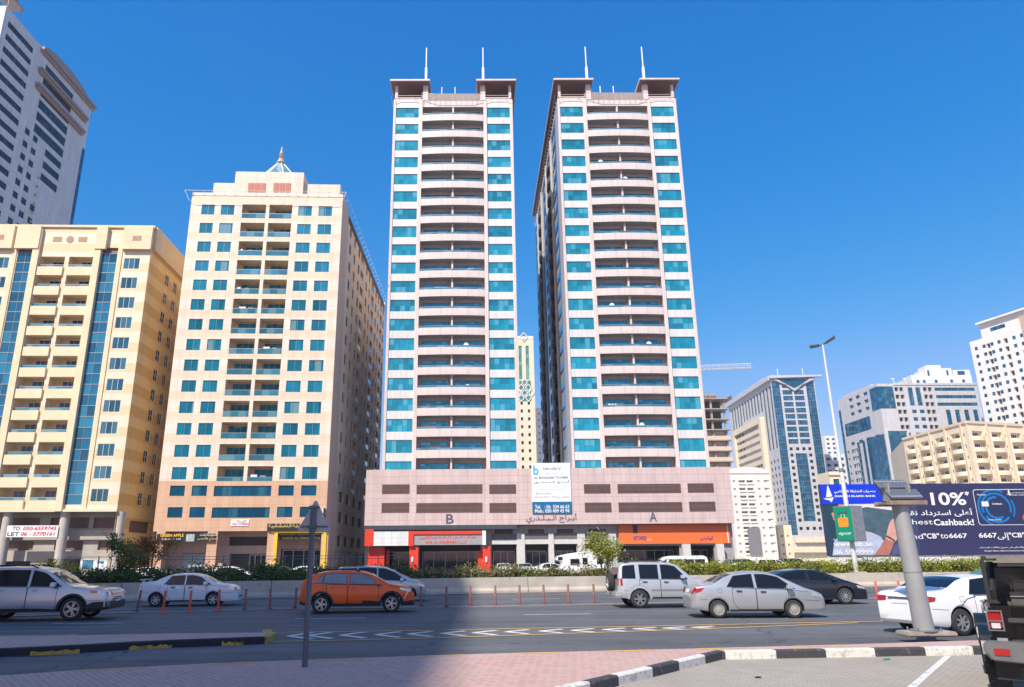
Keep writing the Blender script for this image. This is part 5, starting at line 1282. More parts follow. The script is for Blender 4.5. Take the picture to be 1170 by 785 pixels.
F.wall(B.mb, 0, wd, 0, H, hs); L.wall(B.mb, 0, D, 0, H, []); R.wall(B.mb, 0, D, 0, H, []); K.wall(B.mb, 0, wd, 0, H, []); F.box(B.mb, -.3, wd+.3, -.2, .6, H-1.2, H, 3); B.mb.build('wall', [M_cr, M_inner, M_blue, M_tan], B.root); B.flush()
# building behind the camera, to the left, whose shadow lies across the road
B = Bld('apartment_tower', 'tall plain tower across the street behind the camera that shades the road', 'tower', (0, 0, 0), 0)
hc = 84.0; sx, sy = hc/math.tan(SUN_EL)*sin(SUN_AZ), hc/math.tan(SUN_EL)*cos(SUN_AZ)
x1, y1 = -.55-sx, 58-sy; B.root.location = (x1-44, y1-66, 0); B.loc = tuple(B.root.location)
wd, D, H = 44, 66, hc; F, R, L, K = shell(B, wd, D, H)
wk = win(5, 1.8, 4, 1, M_frame, M_dkglass)
kh = grid(B, K, wk, 5, 1.8, (4, 14, 24, 34), [4+3.3*i for i in range(23)]); rh = grid(B, R, wk, 5, 1.8, (5, 16, 27, 38, 49, 59), [4+3.3*i for i in range(23)])
F.wall(B.mb, 0, wd, 0, H, []); L.wall(B.mb, 0, D, 0, H, []); R.wall(B.mb, 0, D, 0, H, rh); K.wall(B.mb, 0, wd, 0, H, kh); B.mb.build('wall', [M_cr, M_inner], B.root); B.flush()

# ================================================================== VEHICLES
def paint(name, c, metal=.55, rough=.32):
    if name in MATS: return MATS[name]
    m = mat(name, c, rough, metal, var=.05, scale=1.5, coat=.9); return m
M_tyre = mat('tyre_rubber', (.03, .03, .032), .85, var=.15, scale=12)
M_rim = mat('alloy_rim', (.50, .51, .53), .3, .75, var=.05)
M_rimd = mat('rim_shadow', (.02, .02, .022), .7)
M_cglass = mat('car_glass', (.008, .010, .013), .05, var=0, spec=.45)
M_cglassl = mat('car_glass_light', (.16, .20, .22), .05, var=.25, scale=2.5, spec=.9)
M_plast = mat('black_plastic', (.022, .022, .024), .55, var=.1)
M_seam = mat('panel_seam', (.02, .02, .02), .8, var=0)
M_chrome = mat('chrome', (.7, .7, .72), .15, .95, var=0)
M_tail = mat('tail_lamp_red', (.36, .008, .01), .15, var=.2, scale=9, coat=.6)
M_head = mat('head_lamp', (.55, .58, .62), .1, .4, var=.3, scale=14, coat=.6)
M_amber = mat('amber_lamp', (.7, .22, .02), .15, var=0, coat=.5)
M_plate = mat('number_plate', (.7, .7, .68), .5, var=.05)
def lerp_tab(T, x):
    if x <= T[0][0]: return T[0][1]
    for (a, b), (c, d) in zip(T, T[1:]):
        if x <= c:
            t = (x-a)/(c-a) if c > a else 1
            return b+(d-b)*t
    return T[-1][1]
def smooth_tab(T, r=.07):
    """rounds the corners of a profile"""
    def f(x):
        s = 0; w = 0
        for k in range(-3, 4):
            g = 1-abs(k)/4.2; s += g*lerp_tab(T, min(max(x+k*r/3, T[0][0]), T[-1][0])); w += g
        return s/w
    def h(x):
        e = min(x-T[0][0], T[-1][0]-x)
        if e < .09: a = max(0, e/.09); return lerp_tab(T, x)*(1-a)+f(x)*a
        return f(x)
    return h
class Car:
    def __init__(s, L, W, top, belt, sill=.24, wheels=((.8, .3), (3.3, .3)), tum=.42, crown=.035, plan=.13, belly=.05, fr=.30, rr=.30):
        s.L, s.W, s.top, s.belt = L, W, smooth_tab(top), lambda x: lerp_tab(belt, x)
        s.sill, s.wheels, s.tum, s.crown, s.plan, s.belly, s.fr, s.rr = sill, wheels, tum, crown, plan, belly, fr, rr
    def zb(s, x):
        z = s.sill
        if x < .55: z = s.sill+(s.rr-s.sill)*(1-x/.55)
        if x > s.L-.6: z = s.sill+(s.fr-s.sill)*(1-(s.L-x)/.6)
        for xw, r in s.wheels:
            ra = r+.055
            if abs(x-xw) < ra: z = max(z, r+sqrt(max(0, ra*ra-(x-xw)**2)))
        return min(z, s.top(x)-.04)
    def w0(s, x):
        t = abs(x-s.L/2)/(s.L/2); w = s.W/2*(1-s.plan*t**5)
        e = min(x, s.L-x)
        if e < .16: w *= 1-.13*(1-e/.16)**2
        return w
    def wid(s, x, z):
        w = s.w0(x); bz = s.belt(x); zm = .62
        a = w*(1-s.belly*((min(z, bz)-zm)/.5)**2)
        if z > bz: a -= (z-bz)*s.tum
        return max(a, .2)
    def X(s, y, z, front):
        """lengthwise position of the skin at (y,z) on the nose or tail"""
        lo, hi = 0.0, s.L*.45
        for _ in range(24):
            m = (lo+hi)/2; x = s.L-m if front else m
            if s.top(x)-.02 >= z and s.wid(x, z) >= abs(y): hi = m
            else: lo = m
        return s.L-hi if front else hi
    def body(s, mt, under, cladz=None):
        xs = set(); n = int(s.L/.07)
        for i in range(n+1): xs.add(round(s.L*i/n, 4))
        for e in (.01, .02, .035, .05, .08, .11): xs.add(e); xs.add(round(s.L-e, 4))
        for xw, r in s.wheels:
            for k in range(13): xs.add(round(xw-(r+.055)*cos(pi*k/12), 4))
            xs.add(round(xw-r-.058, 4)); xs.add(round(xw+r+.058, 4))
        xs = sorted(x for x in xs if 0 <= x <= s.L)
        NZ, NR, NY = 11, 4, 5; rings = []
        for x in xs:
            zt, zb = s.top(x), s.zb(x); ye = s.wid(x, zt); cr = s.crown*min(1, (zt-zb)/.5); r = min(.07, (zt-zb)*.35); z1 = max(zt-cr-r, zb+.01)
            ring = [(x, 0, zb)]
            for k in range(NZ+1):
                z = zb+(z1-zb)*k/NZ; y = s.wid(x, z)
                if k == 0: y -= .03
                ring.append((x, y, z))
            yb = s.wid(x, z1)
            for k in range(1, NR+1):
                a = pi/2*k/NR; ring.append((x, yb-r*(1-cos(a)), z1+r*sin(a)))
            yl = yb-r
            for k in range(1, NY+1): y = yl*(1-k/NY); ring.append((x, y, z1+r+cr*(1-(y/yl)**2)))
            rings.append(ring)
        b = MB(); m = len(rings[0])
        for sd_ in (1, -1):
            base = len(b.v)
            for ring in rings: b.v += [(p[0]-s.L/2, p[1]*sd_, p[2]) for p in ring]
            for i in range(len(rings)-1):
                for j in range(m-1):
                    q = (base+i*m+j, base+(i+1)*m+j, base+(i+1)*m+j+1, base+i*m+j+1)
                    b.f.append(q if sd_ < 0 else q[::-1]); lowz = max(rings[i][j+1][2], rings[i][j][2])
                    b.m.append(1 if j == 0 or (cladz and lowz < cladz) else 0)
            for i in (0, len(rings)-1): b.f.append(tuple(base+i*m+j for j in range(m))); b.m.append(1 if cladz else 0)
        return b.mesh('body', [mt, under], smooth=38, recalc=True)
    def side(s, poly, off, mi=0, b=None, sides=(1, -1), steps=.12):
        """polygon in (x,z) laid on the car's flank"""
        for sg in sides:
            bm = bmesh.new(); vs = [bm.verts.new((p[0], 0, p[1])) for p in poly]; bm.faces.new(vs)
            x0, x1 = min(p[0] for p in poly), max(p[0] for p in poly); z0, z1 = min(p[1] for p in poly), max(p[1] for p in poly)
            for i in range(1, int((x1-x0)/steps)+1): bmesh.ops.bisect_plane(bm, geom=bm.verts[:]+bm.edges[:]+bm.faces[:], plane_co=(x0+i*steps, 0, 0), plane_no=(1, 0, 0))
            for i in range(1, int((z1-z0)/.1)+1): bmesh.ops.bisect_plane(bm, geom=bm.verts[:]+bm.edges[:]+bm.faces[:], plane_co=(0, 0, z0+i*.1), plane_no=(0, 0, 1))
            bm.verts.index_update(); n = len(b.v)
            for v in bm.verts: b.v.append((v.co.x-s.L/2, sg*(s.wid(v.co.x, v.co.z)+off), v.co.z))
            for f in bm.faces: b.f.append(tuple(n+v.index for v in f.verts)); b.m.append(mi)
            bm.free()
    def line(s, pts, w, off, b, mi=0, sides=(1, -1)):
        for sg in sides:
            for (x0, z0), (x1, z1) in zip(pts, pts[1:]):
                n = max(1, int(hypot(x1-x0, z1-z0)/.15)); l = hypot(x1-x0, z1-z0); nx, nz = -(z1-z0)/l*w/2, (x1-x0)/l*w/2
                for i in range(n):
                    q = []
                    for t, e in ((i/n, -1), ((i+1)/n, -1), ((i+1)/n, 1), (i/n, 1)):
                        x, z = x0+(x1-x0)*t+nx*e, z0+(z1-z0)*t+nz*e; q.append((x-s.L/2, sg*(s.wid(x, z)+off), z))
                    b.face(q, mi)
    def endpatch(s, poly, front, off, b, mi=0, ny=6, mirror=False):
        """polygon in (y,z) laid on the nose or tail"""
        for sg in ((1, -1) if mirror else (1,)):
            bm = bmesh.new(); vs = [bm.verts.new((0, p[0]*sg, p[1])) for p in poly]; bm.faces.new(vs)
            y0, y1 = min(p[0]*sg for p in poly), max(p[0]*sg for p in poly); z0, z1 = min(p[1] for p in poly), max(p[1] for p in poly)
            st = .1
            for i in range(1, int((y1-y0)/st)+1): bmesh.ops.bisect_plane(bm, geom=bm.verts[:]+bm.edges[:]+bm.faces[:], plane_co=(0, y0+i*st, 0), plane_no=(0, 1, 0))
            for i in range(1, int((z1-z0)/.06)+1): bmesh.ops.bisect_plane(bm, geom=bm.verts[:]+bm.edges[:]+bm.faces[:], plane_co=(0, 0, z0+i*.06), plane_no=(0, 0, 1))
            bm.verts.index_update(); n = len(b.v)
            for v in bm.verts:
                x = s.X(v.co.y, v.co.z, front); b.v.append((x-s.L/2+(off if front else -off), v.co.y, v.co.z))
            for f in bm.faces: b.f.append(tuple(n+v.index for v in f.verts)); b.m.append(mi)
            bm.free()
    def screen(s, x0, x1, off, b, mi=0, inset=.1, n=9, ny=8):
        """wind screen or rear screen laid on the sloping top between two stations"""
        rows = []
        for i in range(n+1):
            x = x0+(x1-x0)*i/n; zt = s.top(x); r = .07; z1 = zt-s.crown-r; yl = s.wid(x, z1)-r-inset+.07; sl = (s.top(x+.02)-s.top(x-.02))/.04; l = sqrt(1+sl*sl)
            yf = s.wid(x, z1)-r
            rows.append([(x-s.L/2-sl/l*off, yl*k, z1+r+s.crown*(1-min(1, (yl*k/yf)**2))+off/l) for k in [j*2/ny-1 for j in range(ny+1)]])
        base = len(b.v)
        for r_ in rows: b.v += r_
        for i in range(n):
            for j in range(ny): a = base+i*(ny+1)+j; b.f.append((a, a+1, a+ny+2, a+ny+1)); b.m.append(mi)
def wheel_mesh(r, w, style, rimc):
    b = MB(); prof = [(r*.66, -w/2), (r*.9, -w/2), (r*.985, -w*.38), (r, -w*.2), (r, w*.2), (r*.985, w*.38), (r*.9, w/2), (r*.66, w/2)]; n = 28
    for i in range(n):
        a, c = 2*pi*i/n, 2*pi*(i+1)/n
        for (r0, y0), (r1, y1) in zip(prof, prof[1:]):
            b.face([(r0*cos(a), y0, r0*sin(a)), (r1*cos(a), y1, r1*sin(a)), (r1*cos(c), y1, r1*sin(c)), (r0*cos(c), y0, r0*sin(c))])
    ty = b.mesh('tyre', [M_tyre], smooth=50, recalc=True)
    b = MB(); R = r*.68
    for sg in (-1, 1):
        y = sg*w*.30
        b.face([(R*cos(2*pi*k/n), y, R*sin(2*pi*k/n)) for k in range(n)], 1)
        yo = sg*w*.47
        for i in range(n):
            a, c = 2*pi*i/n, 2*pi*(i+1)/n
            for (r0, q0), (r1, q1) in (((R, yo), (R*.9, yo)), ((R*.9, yo), (R*.86, y))):
                b.face([(r0*cos(a), q0, r0*sin(a)), (r1*cos(a), q1, r1*sin(a)), (r1*cos(c), q1, r1*sin(c)), (r0*cos(c), q0, r0*sin(c))])
        ns = {'five': 5, 'six': 6, 'seven': 7, 'ten': 10, 'steel': 0, 'double': 5}[style]
        sp = []
        if style == 'double':
            for k in range(5): sp += [2*pi*k/5-.16, 2*pi*k/5+.16]
        else: sp = [2*pi*k/ns for k in range(ns)] if ns else []
        hw = {'five': .2, 'six': .15, 'seven': .13, 'ten': .08, 'double': .075, 'steel': 0}[style]*R
        for t in sp:
            u, v = (cos(t), sin(t)), (-sin(t), cos(t))
            q = [(u[0]*R*.12+v[0]*hw, u[1]*R*.12+v[1]*hw), (u[0]*R*.9+v[0]*hw*.8, u[1]*R*.9+v[1]*hw*.8), (u[0]*R*.9-v[0]*hw*.8, u[1]*R*.9-v[1]*hw*.8), (u[0]*R*.12-v[0]*hw, u[1]*R*.12-v[1]*hw)]
            b.prism(q, sg*w*.36, sg*w*.44)
        if style == 'steel':
            b.prism([(R*.84*cos(2*pi*k/n), R*.84*sin(2*pi*k/n)) for k in range(n)], sg*w*.30, sg*w*.36)
            for k in range(12): a = 2*pi*k/12; b.prism([(R*.66*cos(a)+.018*cos(t), R*.66*sin(a)+.018*sin(t)) for t in [2*pi*j/6 for j in range(6)]], sg*w*.361, sg*w*.37, 1)
            b.prism([(R*.42*cos(2*pi*k/n), R*.42*sin(2*pi*k/n)) for k in range(n)], sg*w*.361, sg*w*.42)
        b.prism([(R*.2*cos(2*pi*k/12), R*.2*sin(2*pi*k/12)) for k in range(12)], sg*w*.36, sg*w*.46)
    rm = b.mesh('rim', [rimc, M_rimd], smooth=35); return ty, rm
def make_car(label, cat, mid, yaw, car, pt, name='parked_car', wins=(), scr=(), rscr=(), doors=(), detail=True, rim='five', rimc=None, glassm=None, under=None, cladz=None,
             mirror=None, tail=(), tail_end=(), head=(), head_end=(), flare=None, rails=None, group=None, scrm=None, strip_=None, extras=None, handle=None, plate_r=None, plate_f=None, grille=None, roof_black=False, hand_m=None):
    glassm = glassm or M_cglass; under = under or M_plast
    T = thing(name, label, cat, (mid[0], mid[1], 0), yaw, group); c = car; L2 = c.L/2
    link('body', c.body(pt, under, cladz), T)
    def mk(name, mats, parent=T, **kw):
        return b.build(name, mats, parent, **kw)
    for (b1, b2, t1, t2, m_) in wins:
        mg = .10 if m_ is None else m_
        for sg in ((1, -1) if detail else (1, -1)):
            b = MB(); zl = c.belt((b1+b2)/2)+.035
            def poly(g):
                P_ = [(b1+g, c.belt(b1)+.035+g), (b2-g, c.belt(b2)+.035+g)]; n = 6
                for k in range(n+1):
                    x = t2-g+(t1-t2+2*g)*k/n; P_.append((x, max(c.top(x)-mg-g, zl+.05)))
                return P_
            c.side(poly(-.018), .004, 1, b, (sg,)); c.side(poly(0), .008, 0, b, (sg,)); mk('window', [glassm, M_plast])
    for (x0, x1) in scr: b = MB(); c.screen(x0, x1, .006, b); mk('windscreen', [scrm or glassm])
    for (x0, x1) in rscr: b = MB(); c.screen(x0, x1, .006, b); mk('rear_screen', [glassm])
    zs = c.sill+.06
    for (x0, x1, cut) in doors:
        for sg in (1, -1):
            b = MB(); zt = c.belt((x0+x1)/2)-.0
            pts = [(x0+cut, zs), (x1, zs), (x1, c.belt(x1)), (x0, c.belt(x0)), (x0, zs+cut*1.25)] if cut else [(x0, zs), (x1, zs), (x1, c.belt(x1)), (x0, c.belt(x0))]
            c.line(pts+[pts[0]], .014, .0035, b, 1, (sg,))
            d = mk('door', [pt, M_seam])
            if handle is not False:
                b = MB(); hx = x0+.14; hz = c.belt(hx)-.10; b.box(hx-L2, hx+.17-L2, -.02, .02, hz-.018, hz+.022, T=lambda x, y, z: (x, sg*(c.wid(hx, hz)+.018)+y, z)); mk('handle', [hand_m or pt], d)
    if doors and detail:     # panel joints of the bumpers, wings and bonnet, fuel flap, dark door sill strip
        b = MB(); r = c.wheels[0][1]; xr, xf = c.wheels[0][0], c.wheels[1][0]
        c.line([(.04, r+.34), (xr-r-.07, r+.30)], .010, .0035, b); c.line([(xf+r+.07, r+.28), (c.L-.10, r+.26)], .010, .0035, b)
        c.line([(xf-.10, c.belt(xf)-.01), (c.L-.55, c.top(c.L-.55)-.13)], .010, .0035, b)
        c.line([(xr+.02, c.belt(xr)-.16), (xr+.15, c.belt(xr)-.16), (xr+.15, c.belt(xr)-.04), (xr+.02, c.belt(xr)-.04), (xr+.02, c.belt(xr)-.16)], .007, .0035, b, 0, (-1,))
        mk('panel_joint', [M_seam])
        b = MB(); c.side([(xr+r+.08, c.sill+.0), (xf-r-.08, c.sill+.0), (xf-r-.08, c.sill+.055), (xr+r+.08, c.sill+.055)], .006, 0, b); mk('sill_strip', [M_plast])
        b = MB(); c.endpatch([(-.62, .36), (.62, .36), (.62, .42), (-.62, .42)], True, .012, b); mk('air_intake', [M_plast])
    if flare:
        fm, fw = flare
        for xw, r in c.wheels:
            b = MB(); ra = r+.05
            for sg in (1, -1):
                n = 16
                for k in range(n):
                    a, e = pi*k/n, pi*(k+1)/n; q = []
                    for t, rr in ((a, ra), (e, ra), (e, ra+fw), (a, ra+fw)):
                        x, z = xw+rr*cos(t), r+rr*sin(t); q.append((x-L2, sg*(c.wid(x, z)+.014), z))
                    b.face(q)
            mk('wheel_arch_trim', [fm])
    if strip_:
        for z0, z1, x0, x1, m_ in strip_:
            b = MB(); c.side([(x0, z0), (x1, z0), (x1, z1), (x0, z1)], .012, 0, b); mk('side_moulding', [m_])
    for poly in tail:
        for sg in (1, -1): b = MB(); c.side(poly, .009, 0, b, (sg,)); mk('tail_light', [M_tail])
    for poly in tail_end:
        for sg in (1, -1): b = MB(); c.endpatch([(y*sg, z) for y, z in poly], False, .011, b); mk('tail_light', [M_tail])
    for poly in head:
        for sg in (1, -1): b = MB(); c.side(poly, .009, 0, b, (sg,)); mk('headlight', [M_head])
    for poly in head_end:
        for sg in (1, -1): b = MB(); c.endpatch([(y*sg, z) for y, z in poly], True, .011, b); mk('headlight', [M_head])
    if grille: b = MB(); c.endpatch([(-grille[0], grille[1]), (grille[0], grille[1]), (grille[0], grille[2]), (-grille[0], grille[2])], True, .013, b); mk('grille', [M_plast])
    if plate_r: b = MB(); c.endpatch([(-.26, plate_r), (.26, plate_r), (.26, plate_r+.11), (-.26, plate_r+.11)], False, .016, b); mk('number_plate', [M_plate])
    if plate_f: b = MB(); c.endpatch([(-.26, plate_f), (.26, plate_f), (.26, plate_f+.11), (-.26, plate_f+.11)], True, .02, b); mk('number_plate', [M_plate])
    if mirror:
        for sg in (1, -1):
            b = MB(); x, z = mirror; y = c.wid(x, z)
            b.box(x-L2-.09, x-L2+.09, y+.03, y+.24, z-.01, z+.13, 0, T=lambda a, e, f: (a, e*sg, f), taper=.02); b.box(x-L2-.03, x-L2+.05, y-.02, y+.06, z-.01, z+.03, 0, T=lambda a, e, f: (a, e*sg, f)); mk('side_mirror', [pt if mirror[1] < 9 else M_plast], bevel=.015)
    if rails:
        for sg in (1, -1):
            b = MB(); x0, x1, m_ = rails; n = 8; pts = []
            for k in range(n+1):
                x = x0+(x1-x0)*k/n; pts.append((x-L2, sg*(c.wid(x, c.top(x)-.1)-.10), c.top(x)-.03+(.07 if 0 < k < n else 0)))
            b.tube(pts, .022, 6); mk('roof_rail', [m_])
    tw = .2 if c.wheels[0][1] < .32 else .235
    ty, rm = wheel_mesh(c.wheels[0][1], tw, rim, rimc or M_rim)
    for xw, r in c.wheels:
        for sg in (1, -1):
            w = link('wheel', ty, T); w.location = (xw-L2, sg*(c.W/2-tw/2-.025), r); link('rim', rm, w)
    if extras: extras(T, c, mk)
    return T
def carpos(px, py, dist_side, yaw):
    """ground point under the near wheels' middle -> centre of the car, half a track farther off"""
    p = G(px, py); return (p.x - sin(yaw)*dist_side, p.y + cos(yaw)*dist_side)
SILV = paint('silver_paint', (.50, .51, .53)); SILV2 = paint('light_silver_paint', (.56, .57, .58), .45, .35)
WHT = paint('white_paint', (.80, .80, .79), 0, .3); WHTB = paint('cool_white_paint', (.74, .77, .80), 0, .35); NAVY = paint('dark_blue_paint', (.012, .016, .028), .3, .25)
ORNG = mat('orange_paint', (.80, .105, .003), .38, .15, var=.05, coat=.35); SGREY = paint('blue_silver_paint', (.42, .46, .52), .5, .3); BLK = mat('black_paint', (.004, .004, .005), .16, 0, var=.05, spec=.35)

# silver saloon, right of centre
c = Car(4.40, 1.69, [(0, .52), (.03, .80), (.09, .98), (.2, 1.045), (.72, 1.10), (1.15, 1.335), (1.45, 1.43), (2.0, 1.485), (2.5, 1.475), (2.9, 1.39), (3.72, .985), (4.05, .89), (4.28, .79), (4.375, .66), (4.40, .45)],
        [(0, .95), (1, .97), (4.4, .86)], .22, ((.84, .285), (3.30, .285)), .42, fr=.24, rr=.30)
make_car('silver saloon with steel wheel covers at the front of the right lanes', 'car', carpos(869, 706.3, .72, R_(-2)), R_(-2), c, SILV, 'car',
    wins=[(1.17, 2.05, 1.45, 2.05, None), (2.17, 3.40, 2.17, 2.88, None)], scr=[(2.98, 3.66)], rscr=[(.80, 1.36)], doors=[(1.33, 2.10, .18), (2.12, 3.15, 0)], rim='steel', rimc=mat('wheel_cover', (.42, .41, .38), .5, .3),
    mirror=(3.18, .93), tail=[[(.03, .76), (.30, .84), (.42, .95), (.10, .96)]], tail_end=[[(.50, .78), (.74, .76), (.72, .94), (.50, .92)]], head=[[(3.92, .70), (4.28, .62), (4.24, .74), (3.86, .85)]],
    plate_r=.80, hand_m=M_plast, strip_=[])
# silver off roader with the spare wheel, farther
def ex_lib(T, c, mk):
    ty, rm = wheel_mesh(.35, .24, 'six', M_rim); q = link('spare_wheel', mat('spare_cover', (.05, .05, .052), .6).name and ty, T); q.location = (-c.L/2-.13, -.05, .98); q.rotation_euler = (0, 0, R_(90)); link('rim', rm, q)
    b = MB(); b.box(-c.L/2-.10, -c.L/2+.15, -.85, .85, .42, .66); b.build('bumper', SILV2, T, bevel=.04)
    b = MB(); c.endpatch([(-.62, 1.12), (.62, 1.12), (.56, 1.56), (-.56, 1.56)], False, .012, b); b.build('rear_window', M_cglass, T)
    b = MB()
    for x in (.55, .95, 1.35, 1.75): b.box(x-c.L/2, x-c.L/2+.05, -.6, .6, c.top(x)+.02, c.top(x)+.06)
    b.build('roof_rack', M_plast, T)
c = Car(4.34, 1.82, [(0, .70), (.02, 1.05), (.06, 1.42), (.14, 1.66), (.3, 1.755), (.9, 1.79), (2.1, 1.78), (2.45, 1.70), (3.05, 1.20), (3.15, 1.155), (3.9, 1.08), (4.2, .98), (4.31, .80), (4.34, .6)],
        [(0, 1.12), (4.34, 1.06)], .36, ((.86, .36), (3.50, .36)), .22, plan=.1, fr=.42, rr=.42, crown=.03)
make_car('silver off-roader with a spare wheel on its tail gate', 'car', carpos(768, 694.6, .75, R_(3)), R_(3), c, SILV2, 'car',
    wins=[(.20, .72, .26, .72, .13), (.92, 1.66, .92, 1.66, .13), (1.80, 2.86, 1.80, 2.36, .13)], scr=[(2.50, 3.0)], doors=[(.88, 1.72, .22), (1.74, 2.80, 0)], rim='six', rimc=M_rim,
    mirror=(2.62, 1.14), tail=[[(.02, .86), (.20, .86), (.20, 1.14), (.03, 1.14)]], tail_end=[[(.68, .86), (.86, .86), (.86, 1.14), (.68, 1.14)]], head=[[(4.1, .78), (4.28, .76), (4.26, .94), (4.1, .96)]], flare=(SILV2, .09), rails=(.35, 2.1, M_plast), extras=ex_lib, hand_m=M_plast,
    strip_=[(.66, .72, 1.34, 3.0, mat('grey_moulding', (.2, .21, .22), .5))])
# dark saloon beyond the silver one
c = Car(4.92, 1.90, [(0, .55), (.03, .82), (.08, 1.0), (.3, 1.10), (.8, 1.19), (1.5, 1.37), (2.1, 1.44), (2.7, 1.43), (3.2, 1.31), (3.95, 1.0), (4.5, .86), (4.78, .74), (4.88, .62), (4.92, .48)],
        [(0, 1.04), (2.5, .95), (4.9, .84)], .2, ((.95, .335), (3.88, .335)), .5, fr=.2, rr=.3)
make_car('dark blue fastback saloon passing behind the silver saloon', 'car', carpos(928, 690.8, .8, R_(1)), R_(1), c, NAVY, 'car',
    wins=[(1.0, 2.32, 1.45, 2.32, .09), (2.42, 3.62, 2.42, 3.1, .09)], scr=[(3.22, 3.85)], rscr=[(.62, 1.55)], doors=[(1.5, 2.36, .2), (2.38, 3.5, 0)], rim='ten', mirror=(3.42, .98),
    tail=[[(.02, .86), (.34, .93), (.42, .99), (.06, .98)]], tail_end=[[(.5, .86), (.8, .86), (.8, .98), (.5, .98)]], head=[[(4.45, .66), (4.8, .6), (4.72, .70), (4.4, .78)]], hand_m=NAVY)
# white saloon driving away at the right
c = Car(4.82, 1.82, [(0, .50), (.03, .84), (.07, 1.0), (.2, 1.075), (.75, 1.13), (1.25, 1.345), (1.6, 1.43), (2.2, 1.475), (2.75, 1.45), (3.15, 1.35), (3.95, .98), (4.4, .88), (4.68, .78), (4.79, .64), (4.82, .45)],
        [(0, .97), (1, .98), (4.8, .88)], .22, ((1.05, .325), (3.82, .325)), .42, fr=.24, rr=.28)
ya = R_(17); p = G(1100, 726.5); L2 = 4.82/2; off = L2-1.05
def ex_cam(T, c, mk):
    b = MB(); b.box(-c.L/2+.0, -c.L/2+.06, -.36, .36, .895, .925); c2 = b.build('chrome_strip', M_chrome, T)
    b = MB(); c.line([(1.6, .94), (1.3, .88), (1.05, .70)], .018, .006, b, 0); b.build('body_crease', M_seam, T)
    b = MB(); c.endpatch([(-.8, .30), (.8, .30), (.8, .36), (-.8, .36)], False, .014, b); b.build('lower_valance', mat('valance_grey', (.25, .25, .26), .6), T)
make_car('white saloon seen from behind beyond the leaning solar post', 'car', (p.x+cos(ya)*off-sin(ya)*.80, p.y+sin(ya)*off+cos(ya)*.80), ya, c, WHT, 'car',
    wins=[(1.42, 2.36, 1.7, 2.36, None), (2.46, 3.72, 2.46, 3.14, None)], scr=[(3.25, 3.88)], rscr=[(.86, 1.52)], doors=[(1.55, 2.4, .2), (2.42, 3.5, 0)], rim='seven', rimc=mat('dull_alloy', (.36, .36, .37), .4, .6), mirror=(3.5, .95), extras=ex_cam,
    tail=[[(.03, .80), (.30, .84), (.34, .93), (.06, .97)]], tail_end=[[(.44, .82), (.80, .80), (.82, .95), (.44, .94)]], plate_r=.76)
# dark car almost hidden behind the white one
c = Car(4.5, 1.8, [(0, .55), (.04, .9), (.1, 1.02), (.7, 1.1), (1.3, 1.38), (2.0, 1.47), (2.6, 1.45), (3.1, 1.33), (3.85, 1.0), (4.3, .82), (4.47, .6), (4.5, .45)], [(0, .98), (4.5, .9)], .22, ((.9, .31), (3.6, .31)), .42)
p = G(1118, 690)
make_car('dark saloon with a greenish rear screen mostly hidden behind the white saloon', 'car', (p.x+2.2, p.y+1.0), R_(8), c, paint('slate_paint', (.03, .035, .05), .3, .3), 'car',
    wins=[(1.25, 2.2, 1.55, 2.2, None), (2.3, 3.5, 2.3, 3.0, None)], scr=[(3.15, 3.75)], rscr=[(.8, 1.4)], doors=[(1.4, 2.2, .18), (2.22, 3.2, 0)], glassm=mat('green_car_glass', (.10, .22, .12), .08, var=.4, scale=3, spec=.8))
# orange crossover left of centre
def ex_or(T, c, mk):
    b = MB(); c.side([(c.L-.42, .50), (c.L-.36, .50), (c.L-.22, .80), (c.L-.27, .80)], .02, 0, b); b.build('running_light', M_head, T)
    b = MB(); b.box(-.3, .5, -.02, .02, c.top(2.0)+.0, c.top(2.0)+.012); b = None
c = Car(4.30, 1.77, [(0, .62), (.02, .95), (.06, 1.12), (.16, 1.27), (.48, 1.44), (.9, 1.53), (1.8, 1.55), (2.4, 1.50), (2.7, 1.40), (3.25, 1.10), (3.4, 1.045), (3.95, .97), (4.18, .88), (4.28, .70), (4.30, .5)],
        [(0, 1.10), (1.2, 1.04), (4.3, .96)], .25, ((.80, .335), (3.42, .335)), .36, fr=.26, rr=.34)
yo = R_(8)
make_car('orange crossover passing in front of the grey sign post', 'car', carpos(408, 700.6, .74, yo), yo, c, ORNG, 'car',
    wins=[(.52, .80, .82, .86, .12), (.84, 1.72, .92, 1.72, .12), (1.84, 3.0, 1.84, 2.5, .12)], scr=[(2.66, 3.22)], doors=[(.98, 1.76, .2), (1.78, 2.92, 0)], rim='double', glassm=M_cglassl, cladz=.46, flare=(M_plast, .075),
    mirror=(2.92, 1.04), tail=[[(.03, .92), (.28, .94), (.28, 1.02), (.04, 1.06)]], tail_end=[[(.4, .92), (.8, .92), (.8, 1.04), (.4, 1.04)]], head=[[(3.72, .84), (4.12, .74), (4.16, .84), (3.74, .92)]], head_end=[[(.52, .74), (.76, .74), (.76, .88), (.52, .86)]], grille=(.5, .45, .80), rails=(.5, 2.2, M_plast), extras=ex_or, hand_m=ORNG, plate_f=.5)
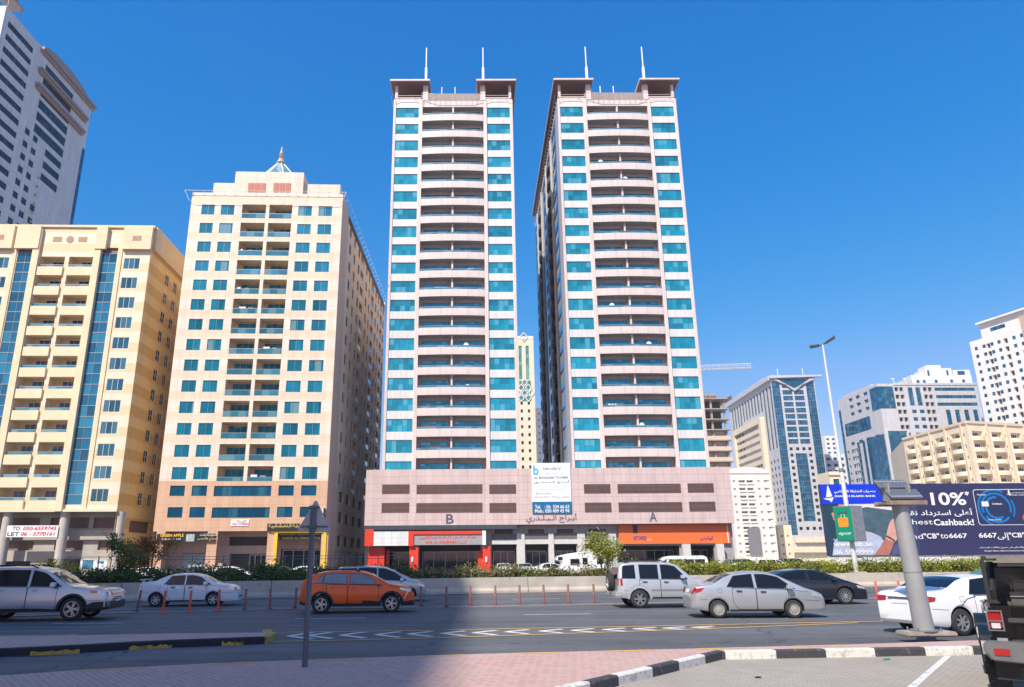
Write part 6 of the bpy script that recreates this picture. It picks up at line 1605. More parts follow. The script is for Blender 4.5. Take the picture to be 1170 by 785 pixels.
# silver people carrier behind it
c = Car(4.60, 1.80, [(0, .6), (.03, 1.0), (.08, 1.25), (.2, 1.50), (.45, 1.61), (1.6, 1.655), (2.5, 1.60), (3.0, 1.42), (3.75, 1.06), (4.2, .93), (4.45, .80), (4.57, .64), (4.60, .5)],
        [(0, 1.10), (1.5, 1.03), (4.6, .88)], .22, ((.85, .315), (3.65, .315)), .36, fr=.24, rr=.3)
p = G(440, 687.5)
make_car('silver people carrier half hidden behind the orange crossover', 'car', (p.x-.35, p.y+.6), R_(9), c, SGREY, 'car',
    wins=[(.35, 1.15, .5, 1.15, None), (1.25, 2.1, 1.25, 2.1, None), (2.2, 3.55, 2.2, 2.95, None)], scr=[(2.95, 3.68)], doors=[(1.2, 2.12, .15), (2.15, 3.25, 0)], rim='seven', mirror=(3.3, .96),
    tail=[[(.03, .85), (.14, .85), (.16, 1.3), (.05, 1.3)]], head=[[(4.1, .74), (4.5, .60), (4.46, .72), (4.05, .88)]], head_end=[[(.5, .62), (.78, .62), (.76, .78), (.5, .76)]], plate_f=.42, grille=(.42, .56, .70))
# old white saloon with a boot spoiler
def ex_sun(T, c, mk):
    b = MB(); 
    for y in (-.5, .5): b.box(-c.L/2+.10, -c.L/2+.2, y-.04, y+.04, 1.02, 1.13)
    b.box(-c.L/2+.02, -c.L/2+.26, -.66, .66, 1.12, 1.16); b.build('boot_spoiler', WHTB, T, bevel=.012)
c = Car(4.30, 1.69, [(0, .52), (.02, .85), (.06, 1.0), (.15, 1.045), (.65, 1.08), (1.12, 1.30), (1.4, 1.375), (1.9, 1.405), (2.35, 1.395), (2.7, 1.31), (3.4, .97), (3.9, .90), (4.17, .82), (4.275, .68), (4.30, .45)],
        [(0, .93), (4.3, .87)], .2, ((.82, .285), (3.24, .285)), .42, fr=.22, rr=.3)
ys = R_(8)
make_car('old white saloon with a boot spoiler behind the red traffic posts', 'car', carpos(213.5, 692.8, .72, ys), ys, c, WHTB, 'car',
    wins=[(1.12, 1.95, 1.4, 1.95, None), (2.05, 3.12, 2.05, 2.62, None)], scr=[(2.75, 3.34)], rscr=[(.72, 1.3)], doors=[(1.28, 2.0, .17), (2.02, 2.95, 0)], rim='six', rimc=mat('wheel_trim_grey', (.5, .52, .56), .5, .2), mirror=(2.9, .92), extras=ex_sun,
    tail=[[(.02, .74), (.14, .74), (.14, .90), (.03, .90)]], head=[[(3.88, .66), (4.24, .64), (4.22, .77), (3.90, .80)]], head_end=[[(.48, .62), (.76, .62), (.76, .74), (.48, .74)]], hand_m=M_plast, glassm=M_cglass)
# big silver off roader at the left edge
def ex_exp(T, c, mk):
    b = MB(); c.side([(c.L-.80, .40), (c.L-.06, .40), (c.L-.06, .62), (c.L-.5, .60), (c.L-.70, .50)], .010, 0, b); b.build('bumper_skirt', M_plast, T)
    b = MB(); c.endpatch([(-.88, .40), (.88, .40), (.88, .62), (-.88, .62)], True, .012, b); b.build('lower_bumper', M_plast, T)
    b = MB()
    for z in (.66, .72): c.endpatch([(-.45, z), (.45, z), (.45, z+.03), (-.45, z+.03)], True, .022, b)
    b.build('intake_slats', M_plast, T)
    b = MB(); c.endpatch([(-.55, .80), (.55, .80), (.55, 1.0), (-.55, 1.0)], True, .02, b); b.build('grille', mat('grille_silver', (.4, .42, .45), .3, .6), T)
    b = MB(); c.endpatch([(-.5, .875), (.5, .875), (.5, .92), (-.5, .92)], True, .035, b); b.build('grille_bar', M_chrome, T)
    b = MB(); c.side([(c.L-.62, .90), (c.L-.40, .875), (c.L-.40, .975), (c.L-.64, .99)], .013, 0, b); b.build('indicator_lamp', M_amber, T)
c = Car(5.0, 2.0, [(0, .7), (.03, 1.1), (.08, 1.4), (.2, 1.66), (.5, 1.74), (1.5, 1.79), (2.4, 1.775), (2.75, 1.70), (3.0, 1.58), (3.62, 1.17), (3.85, 1.13), (4.5, 1.09), (4.82, 1.03), (4.93, .93), (4.98, .70), (5.0, .5)],
        [(0, 1.14), (5, 1.07)], .30, ((.98, .385), (3.84, .385)), .30, fr=.36, rr=.42, plan=.07)
ye = R_(8); p = G(81, 709.5)
pos = (p.x-cos(ye)*(3.84-2.5)-sin(ye)*.85, p.y-sin(ye)*(3.84-2.5)+cos(ye)*.85)
make_car('large silver off-roader with a black lower skirt entering at the left edge', 'car', pos, ye, c, paint('sky_silver_paint', (.46, .49, .54), .5, .28), 'car',
    wins=[(.35, 1.2, .45, 1.2, .13), (1.3, 2.3, 1.3, 2.3, .13), (2.42, 3.42, 2.42, 2.86, .13)], scr=[(2.98, 3.58)], doors=[(1.32, 2.34, .2), (2.36, 3.3, 0)], rim='double', cladz=.47, flare=(M_plast, .07), mirror=(3.2, 1.13),
    head=[[(4.38, .86), (4.88, .80), (4.90, .97), (4.36, 1.0)]], head_end=[[(.58, .80), (.88, .80), (.88, .95), (.58, .95)]], rails=(.5, 2.5, M_plast), extras=ex_exp, plate_f=.60, scrm=mat('screen_reflection', (.05, .06, .07), .03, var=.3, spec=1))

# ---- parked vehicles beyond the hedge (only their upper halves show)
def small_car(px, pyroof, Y, yaw, col, label, kind='saloon', group='parked cars beyond the hedge'):
    p = atY(px, pyroof, Y)
    if kind == 'suv': c = Car(4.7, 1.85, [(0, .7), (.04, 1.3), (.2, 1.68), (.6, 1.76), (2.4, 1.76), (2.8, 1.6), (3.4, 1.15), (4.3, 1.0), (4.6, .85), (4.7, .5)], [(0, 1.1), (4.7, 1.05)], .3, ((.9, .36), (3.6, .36)), .3); w = [(.3, 1.2, .4, 1.2, .13), (1.3, 2.2, 1.3, 2.2, .13), (2.3, 3.2, 2.3, 2.7, .13)]; sc = [(2.75, 3.36)]
    else: c = Car(4.5, 1.76, [(0, .55), (.04, .9), (.1, 1.02), (.7, 1.1), (1.3, 1.38), (2.0, 1.46), (2.6, 1.45), (3.1, 1.33), (3.85, .98), (4.3, .82), (4.47, .6), (4.5, .45)], [(0, .95), (4.5, .9)], .22, ((.9, .31), (3.6, .31)), .42); w = [(1.25, 2.2, 1.55, 2.2, None), (2.3, 3.5, 2.3, 3.0, None)]; sc = [(3.15, 3.75)]
    return make_car(label, 'car', (p.x, Y), yaw, c, col, 'parked_car', wins=w, scr=sc, rscr=([(.8, 1.4)] if kind != 'suv' else []), rim='five', group=group, doors=[(1.4, 2.25, .18), (2.27, 3.3, 0)])
small_car(851, 637, 84, R_(10), paint('ink_blue_paint', (.03, .06, .12), .3), 'dark blue parked off-roader nearest the orange sign beyond the hedge', 'suv')
small_car(846, 640.5, 72, R_(4), WHT, 'white parked saloon just in front of the dark blue off-roader')
small_car(884, 636.5, 84, R_(0), WHT, 'white parked off-roader in the middle of the row below the grey V crowned tower', 'suv')
small_car(908, 638, 88, R_(20), BLK, 'black parked off-roader right of the white one beyond the hedge', 'suv')
small_car(930, 638.5, 84, R_(10), paint('deep_blue_paint', (.01, .025, .06), .3), 'dark blue parked saloon left of the billboard')
small_car(981, 641.5, 66, R_(88), paint('dull_grey_paint', (.2, .2, .21), .3), 'grey parked car below the billboard behind the lamp post')
small_car(575, 648, 84, R_(92), WHTB, 'white parked car nose on below the left grey shop bay')
small_car(599, 646, 84, R_(91), SILV2, 'silver parked car nose on below the second grey shop bay')
small_car(628, 647.5, 86, R_(4), WHTB, 'white parked car left of the motor caravan')
small_car(143, 651, 64, R_(12), WHT, 'white parked car by the orange leaved tree')
small_car(173, 650.5, 67, R_(5), paint('beige_paint', (.55, .5, .45), .1), 'beige parked car below the supermarket sign')
small_car(262, 650, 66, R_(6), WHT, 'white parked car below the entrance of the beige tower')
small_car(318, 649.5, 68, R_(14), SILV2, 'silver parked car below the yellow framed restaurant')
small_car(352, 651, 66, R_(4), WHT, 'white parked saloon right of the grey sign post beyond the shrubs')

# white minibus
p = atY(775, 634, 72)
T = thing('minibus', 'white minibus parked behind the hedge below the orange shop sign', 'minibus', (p.x, 72, 0), R_(-2))
c = Car(5.3, 1.9, [(0, .6), (.3, 1.2), (.9, 1.85), (1.2, 2.0), (1.8, 2.1), (4.9, 2.12), (5.15, 2.0), (5.25, 1.3), (5.3, .6)], [(0, 1.25), (5.3, 1.25)], .3, ((1.0, .33), (4.0, .33)), .12, crown=.06, plan=.08)
link('body', c.body(WHT, M_plast), T)
for x0, x1, t0 in ((.75, 1.35, 1.25), (1.6, 2.9, 1.6), (2.95, 3.9, 2.95), (3.95, 4.9, 3.95)):
    b = MB(); c.side([(x0, 1.3), (x1, 1.3), (x1, 1.78), (t0, 1.78)], .012, 0, b); b.build('window', M_cglass, T)
b = MB(); c.screen(.45, .95, .01, b); b.build('windscreen', M_cglassl, T)
ty, rm = wheel_mesh(.33, .2, 'steel', M_rim)
for x in (1.0, 4.0):
    for sg in (1, -1): w = link('wheel', ty, T); w.location = (x-2.65, sg*.82, .33); link('rim', rm, w)
# motor caravan
p = atY(663, 636, 76)
T = thing('motor_caravan', 'white motor caravan parked behind the hedge left of the bushy tree', 'motor caravan', (p.x+.2, 76, 0), 0)
b = MB(); prof = [(-2.0, .5), (2.2, .5), (2.25, 2.45), (1.0, 2.5), (.9, 2.75), (.0, 2.75), (-.1, 2.55), (-1.6, 2.35), (-2.55, 2.15), (-2.75, 1.75), (-2.1, 1.55), (-2.3, 1.1), (-2.9, .95), (-3.0, .5)]
b.prism(prof, -1.0, 1.0); b.build('body', WHT, T, bevel=.06)
for x0, x1, z0, z1 in ((-2.5, -2.1, 1.78, 2.05), (-1.3, -.45, 1.3, 1.85), (-.1, .35, 1.35, 1.95), (1.3, 1.9, 1.4, 1.9)):
    b = MB(); b.box(x0, x1, -1.03, -.99, z0, z1); b.box(x0-.04, x1+.04, -1.015, -.99, z0-.04, z1+.04, 1); b.build('window', [M_cglass, M_frame], T)
b = MB(); b.box(-1.25, -.5, -1.04, -1.031, 1.32, 1.45); b.build('curtain', mat('brown_curtain', (.2, .1, .07), .9), T)
for x in (-2.1, 1.2):
    for sg in (1, -1): w = link('wheel', ty, T); w.location = (x, sg*.88, .33); link('rim', rm, w)

# ================================================================== STREET THINGS
# concrete barrier with precast joints
bp = [(-60, 691), (120, 687), (360, 682), (600, 677), (780, 674), (950, 671), (1100, 668.5), (1260, 666)]
BP = [g2(*p) for p in bp]
T = thing('concrete_barrier', 'long low concrete barrier between the road and the hedges', 'barrier', (BP[3][0], BP[3][1], 0)); k0 = BP[3]
def along(P, s):
    for p, q in zip(P, P[1:]):
        l = hypot(q[0]-p[0], q[1]-p[1])
        if s <= l or q is P[-1]: return (p[0]+(q[0]-p[0])*s/l, p[1]+(q[1]-p[1])*s/l, (q[0]-p[0])/l, (q[1]-p[1])/l)
        s -= l
LB = sum(hypot(q[0]-p[0], q[1]-p[1]) for p, q in zip(BP, BP[1:])); seg = 7.4; n = int(LB/seg); random.seed(3)
M_bar = mat('barrier_concrete', (.52, .46, .38), .9, var=.22, scale=.9, bump=.25)
for i in range(n+1):
    a = along(BP, i*seg+.02); c_ = along(BP, min((i+1)*seg-.02, LB)); b = MB()
    def pt(p, o, z): return (p[0]-p[3]*o-k0[0], p[1]+p[2]*o-k0[1], z)
    h = .86+random.random()*.02
    sec = [(0, 0), (.0, .12), (.10, .3), (.13, h), (.33, h), (.36, .3), (.46, .1), (.46, 0)]
    for j in range(len(sec)-1): b.face([pt(a, *sec[j]), pt(c_, *sec[j]), pt(c_, *sec[j+1]), pt(a, *sec[j+1])])
    b.face([pt(a, *s) for s in sec]); b.face([pt(c_, *s) for s in sec[::-1]])
    b.build('barrier_segment', M_bar, T)
def behind(px, o):
    """point of the barrier line at pixel column px, o metres beyond it"""
    for (x0, y0), (x1, y1) in zip(bp, bp[1:]):
        if px <= x1: break
    t = (px-x0)/(x1-x0); p = G(px, y0+(y1-y0)*t); q0, q1 = g2(x0, y0), g2(x1, y1); l = hypot(q1[0]-q0[0], q1[1]-q0[1]); d = ((q1[0]-q0[0])/l, (q1[1]-q0[1])/l)
    return Vector((p.x-d[1]*o, p.y+d[0]*o, 0)), d
# ---- foliage
def leafmat(name, c1, c2, c3=None):
    m, t, b = _new(name); b.inputs['Roughness'].default_value = .55
    g = _n(t, 'ShaderNodeNewGeometry'); r = _n(t, 'ShaderNodeValToRGB'); r.color_ramp.elements[0].color = rgba(c1); r.color_ramp.elements[1].color = rgba(c2)
    if c3: e = r.color_ramp.elements.new(.86); e.color = rgba(c2); r.color_ramp.elements[2].color = rgba(c3)
    t.links.new(g.outputs['Random Per Island'], r.inputs[0])
    tc = _n(t, 'ShaderNodeTexCoord'); nz = _n(t, 'ShaderNodeTexNoise'); nz.inputs['Scale'].default_value = .9; nz.inputs['Detail'].default_value = 3; t.links.new(tc.outputs['Object'], nz.inputs['Vector'])
    mp = _n(t, 'ShaderNodeMapRange'); mp.inputs['From Min'].default_value = .3; mp.inputs['From Max'].default_value = .7; mp.inputs['To Min'].default_value = .6; mp.inputs['To Max'].default_value = 1.35; t.links.new(nz.outputs['Fac'], mp.inputs['Value'])
    sc_ = _n(t, 'ShaderNodeVectorMath', operation='SCALE'); t.links.new(r.outputs[0], sc_.inputs[0]); t.links.new(mp.outputs[0], sc_.inputs['Scale']); t.links.new(sc_.outputs[0], b.inputs['Base Color'])
    tr = _n(t, 'ShaderNodeBsdfTranslucent'); t.links.new(sc_.outputs[0], tr.inputs['Color']); ms = _n(t, 'ShaderNodeMixShader'); ms.inputs[0].default_value = .3
    out = [x for x in t.nodes if x.type == 'OUTPUT_MATERIAL'][0]; t.links.new(b.outputs[0], ms.inputs[1]); t.links.new(tr.outputs[0], ms.inputs[2]); t.links.new(ms.outputs[0], out.inputs['Surface'])
    return m
def leaf(b, p, s, rnd):
    a = rnd.uniform(0, 2*pi); e = rnd.uniform(-1.1, 1.1); u = Vector((cos(a)*cos(e), sin(a)*cos(e), sin(e))); v = u.cross(Vector((rnd.uniform(-1, 1), rnd.uniform(-1, 1), rnd.uniform(-1, 1)))).normalized()
    u *= s; v *= s*.5; n = len(b.v)
    b.v += [tuple(p-u*.5), tuple(p+v*.55), tuple(p+u*.5), tuple(p-v*.55)]; b.f.append((n, n+1, n+2, n+3)); b.m.append(0)
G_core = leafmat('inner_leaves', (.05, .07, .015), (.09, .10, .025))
G_yel = leafmat('yellow_green_leaves', (.17, .20, .02), (.38, .40, .035), (.45, .42, .06))
G_oliv = leafmat('olive_leaves', (.13, .14, .03), (.32, .28, .08), (.42, .30, .14))
G_dark = leafmat('dark_green_leaves', (.045, .09, .018), (.15, .21, .04), (.25, .20, .08))
G_white = leafmat('white_blossom', (.36, .34, .30), (.56, .52, .48))
G_orange = leafmat('orange_leaves', (.22, .10, .02), (.42, .22, .05))
G_brightyel = leafmat('yellow_blossom', (.45, .36, .01), (.68, .55, .02))
M_bark = mat('bark', (.13, .09, .06), .9, var=.3, scale=8)
def hedge(px0, px1, hfun, dens, lm, label, seed, blossom=0, off0=.75, depth=1.5, core=True, size=.13):
    rnd = random.Random(seed); pa, d = behind(px0, off0); pb, _ = behind(px1, off0); L = (pb-pa).length
    T = thing('hedge', label, 'hedge', tuple(pa)); b = MB(); bl = MB()
    nclump = int(L*dens)
    for i in range(nclump):
        t = rnd.random(); px = px0+(px1-px0)*t; p, d = behind(px, off0+rnd.random()*depth); h = hfun(px)*(0.86+.2*rnd.random())
        z = h*(rnd.random()**.55); r = .16+.14*rnd.random(); c = p-pa
        for k in range(26):
            q = Vector((c.x+rnd.gauss(0, r), c.y+rnd.gauss(0, r), max(.05, z+rnd.gauss(0, r*.6)))); leaf(b, q, size*rnd.uniform(.7, 1.4), rnd)
        if blossom and rnd.random() < blossom*(1 if sin(px*.11)+sin(px*.037) > -.2 else .15):
            for k in range(16): leaf(bl, Vector((c.x+rnd.gauss(0, r*.8), c.y+rnd.gauss(0, r*.8)-.2, max(.4, z+rnd.gauss(0, r*.6)))), .1, rnd)
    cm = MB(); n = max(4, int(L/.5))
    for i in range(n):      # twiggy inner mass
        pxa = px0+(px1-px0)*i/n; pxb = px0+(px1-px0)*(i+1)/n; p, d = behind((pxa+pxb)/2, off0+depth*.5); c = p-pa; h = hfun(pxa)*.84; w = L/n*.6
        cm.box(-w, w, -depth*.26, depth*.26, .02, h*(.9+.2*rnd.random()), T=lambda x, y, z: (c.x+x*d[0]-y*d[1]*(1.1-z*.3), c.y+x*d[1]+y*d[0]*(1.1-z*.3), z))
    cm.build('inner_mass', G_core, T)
    b.build('foliage', lm, T)
    if blossom: bl.build('blossom', G_white, T)
    tw = MB()
    for i in range(int(L*1.6)):
        px = px0+(px1-px0)*rnd.random(); p, d = behind(px, off0+depth*.5); c = p-pa; tw.tube([(c.x, c.y, 0), (c.x+rnd.gauss(0, .15), c.y+rnd.gauss(0, .15), hfun(px)*.75)], [.03, .01], 4)
    tw.build('stems', M_bark, T); return T
def wob(base, amp, f=.09): return lambda px: base+amp*(sin(px*f)+.7*sin(px*f*2.37+1)+.5*sin(px*f*5.1+2))/2
hedge(716, 985, wob(1.62, .12), 50, G_yel, 'bright yellow green clipped hedge behind the silver and dark cars on the right', 5, size=.12)
hedge(992, 1250, wob(1.66, .12), 46, G_yel, 'yellow green hedge along the foot of the bank billboard', 6, size=.12)
hedge(475, 712, wob(1.36, .17, .13), 30, G_oliv, 'thin olive and dry looking hedge in front of the grey shop bays', 7, blossom=.05)
hedge(60, 480, wob(1.52, .2, .06), 36, G_dark, 'dark green shaded hedge with white blossom at the left', 8, blossom=.13)
def tree(px, off, h, crown_r, zc, n, lm, label, name, cat, seed, trunk_r=.06, sz=.14, limbs=7, lean=0, extra=None, squash=1.2):
    rnd = random.Random(seed); p, d = behind(px, off); T = thing(name, label, cat, tuple(p)); b = MB(); tr = MB(); tips = []
    fork = zc*.45; tr.tube([(0, 0, 0), (.03, .02, fork*.5), (lean*.4, 0, fork)], [trunk_r, trunk_r*.8, trunk_r*.6], 7)
    for k in range(limbs):
        a = 2*pi*k/limbs+rnd.uniform(-.4, .4); rr = crown_r*rnd.uniform(.4, .95); zt = zc+crown_r*squash*rnd.uniform(-.5, .95); e = Vector((lean+rr*cos(a), rr*sin(a), min(zt, h-.1)))
        m = Vector((lean*.6+rr*.35*cos(a), rr*.35*sin(a), fork+(e.z-fork)*.5)); tr.tube([(lean*.4, 0, fork), m, e], [trunk_r*.5, trunk_r*.3, .01], 5); tips += [e, m.lerp(e, .6), m.lerp(e, .85)]
        for j in range(2):
            e2 = e+Vector((rnd.gauss(0, .3), rnd.gauss(0, .3), rnd.gauss(.1, .2))); e2.z = min(e2.z, h); tr.tube([m.lerp(e, .5), e2], [trunk_r*.2, .006], 4); tips.append(e2)
    tr.build('trunk', M_bark, T)
    for i in range(n):
        t = rnd.choice(tips); g = abs(rnd.gauss(0, 1)); q = t+Vector((rnd.gauss(0, crown_r*.16), rnd.gauss(0, crown_r*.16), rnd.gauss(0, crown_r*.17)))
        q.z = max(.5, min(q.z, h+.1)); leaf(b, q, sz*rnd.uniform(.6, 1.3), rnd)
    b.build('crown', lm, T)
    if extra:
        b = MB()
        for i in range(extra[1]):
            t = rnd.choice(tips); leaf(b, t+Vector((rnd.gauss(.15, .2), rnd.gauss(-.1, .2), rnd.gauss(0, .3))), sz, rnd)
        b.build('blossom', extra[0], T)
    return T
tree(700, 1.4, 3.45, 1.2, 2.1, 3600, G_yel, 'bushy yellow green small tree with pale blossom left of the silver off-roader', 'small_tree', 'tree', 21, extra=(G_white, 260), limbs=9)
tree(128, 1.8, 3.25, 1.05, 2.3, 1500, G_dark, 'dark green small tree in front of the round columns at the left', 'small_tree', 'tree', 22, limbs=9, trunk_r=.07)
tree(160, 3.2, 3.1, .95, 2.2, 1700, G_orange, 'small tree with sparse orange brown leaves right of the dark green tree', 'small_tree', 'tree', 23, limbs=7, sz=.13)
tree(44, 4.0, 1.95, 1.0, 1.5, 1500, G_brightyel, 'low shrub in bright yellow bloom above the silver off-roader at the left edge', 'flowering_shrub', 'shrub', 24, sz=.12, squash=.4)
tree(300, 2.2, 1.9, .9, 1.2, 1500, G_dark, 'taller rounded bump of shrub left of the grey sign post', 'flowering_shrub', 'shrub', 25, squash=.6, extra=(G_brightyel, 60))
# thin wire fence in the planting strip
pa, d = behind(60, 2.6); T = thing('wire_fence', 'thin post and wire fence standing in the left hand planting strip', 'fence', tuple(pa))
b = MB(); prev = None; M_fen = mat('fence_steel', (.25, .24, .22), .5, .4)
for k in range(12):
    p, d = behind(60+k*38, 2.6); c_ = p-pa; q = MB(); q.tube([(c_.x, c_.y, 0), (c_.x, c_.y, 2.2)], .03, 6); q.build('fence_post', M_fen, T)
    if prev is not None:
        for z in (2.16, 2.0, 1.5, 1.0): b.tube([(prev.x, prev.y, z), (c_.x, c_.y, z)], .014, 4)
    prev = c_
b.build('wire', M_fen, T)
# ---- flexible traffic posts
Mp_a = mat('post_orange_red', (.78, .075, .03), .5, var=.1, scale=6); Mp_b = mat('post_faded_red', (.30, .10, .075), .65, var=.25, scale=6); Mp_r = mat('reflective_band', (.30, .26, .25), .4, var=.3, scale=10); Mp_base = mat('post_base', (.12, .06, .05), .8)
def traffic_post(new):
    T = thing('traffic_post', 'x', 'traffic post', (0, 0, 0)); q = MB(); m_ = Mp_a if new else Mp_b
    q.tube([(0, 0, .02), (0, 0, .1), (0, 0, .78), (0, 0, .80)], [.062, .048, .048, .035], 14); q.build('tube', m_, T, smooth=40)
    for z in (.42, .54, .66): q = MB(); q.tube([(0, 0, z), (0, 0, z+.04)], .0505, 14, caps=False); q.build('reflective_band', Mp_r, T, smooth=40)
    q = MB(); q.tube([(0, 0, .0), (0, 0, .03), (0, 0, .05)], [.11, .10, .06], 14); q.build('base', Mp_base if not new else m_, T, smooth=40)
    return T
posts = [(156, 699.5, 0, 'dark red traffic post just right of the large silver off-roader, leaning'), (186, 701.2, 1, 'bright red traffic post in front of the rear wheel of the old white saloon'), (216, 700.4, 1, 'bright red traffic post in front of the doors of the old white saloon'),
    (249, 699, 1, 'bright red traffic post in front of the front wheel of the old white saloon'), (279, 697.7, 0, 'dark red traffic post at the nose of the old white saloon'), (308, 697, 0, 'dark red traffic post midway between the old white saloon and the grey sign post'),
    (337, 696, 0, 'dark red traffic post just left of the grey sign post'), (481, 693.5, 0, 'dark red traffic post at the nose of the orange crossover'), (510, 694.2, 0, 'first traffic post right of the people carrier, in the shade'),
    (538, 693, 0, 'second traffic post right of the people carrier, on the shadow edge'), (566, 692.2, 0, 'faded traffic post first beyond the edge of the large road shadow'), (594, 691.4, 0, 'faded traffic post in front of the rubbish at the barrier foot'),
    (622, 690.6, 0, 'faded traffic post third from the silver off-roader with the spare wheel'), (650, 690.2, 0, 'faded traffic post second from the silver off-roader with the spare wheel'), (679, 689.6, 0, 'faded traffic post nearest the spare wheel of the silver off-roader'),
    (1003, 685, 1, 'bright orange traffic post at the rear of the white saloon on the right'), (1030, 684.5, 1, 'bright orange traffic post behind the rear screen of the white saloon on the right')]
first = {}
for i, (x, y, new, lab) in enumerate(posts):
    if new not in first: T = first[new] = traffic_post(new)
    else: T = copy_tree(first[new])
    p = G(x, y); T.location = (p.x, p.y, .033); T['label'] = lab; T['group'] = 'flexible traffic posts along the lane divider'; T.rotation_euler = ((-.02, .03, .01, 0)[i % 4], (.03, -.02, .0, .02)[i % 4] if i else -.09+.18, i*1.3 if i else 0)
# bits of rubbish at the foot of the barrier
p = G(590, 676.5); T = thing('rubbish', 'scrap of brown rubbish lying at the foot of the concrete barrier', 'rubbish', (p.x, p.y-.2, .0)); q = MB(); random.seed(9)
for k in range(14):
    x = random.uniform(-.8, .8); r = random.uniform(.06, .16); q.prism([(x+r*cos(a)*random.uniform(.6, 1.2), max(.0, .1+r*sin(a)*.7)) for a in [j*1.05 for j in range(6)]], random.uniform(-.15, 0), random.uniform(.02, .12))
q.build('scrap', mat('rubbish_brown', (.22, .10, .07), .9, var=.4, scale=9), T)
# ---- warning sign seen from behind
p = G(348, 762, SW)
T = thing('road_sign', 'triangular road sign seen from behind on a slim grey post', 'road sign', (p.x, p.y, SW)); M_gs = mat('galvanised_grey', (.115, .125, .15), .5, .35, var=.15, scale=3); M_pl = mat('sign_back_grey', (.36, .36, .38), .45, .35, var=.12, scale=2)
zpt = atY(355, 578, p.y).z-SW
q = MB(); q.tube([(0, 0, -.02), (0, 0, zpt)], .052, 16); q.build('post', M_gs, T, smooth=40)
top = atY(356, 571, p.y).z-SW; bot = atY(355, 607, p.y).z-SW; hw = .30; tri = []
for k, (x, z) in enumerate(((-hw, bot), (hw, bot), (0, top))):
    cxn, czn = 0, (bot*2+top)/3
    for t in (-.5, 0, .5):
        a = atan2(z-czn, x-cxn)+t*1.2; r0 = .035; vx, vz = x+(cxn-x)*.12, z+(czn-z)*.12; tri.append((vx+r0*cos(a), vz+r0*sin(a)))
rot = R_(7)
Tf = lambda x, y, z: (x*cos(rot)+.02, x*sin(rot)+y+.065, z)
q = MB(); q.prism(tri, -.004, .004, T=Tf); q.build('plate', M_pl, T)
q = MB(); q.prism(tri, .005, .008, T=Tf); q.build('white_face', M_white, T)
q = MB(); q.box(-.25, .25, -.03, -.006, bot+.07, bot+.10, T=Tf); q.box(-.075, .075, -.03, -.006, top-.15, top-.12, T=Tf); q.build('brace', M_gs, T)
q = MB(); q.box(-.07, .07, -.07, .04, bot+.06, bot+.11); q.box(-.07, .07, -.07, .04, top-.16, top-.11); q.build('clamp', M_gs, T)
# ---- leaning solar post
p = G(1057, 725.5, SW); T = thing('solar_post', 'thick grey leaning steel post carrying two solar panels beside the white saloon', 'solar post', (p.x, p.y, SW)); yv = p.y
M_post = mat('post_grey_paint', (.36, .36, .36), .45, .25, var=.12, scale=1.5)
tp = atY(1027.5, 577, yv); lean = tp.x-p.x; zt_ = tp.z-SW
q = MB(); q.tube([(0, 0, .09), (lean*.5, 0, zt_*.5), (lean, 0, zt_)], [.225, .20, .178], 28); q.build('post', M_post, T, smooth=40)
q = MB(); q.tube([(lean*.47, 0, zt_*.47), (lean*.475, 0, zt_*.475)], [.207, .207], 28); q.tube([(0, 0, .085), (.0, 0, .12)], [.31, .31], 20); q.build('flange', mat('flange_grey', (.22, .22, .22), .5, .3), T)
q = MB(); q.box(-.56, .62, -.28, .28, -.02, .09); q.build('footing', mat('footing_concrete', (.36, .31, .27), .9, var=.3, scale=4), T, bevel=.03)
for sx_ in (-.27, .27):
    for sy_ in (-.22, .22): q = MB(); q.tube([(sx_, sy_, .09), (sx_, sy_, .17)], .022, 6); q.build('bolt', M_fen, T)
q = MB(); q.box(lean-.44, lean+.50, -.28, .28, zt_+.0, zt_+.05); q.box(lean-.47, lean+.53, -.31, -.282, zt_-.02, zt_+.09); q.box(lean-.47, lean+.53, .282, .31, zt_-.02, zt_+.09); q.build('tray', mat('rusty_tray', (.34, .27, .21), .6, .3, var=.45, scale=5), T, bevel=.01)
q = MB(); q.box(lean-.24, lean+.28, -.2, .2, zt_+.055, zt_+.14); q.box(lean-.3, lean-.26, -.16, .16, zt_+.1, zt_+.52); q.box(lean+.2, lean+.24, -.16, .16, zt_+.1, zt_+.48); q.build('battery_box', mat('battery_grey', (.3, .3, .31), .6), T)
M_pv = clad('solar_cells', (.06, .08, .11), (.07, .09, .12), (.40, .41, .42), .09, .4, .008, rough=.12)
for k, (z0, y0) in enumerate(((.16, -.30), (.42, -.02))):
    q = MB(); a = R_(38); ox = lean+.02-.09*k
    TT = lambda x, y, z: (ox+x, y0+y*cos(a)-z*sin(a), zt_+z0+y*sin(a)+z*cos(a))
    q.box(-.33, .39, 0, .30, 0, .02, 0, T=TT)
    pv = q.build('solar_panel', M_pv, T); q = MB()
    for x0, x1, y0_, y1_ in ((-.35, .41, -.02, 0), (-.35, .41, .30, .32), (-.35, -.33, 0, .30), (.39, .41, 0, .30)): q.box(x0, x1, y0_, y1_, -.015, .028, 0, T=TT)
    q.build('panel_frame', mat('panel_frame_grey', (.38, .38, .38), .4, .6), pv)
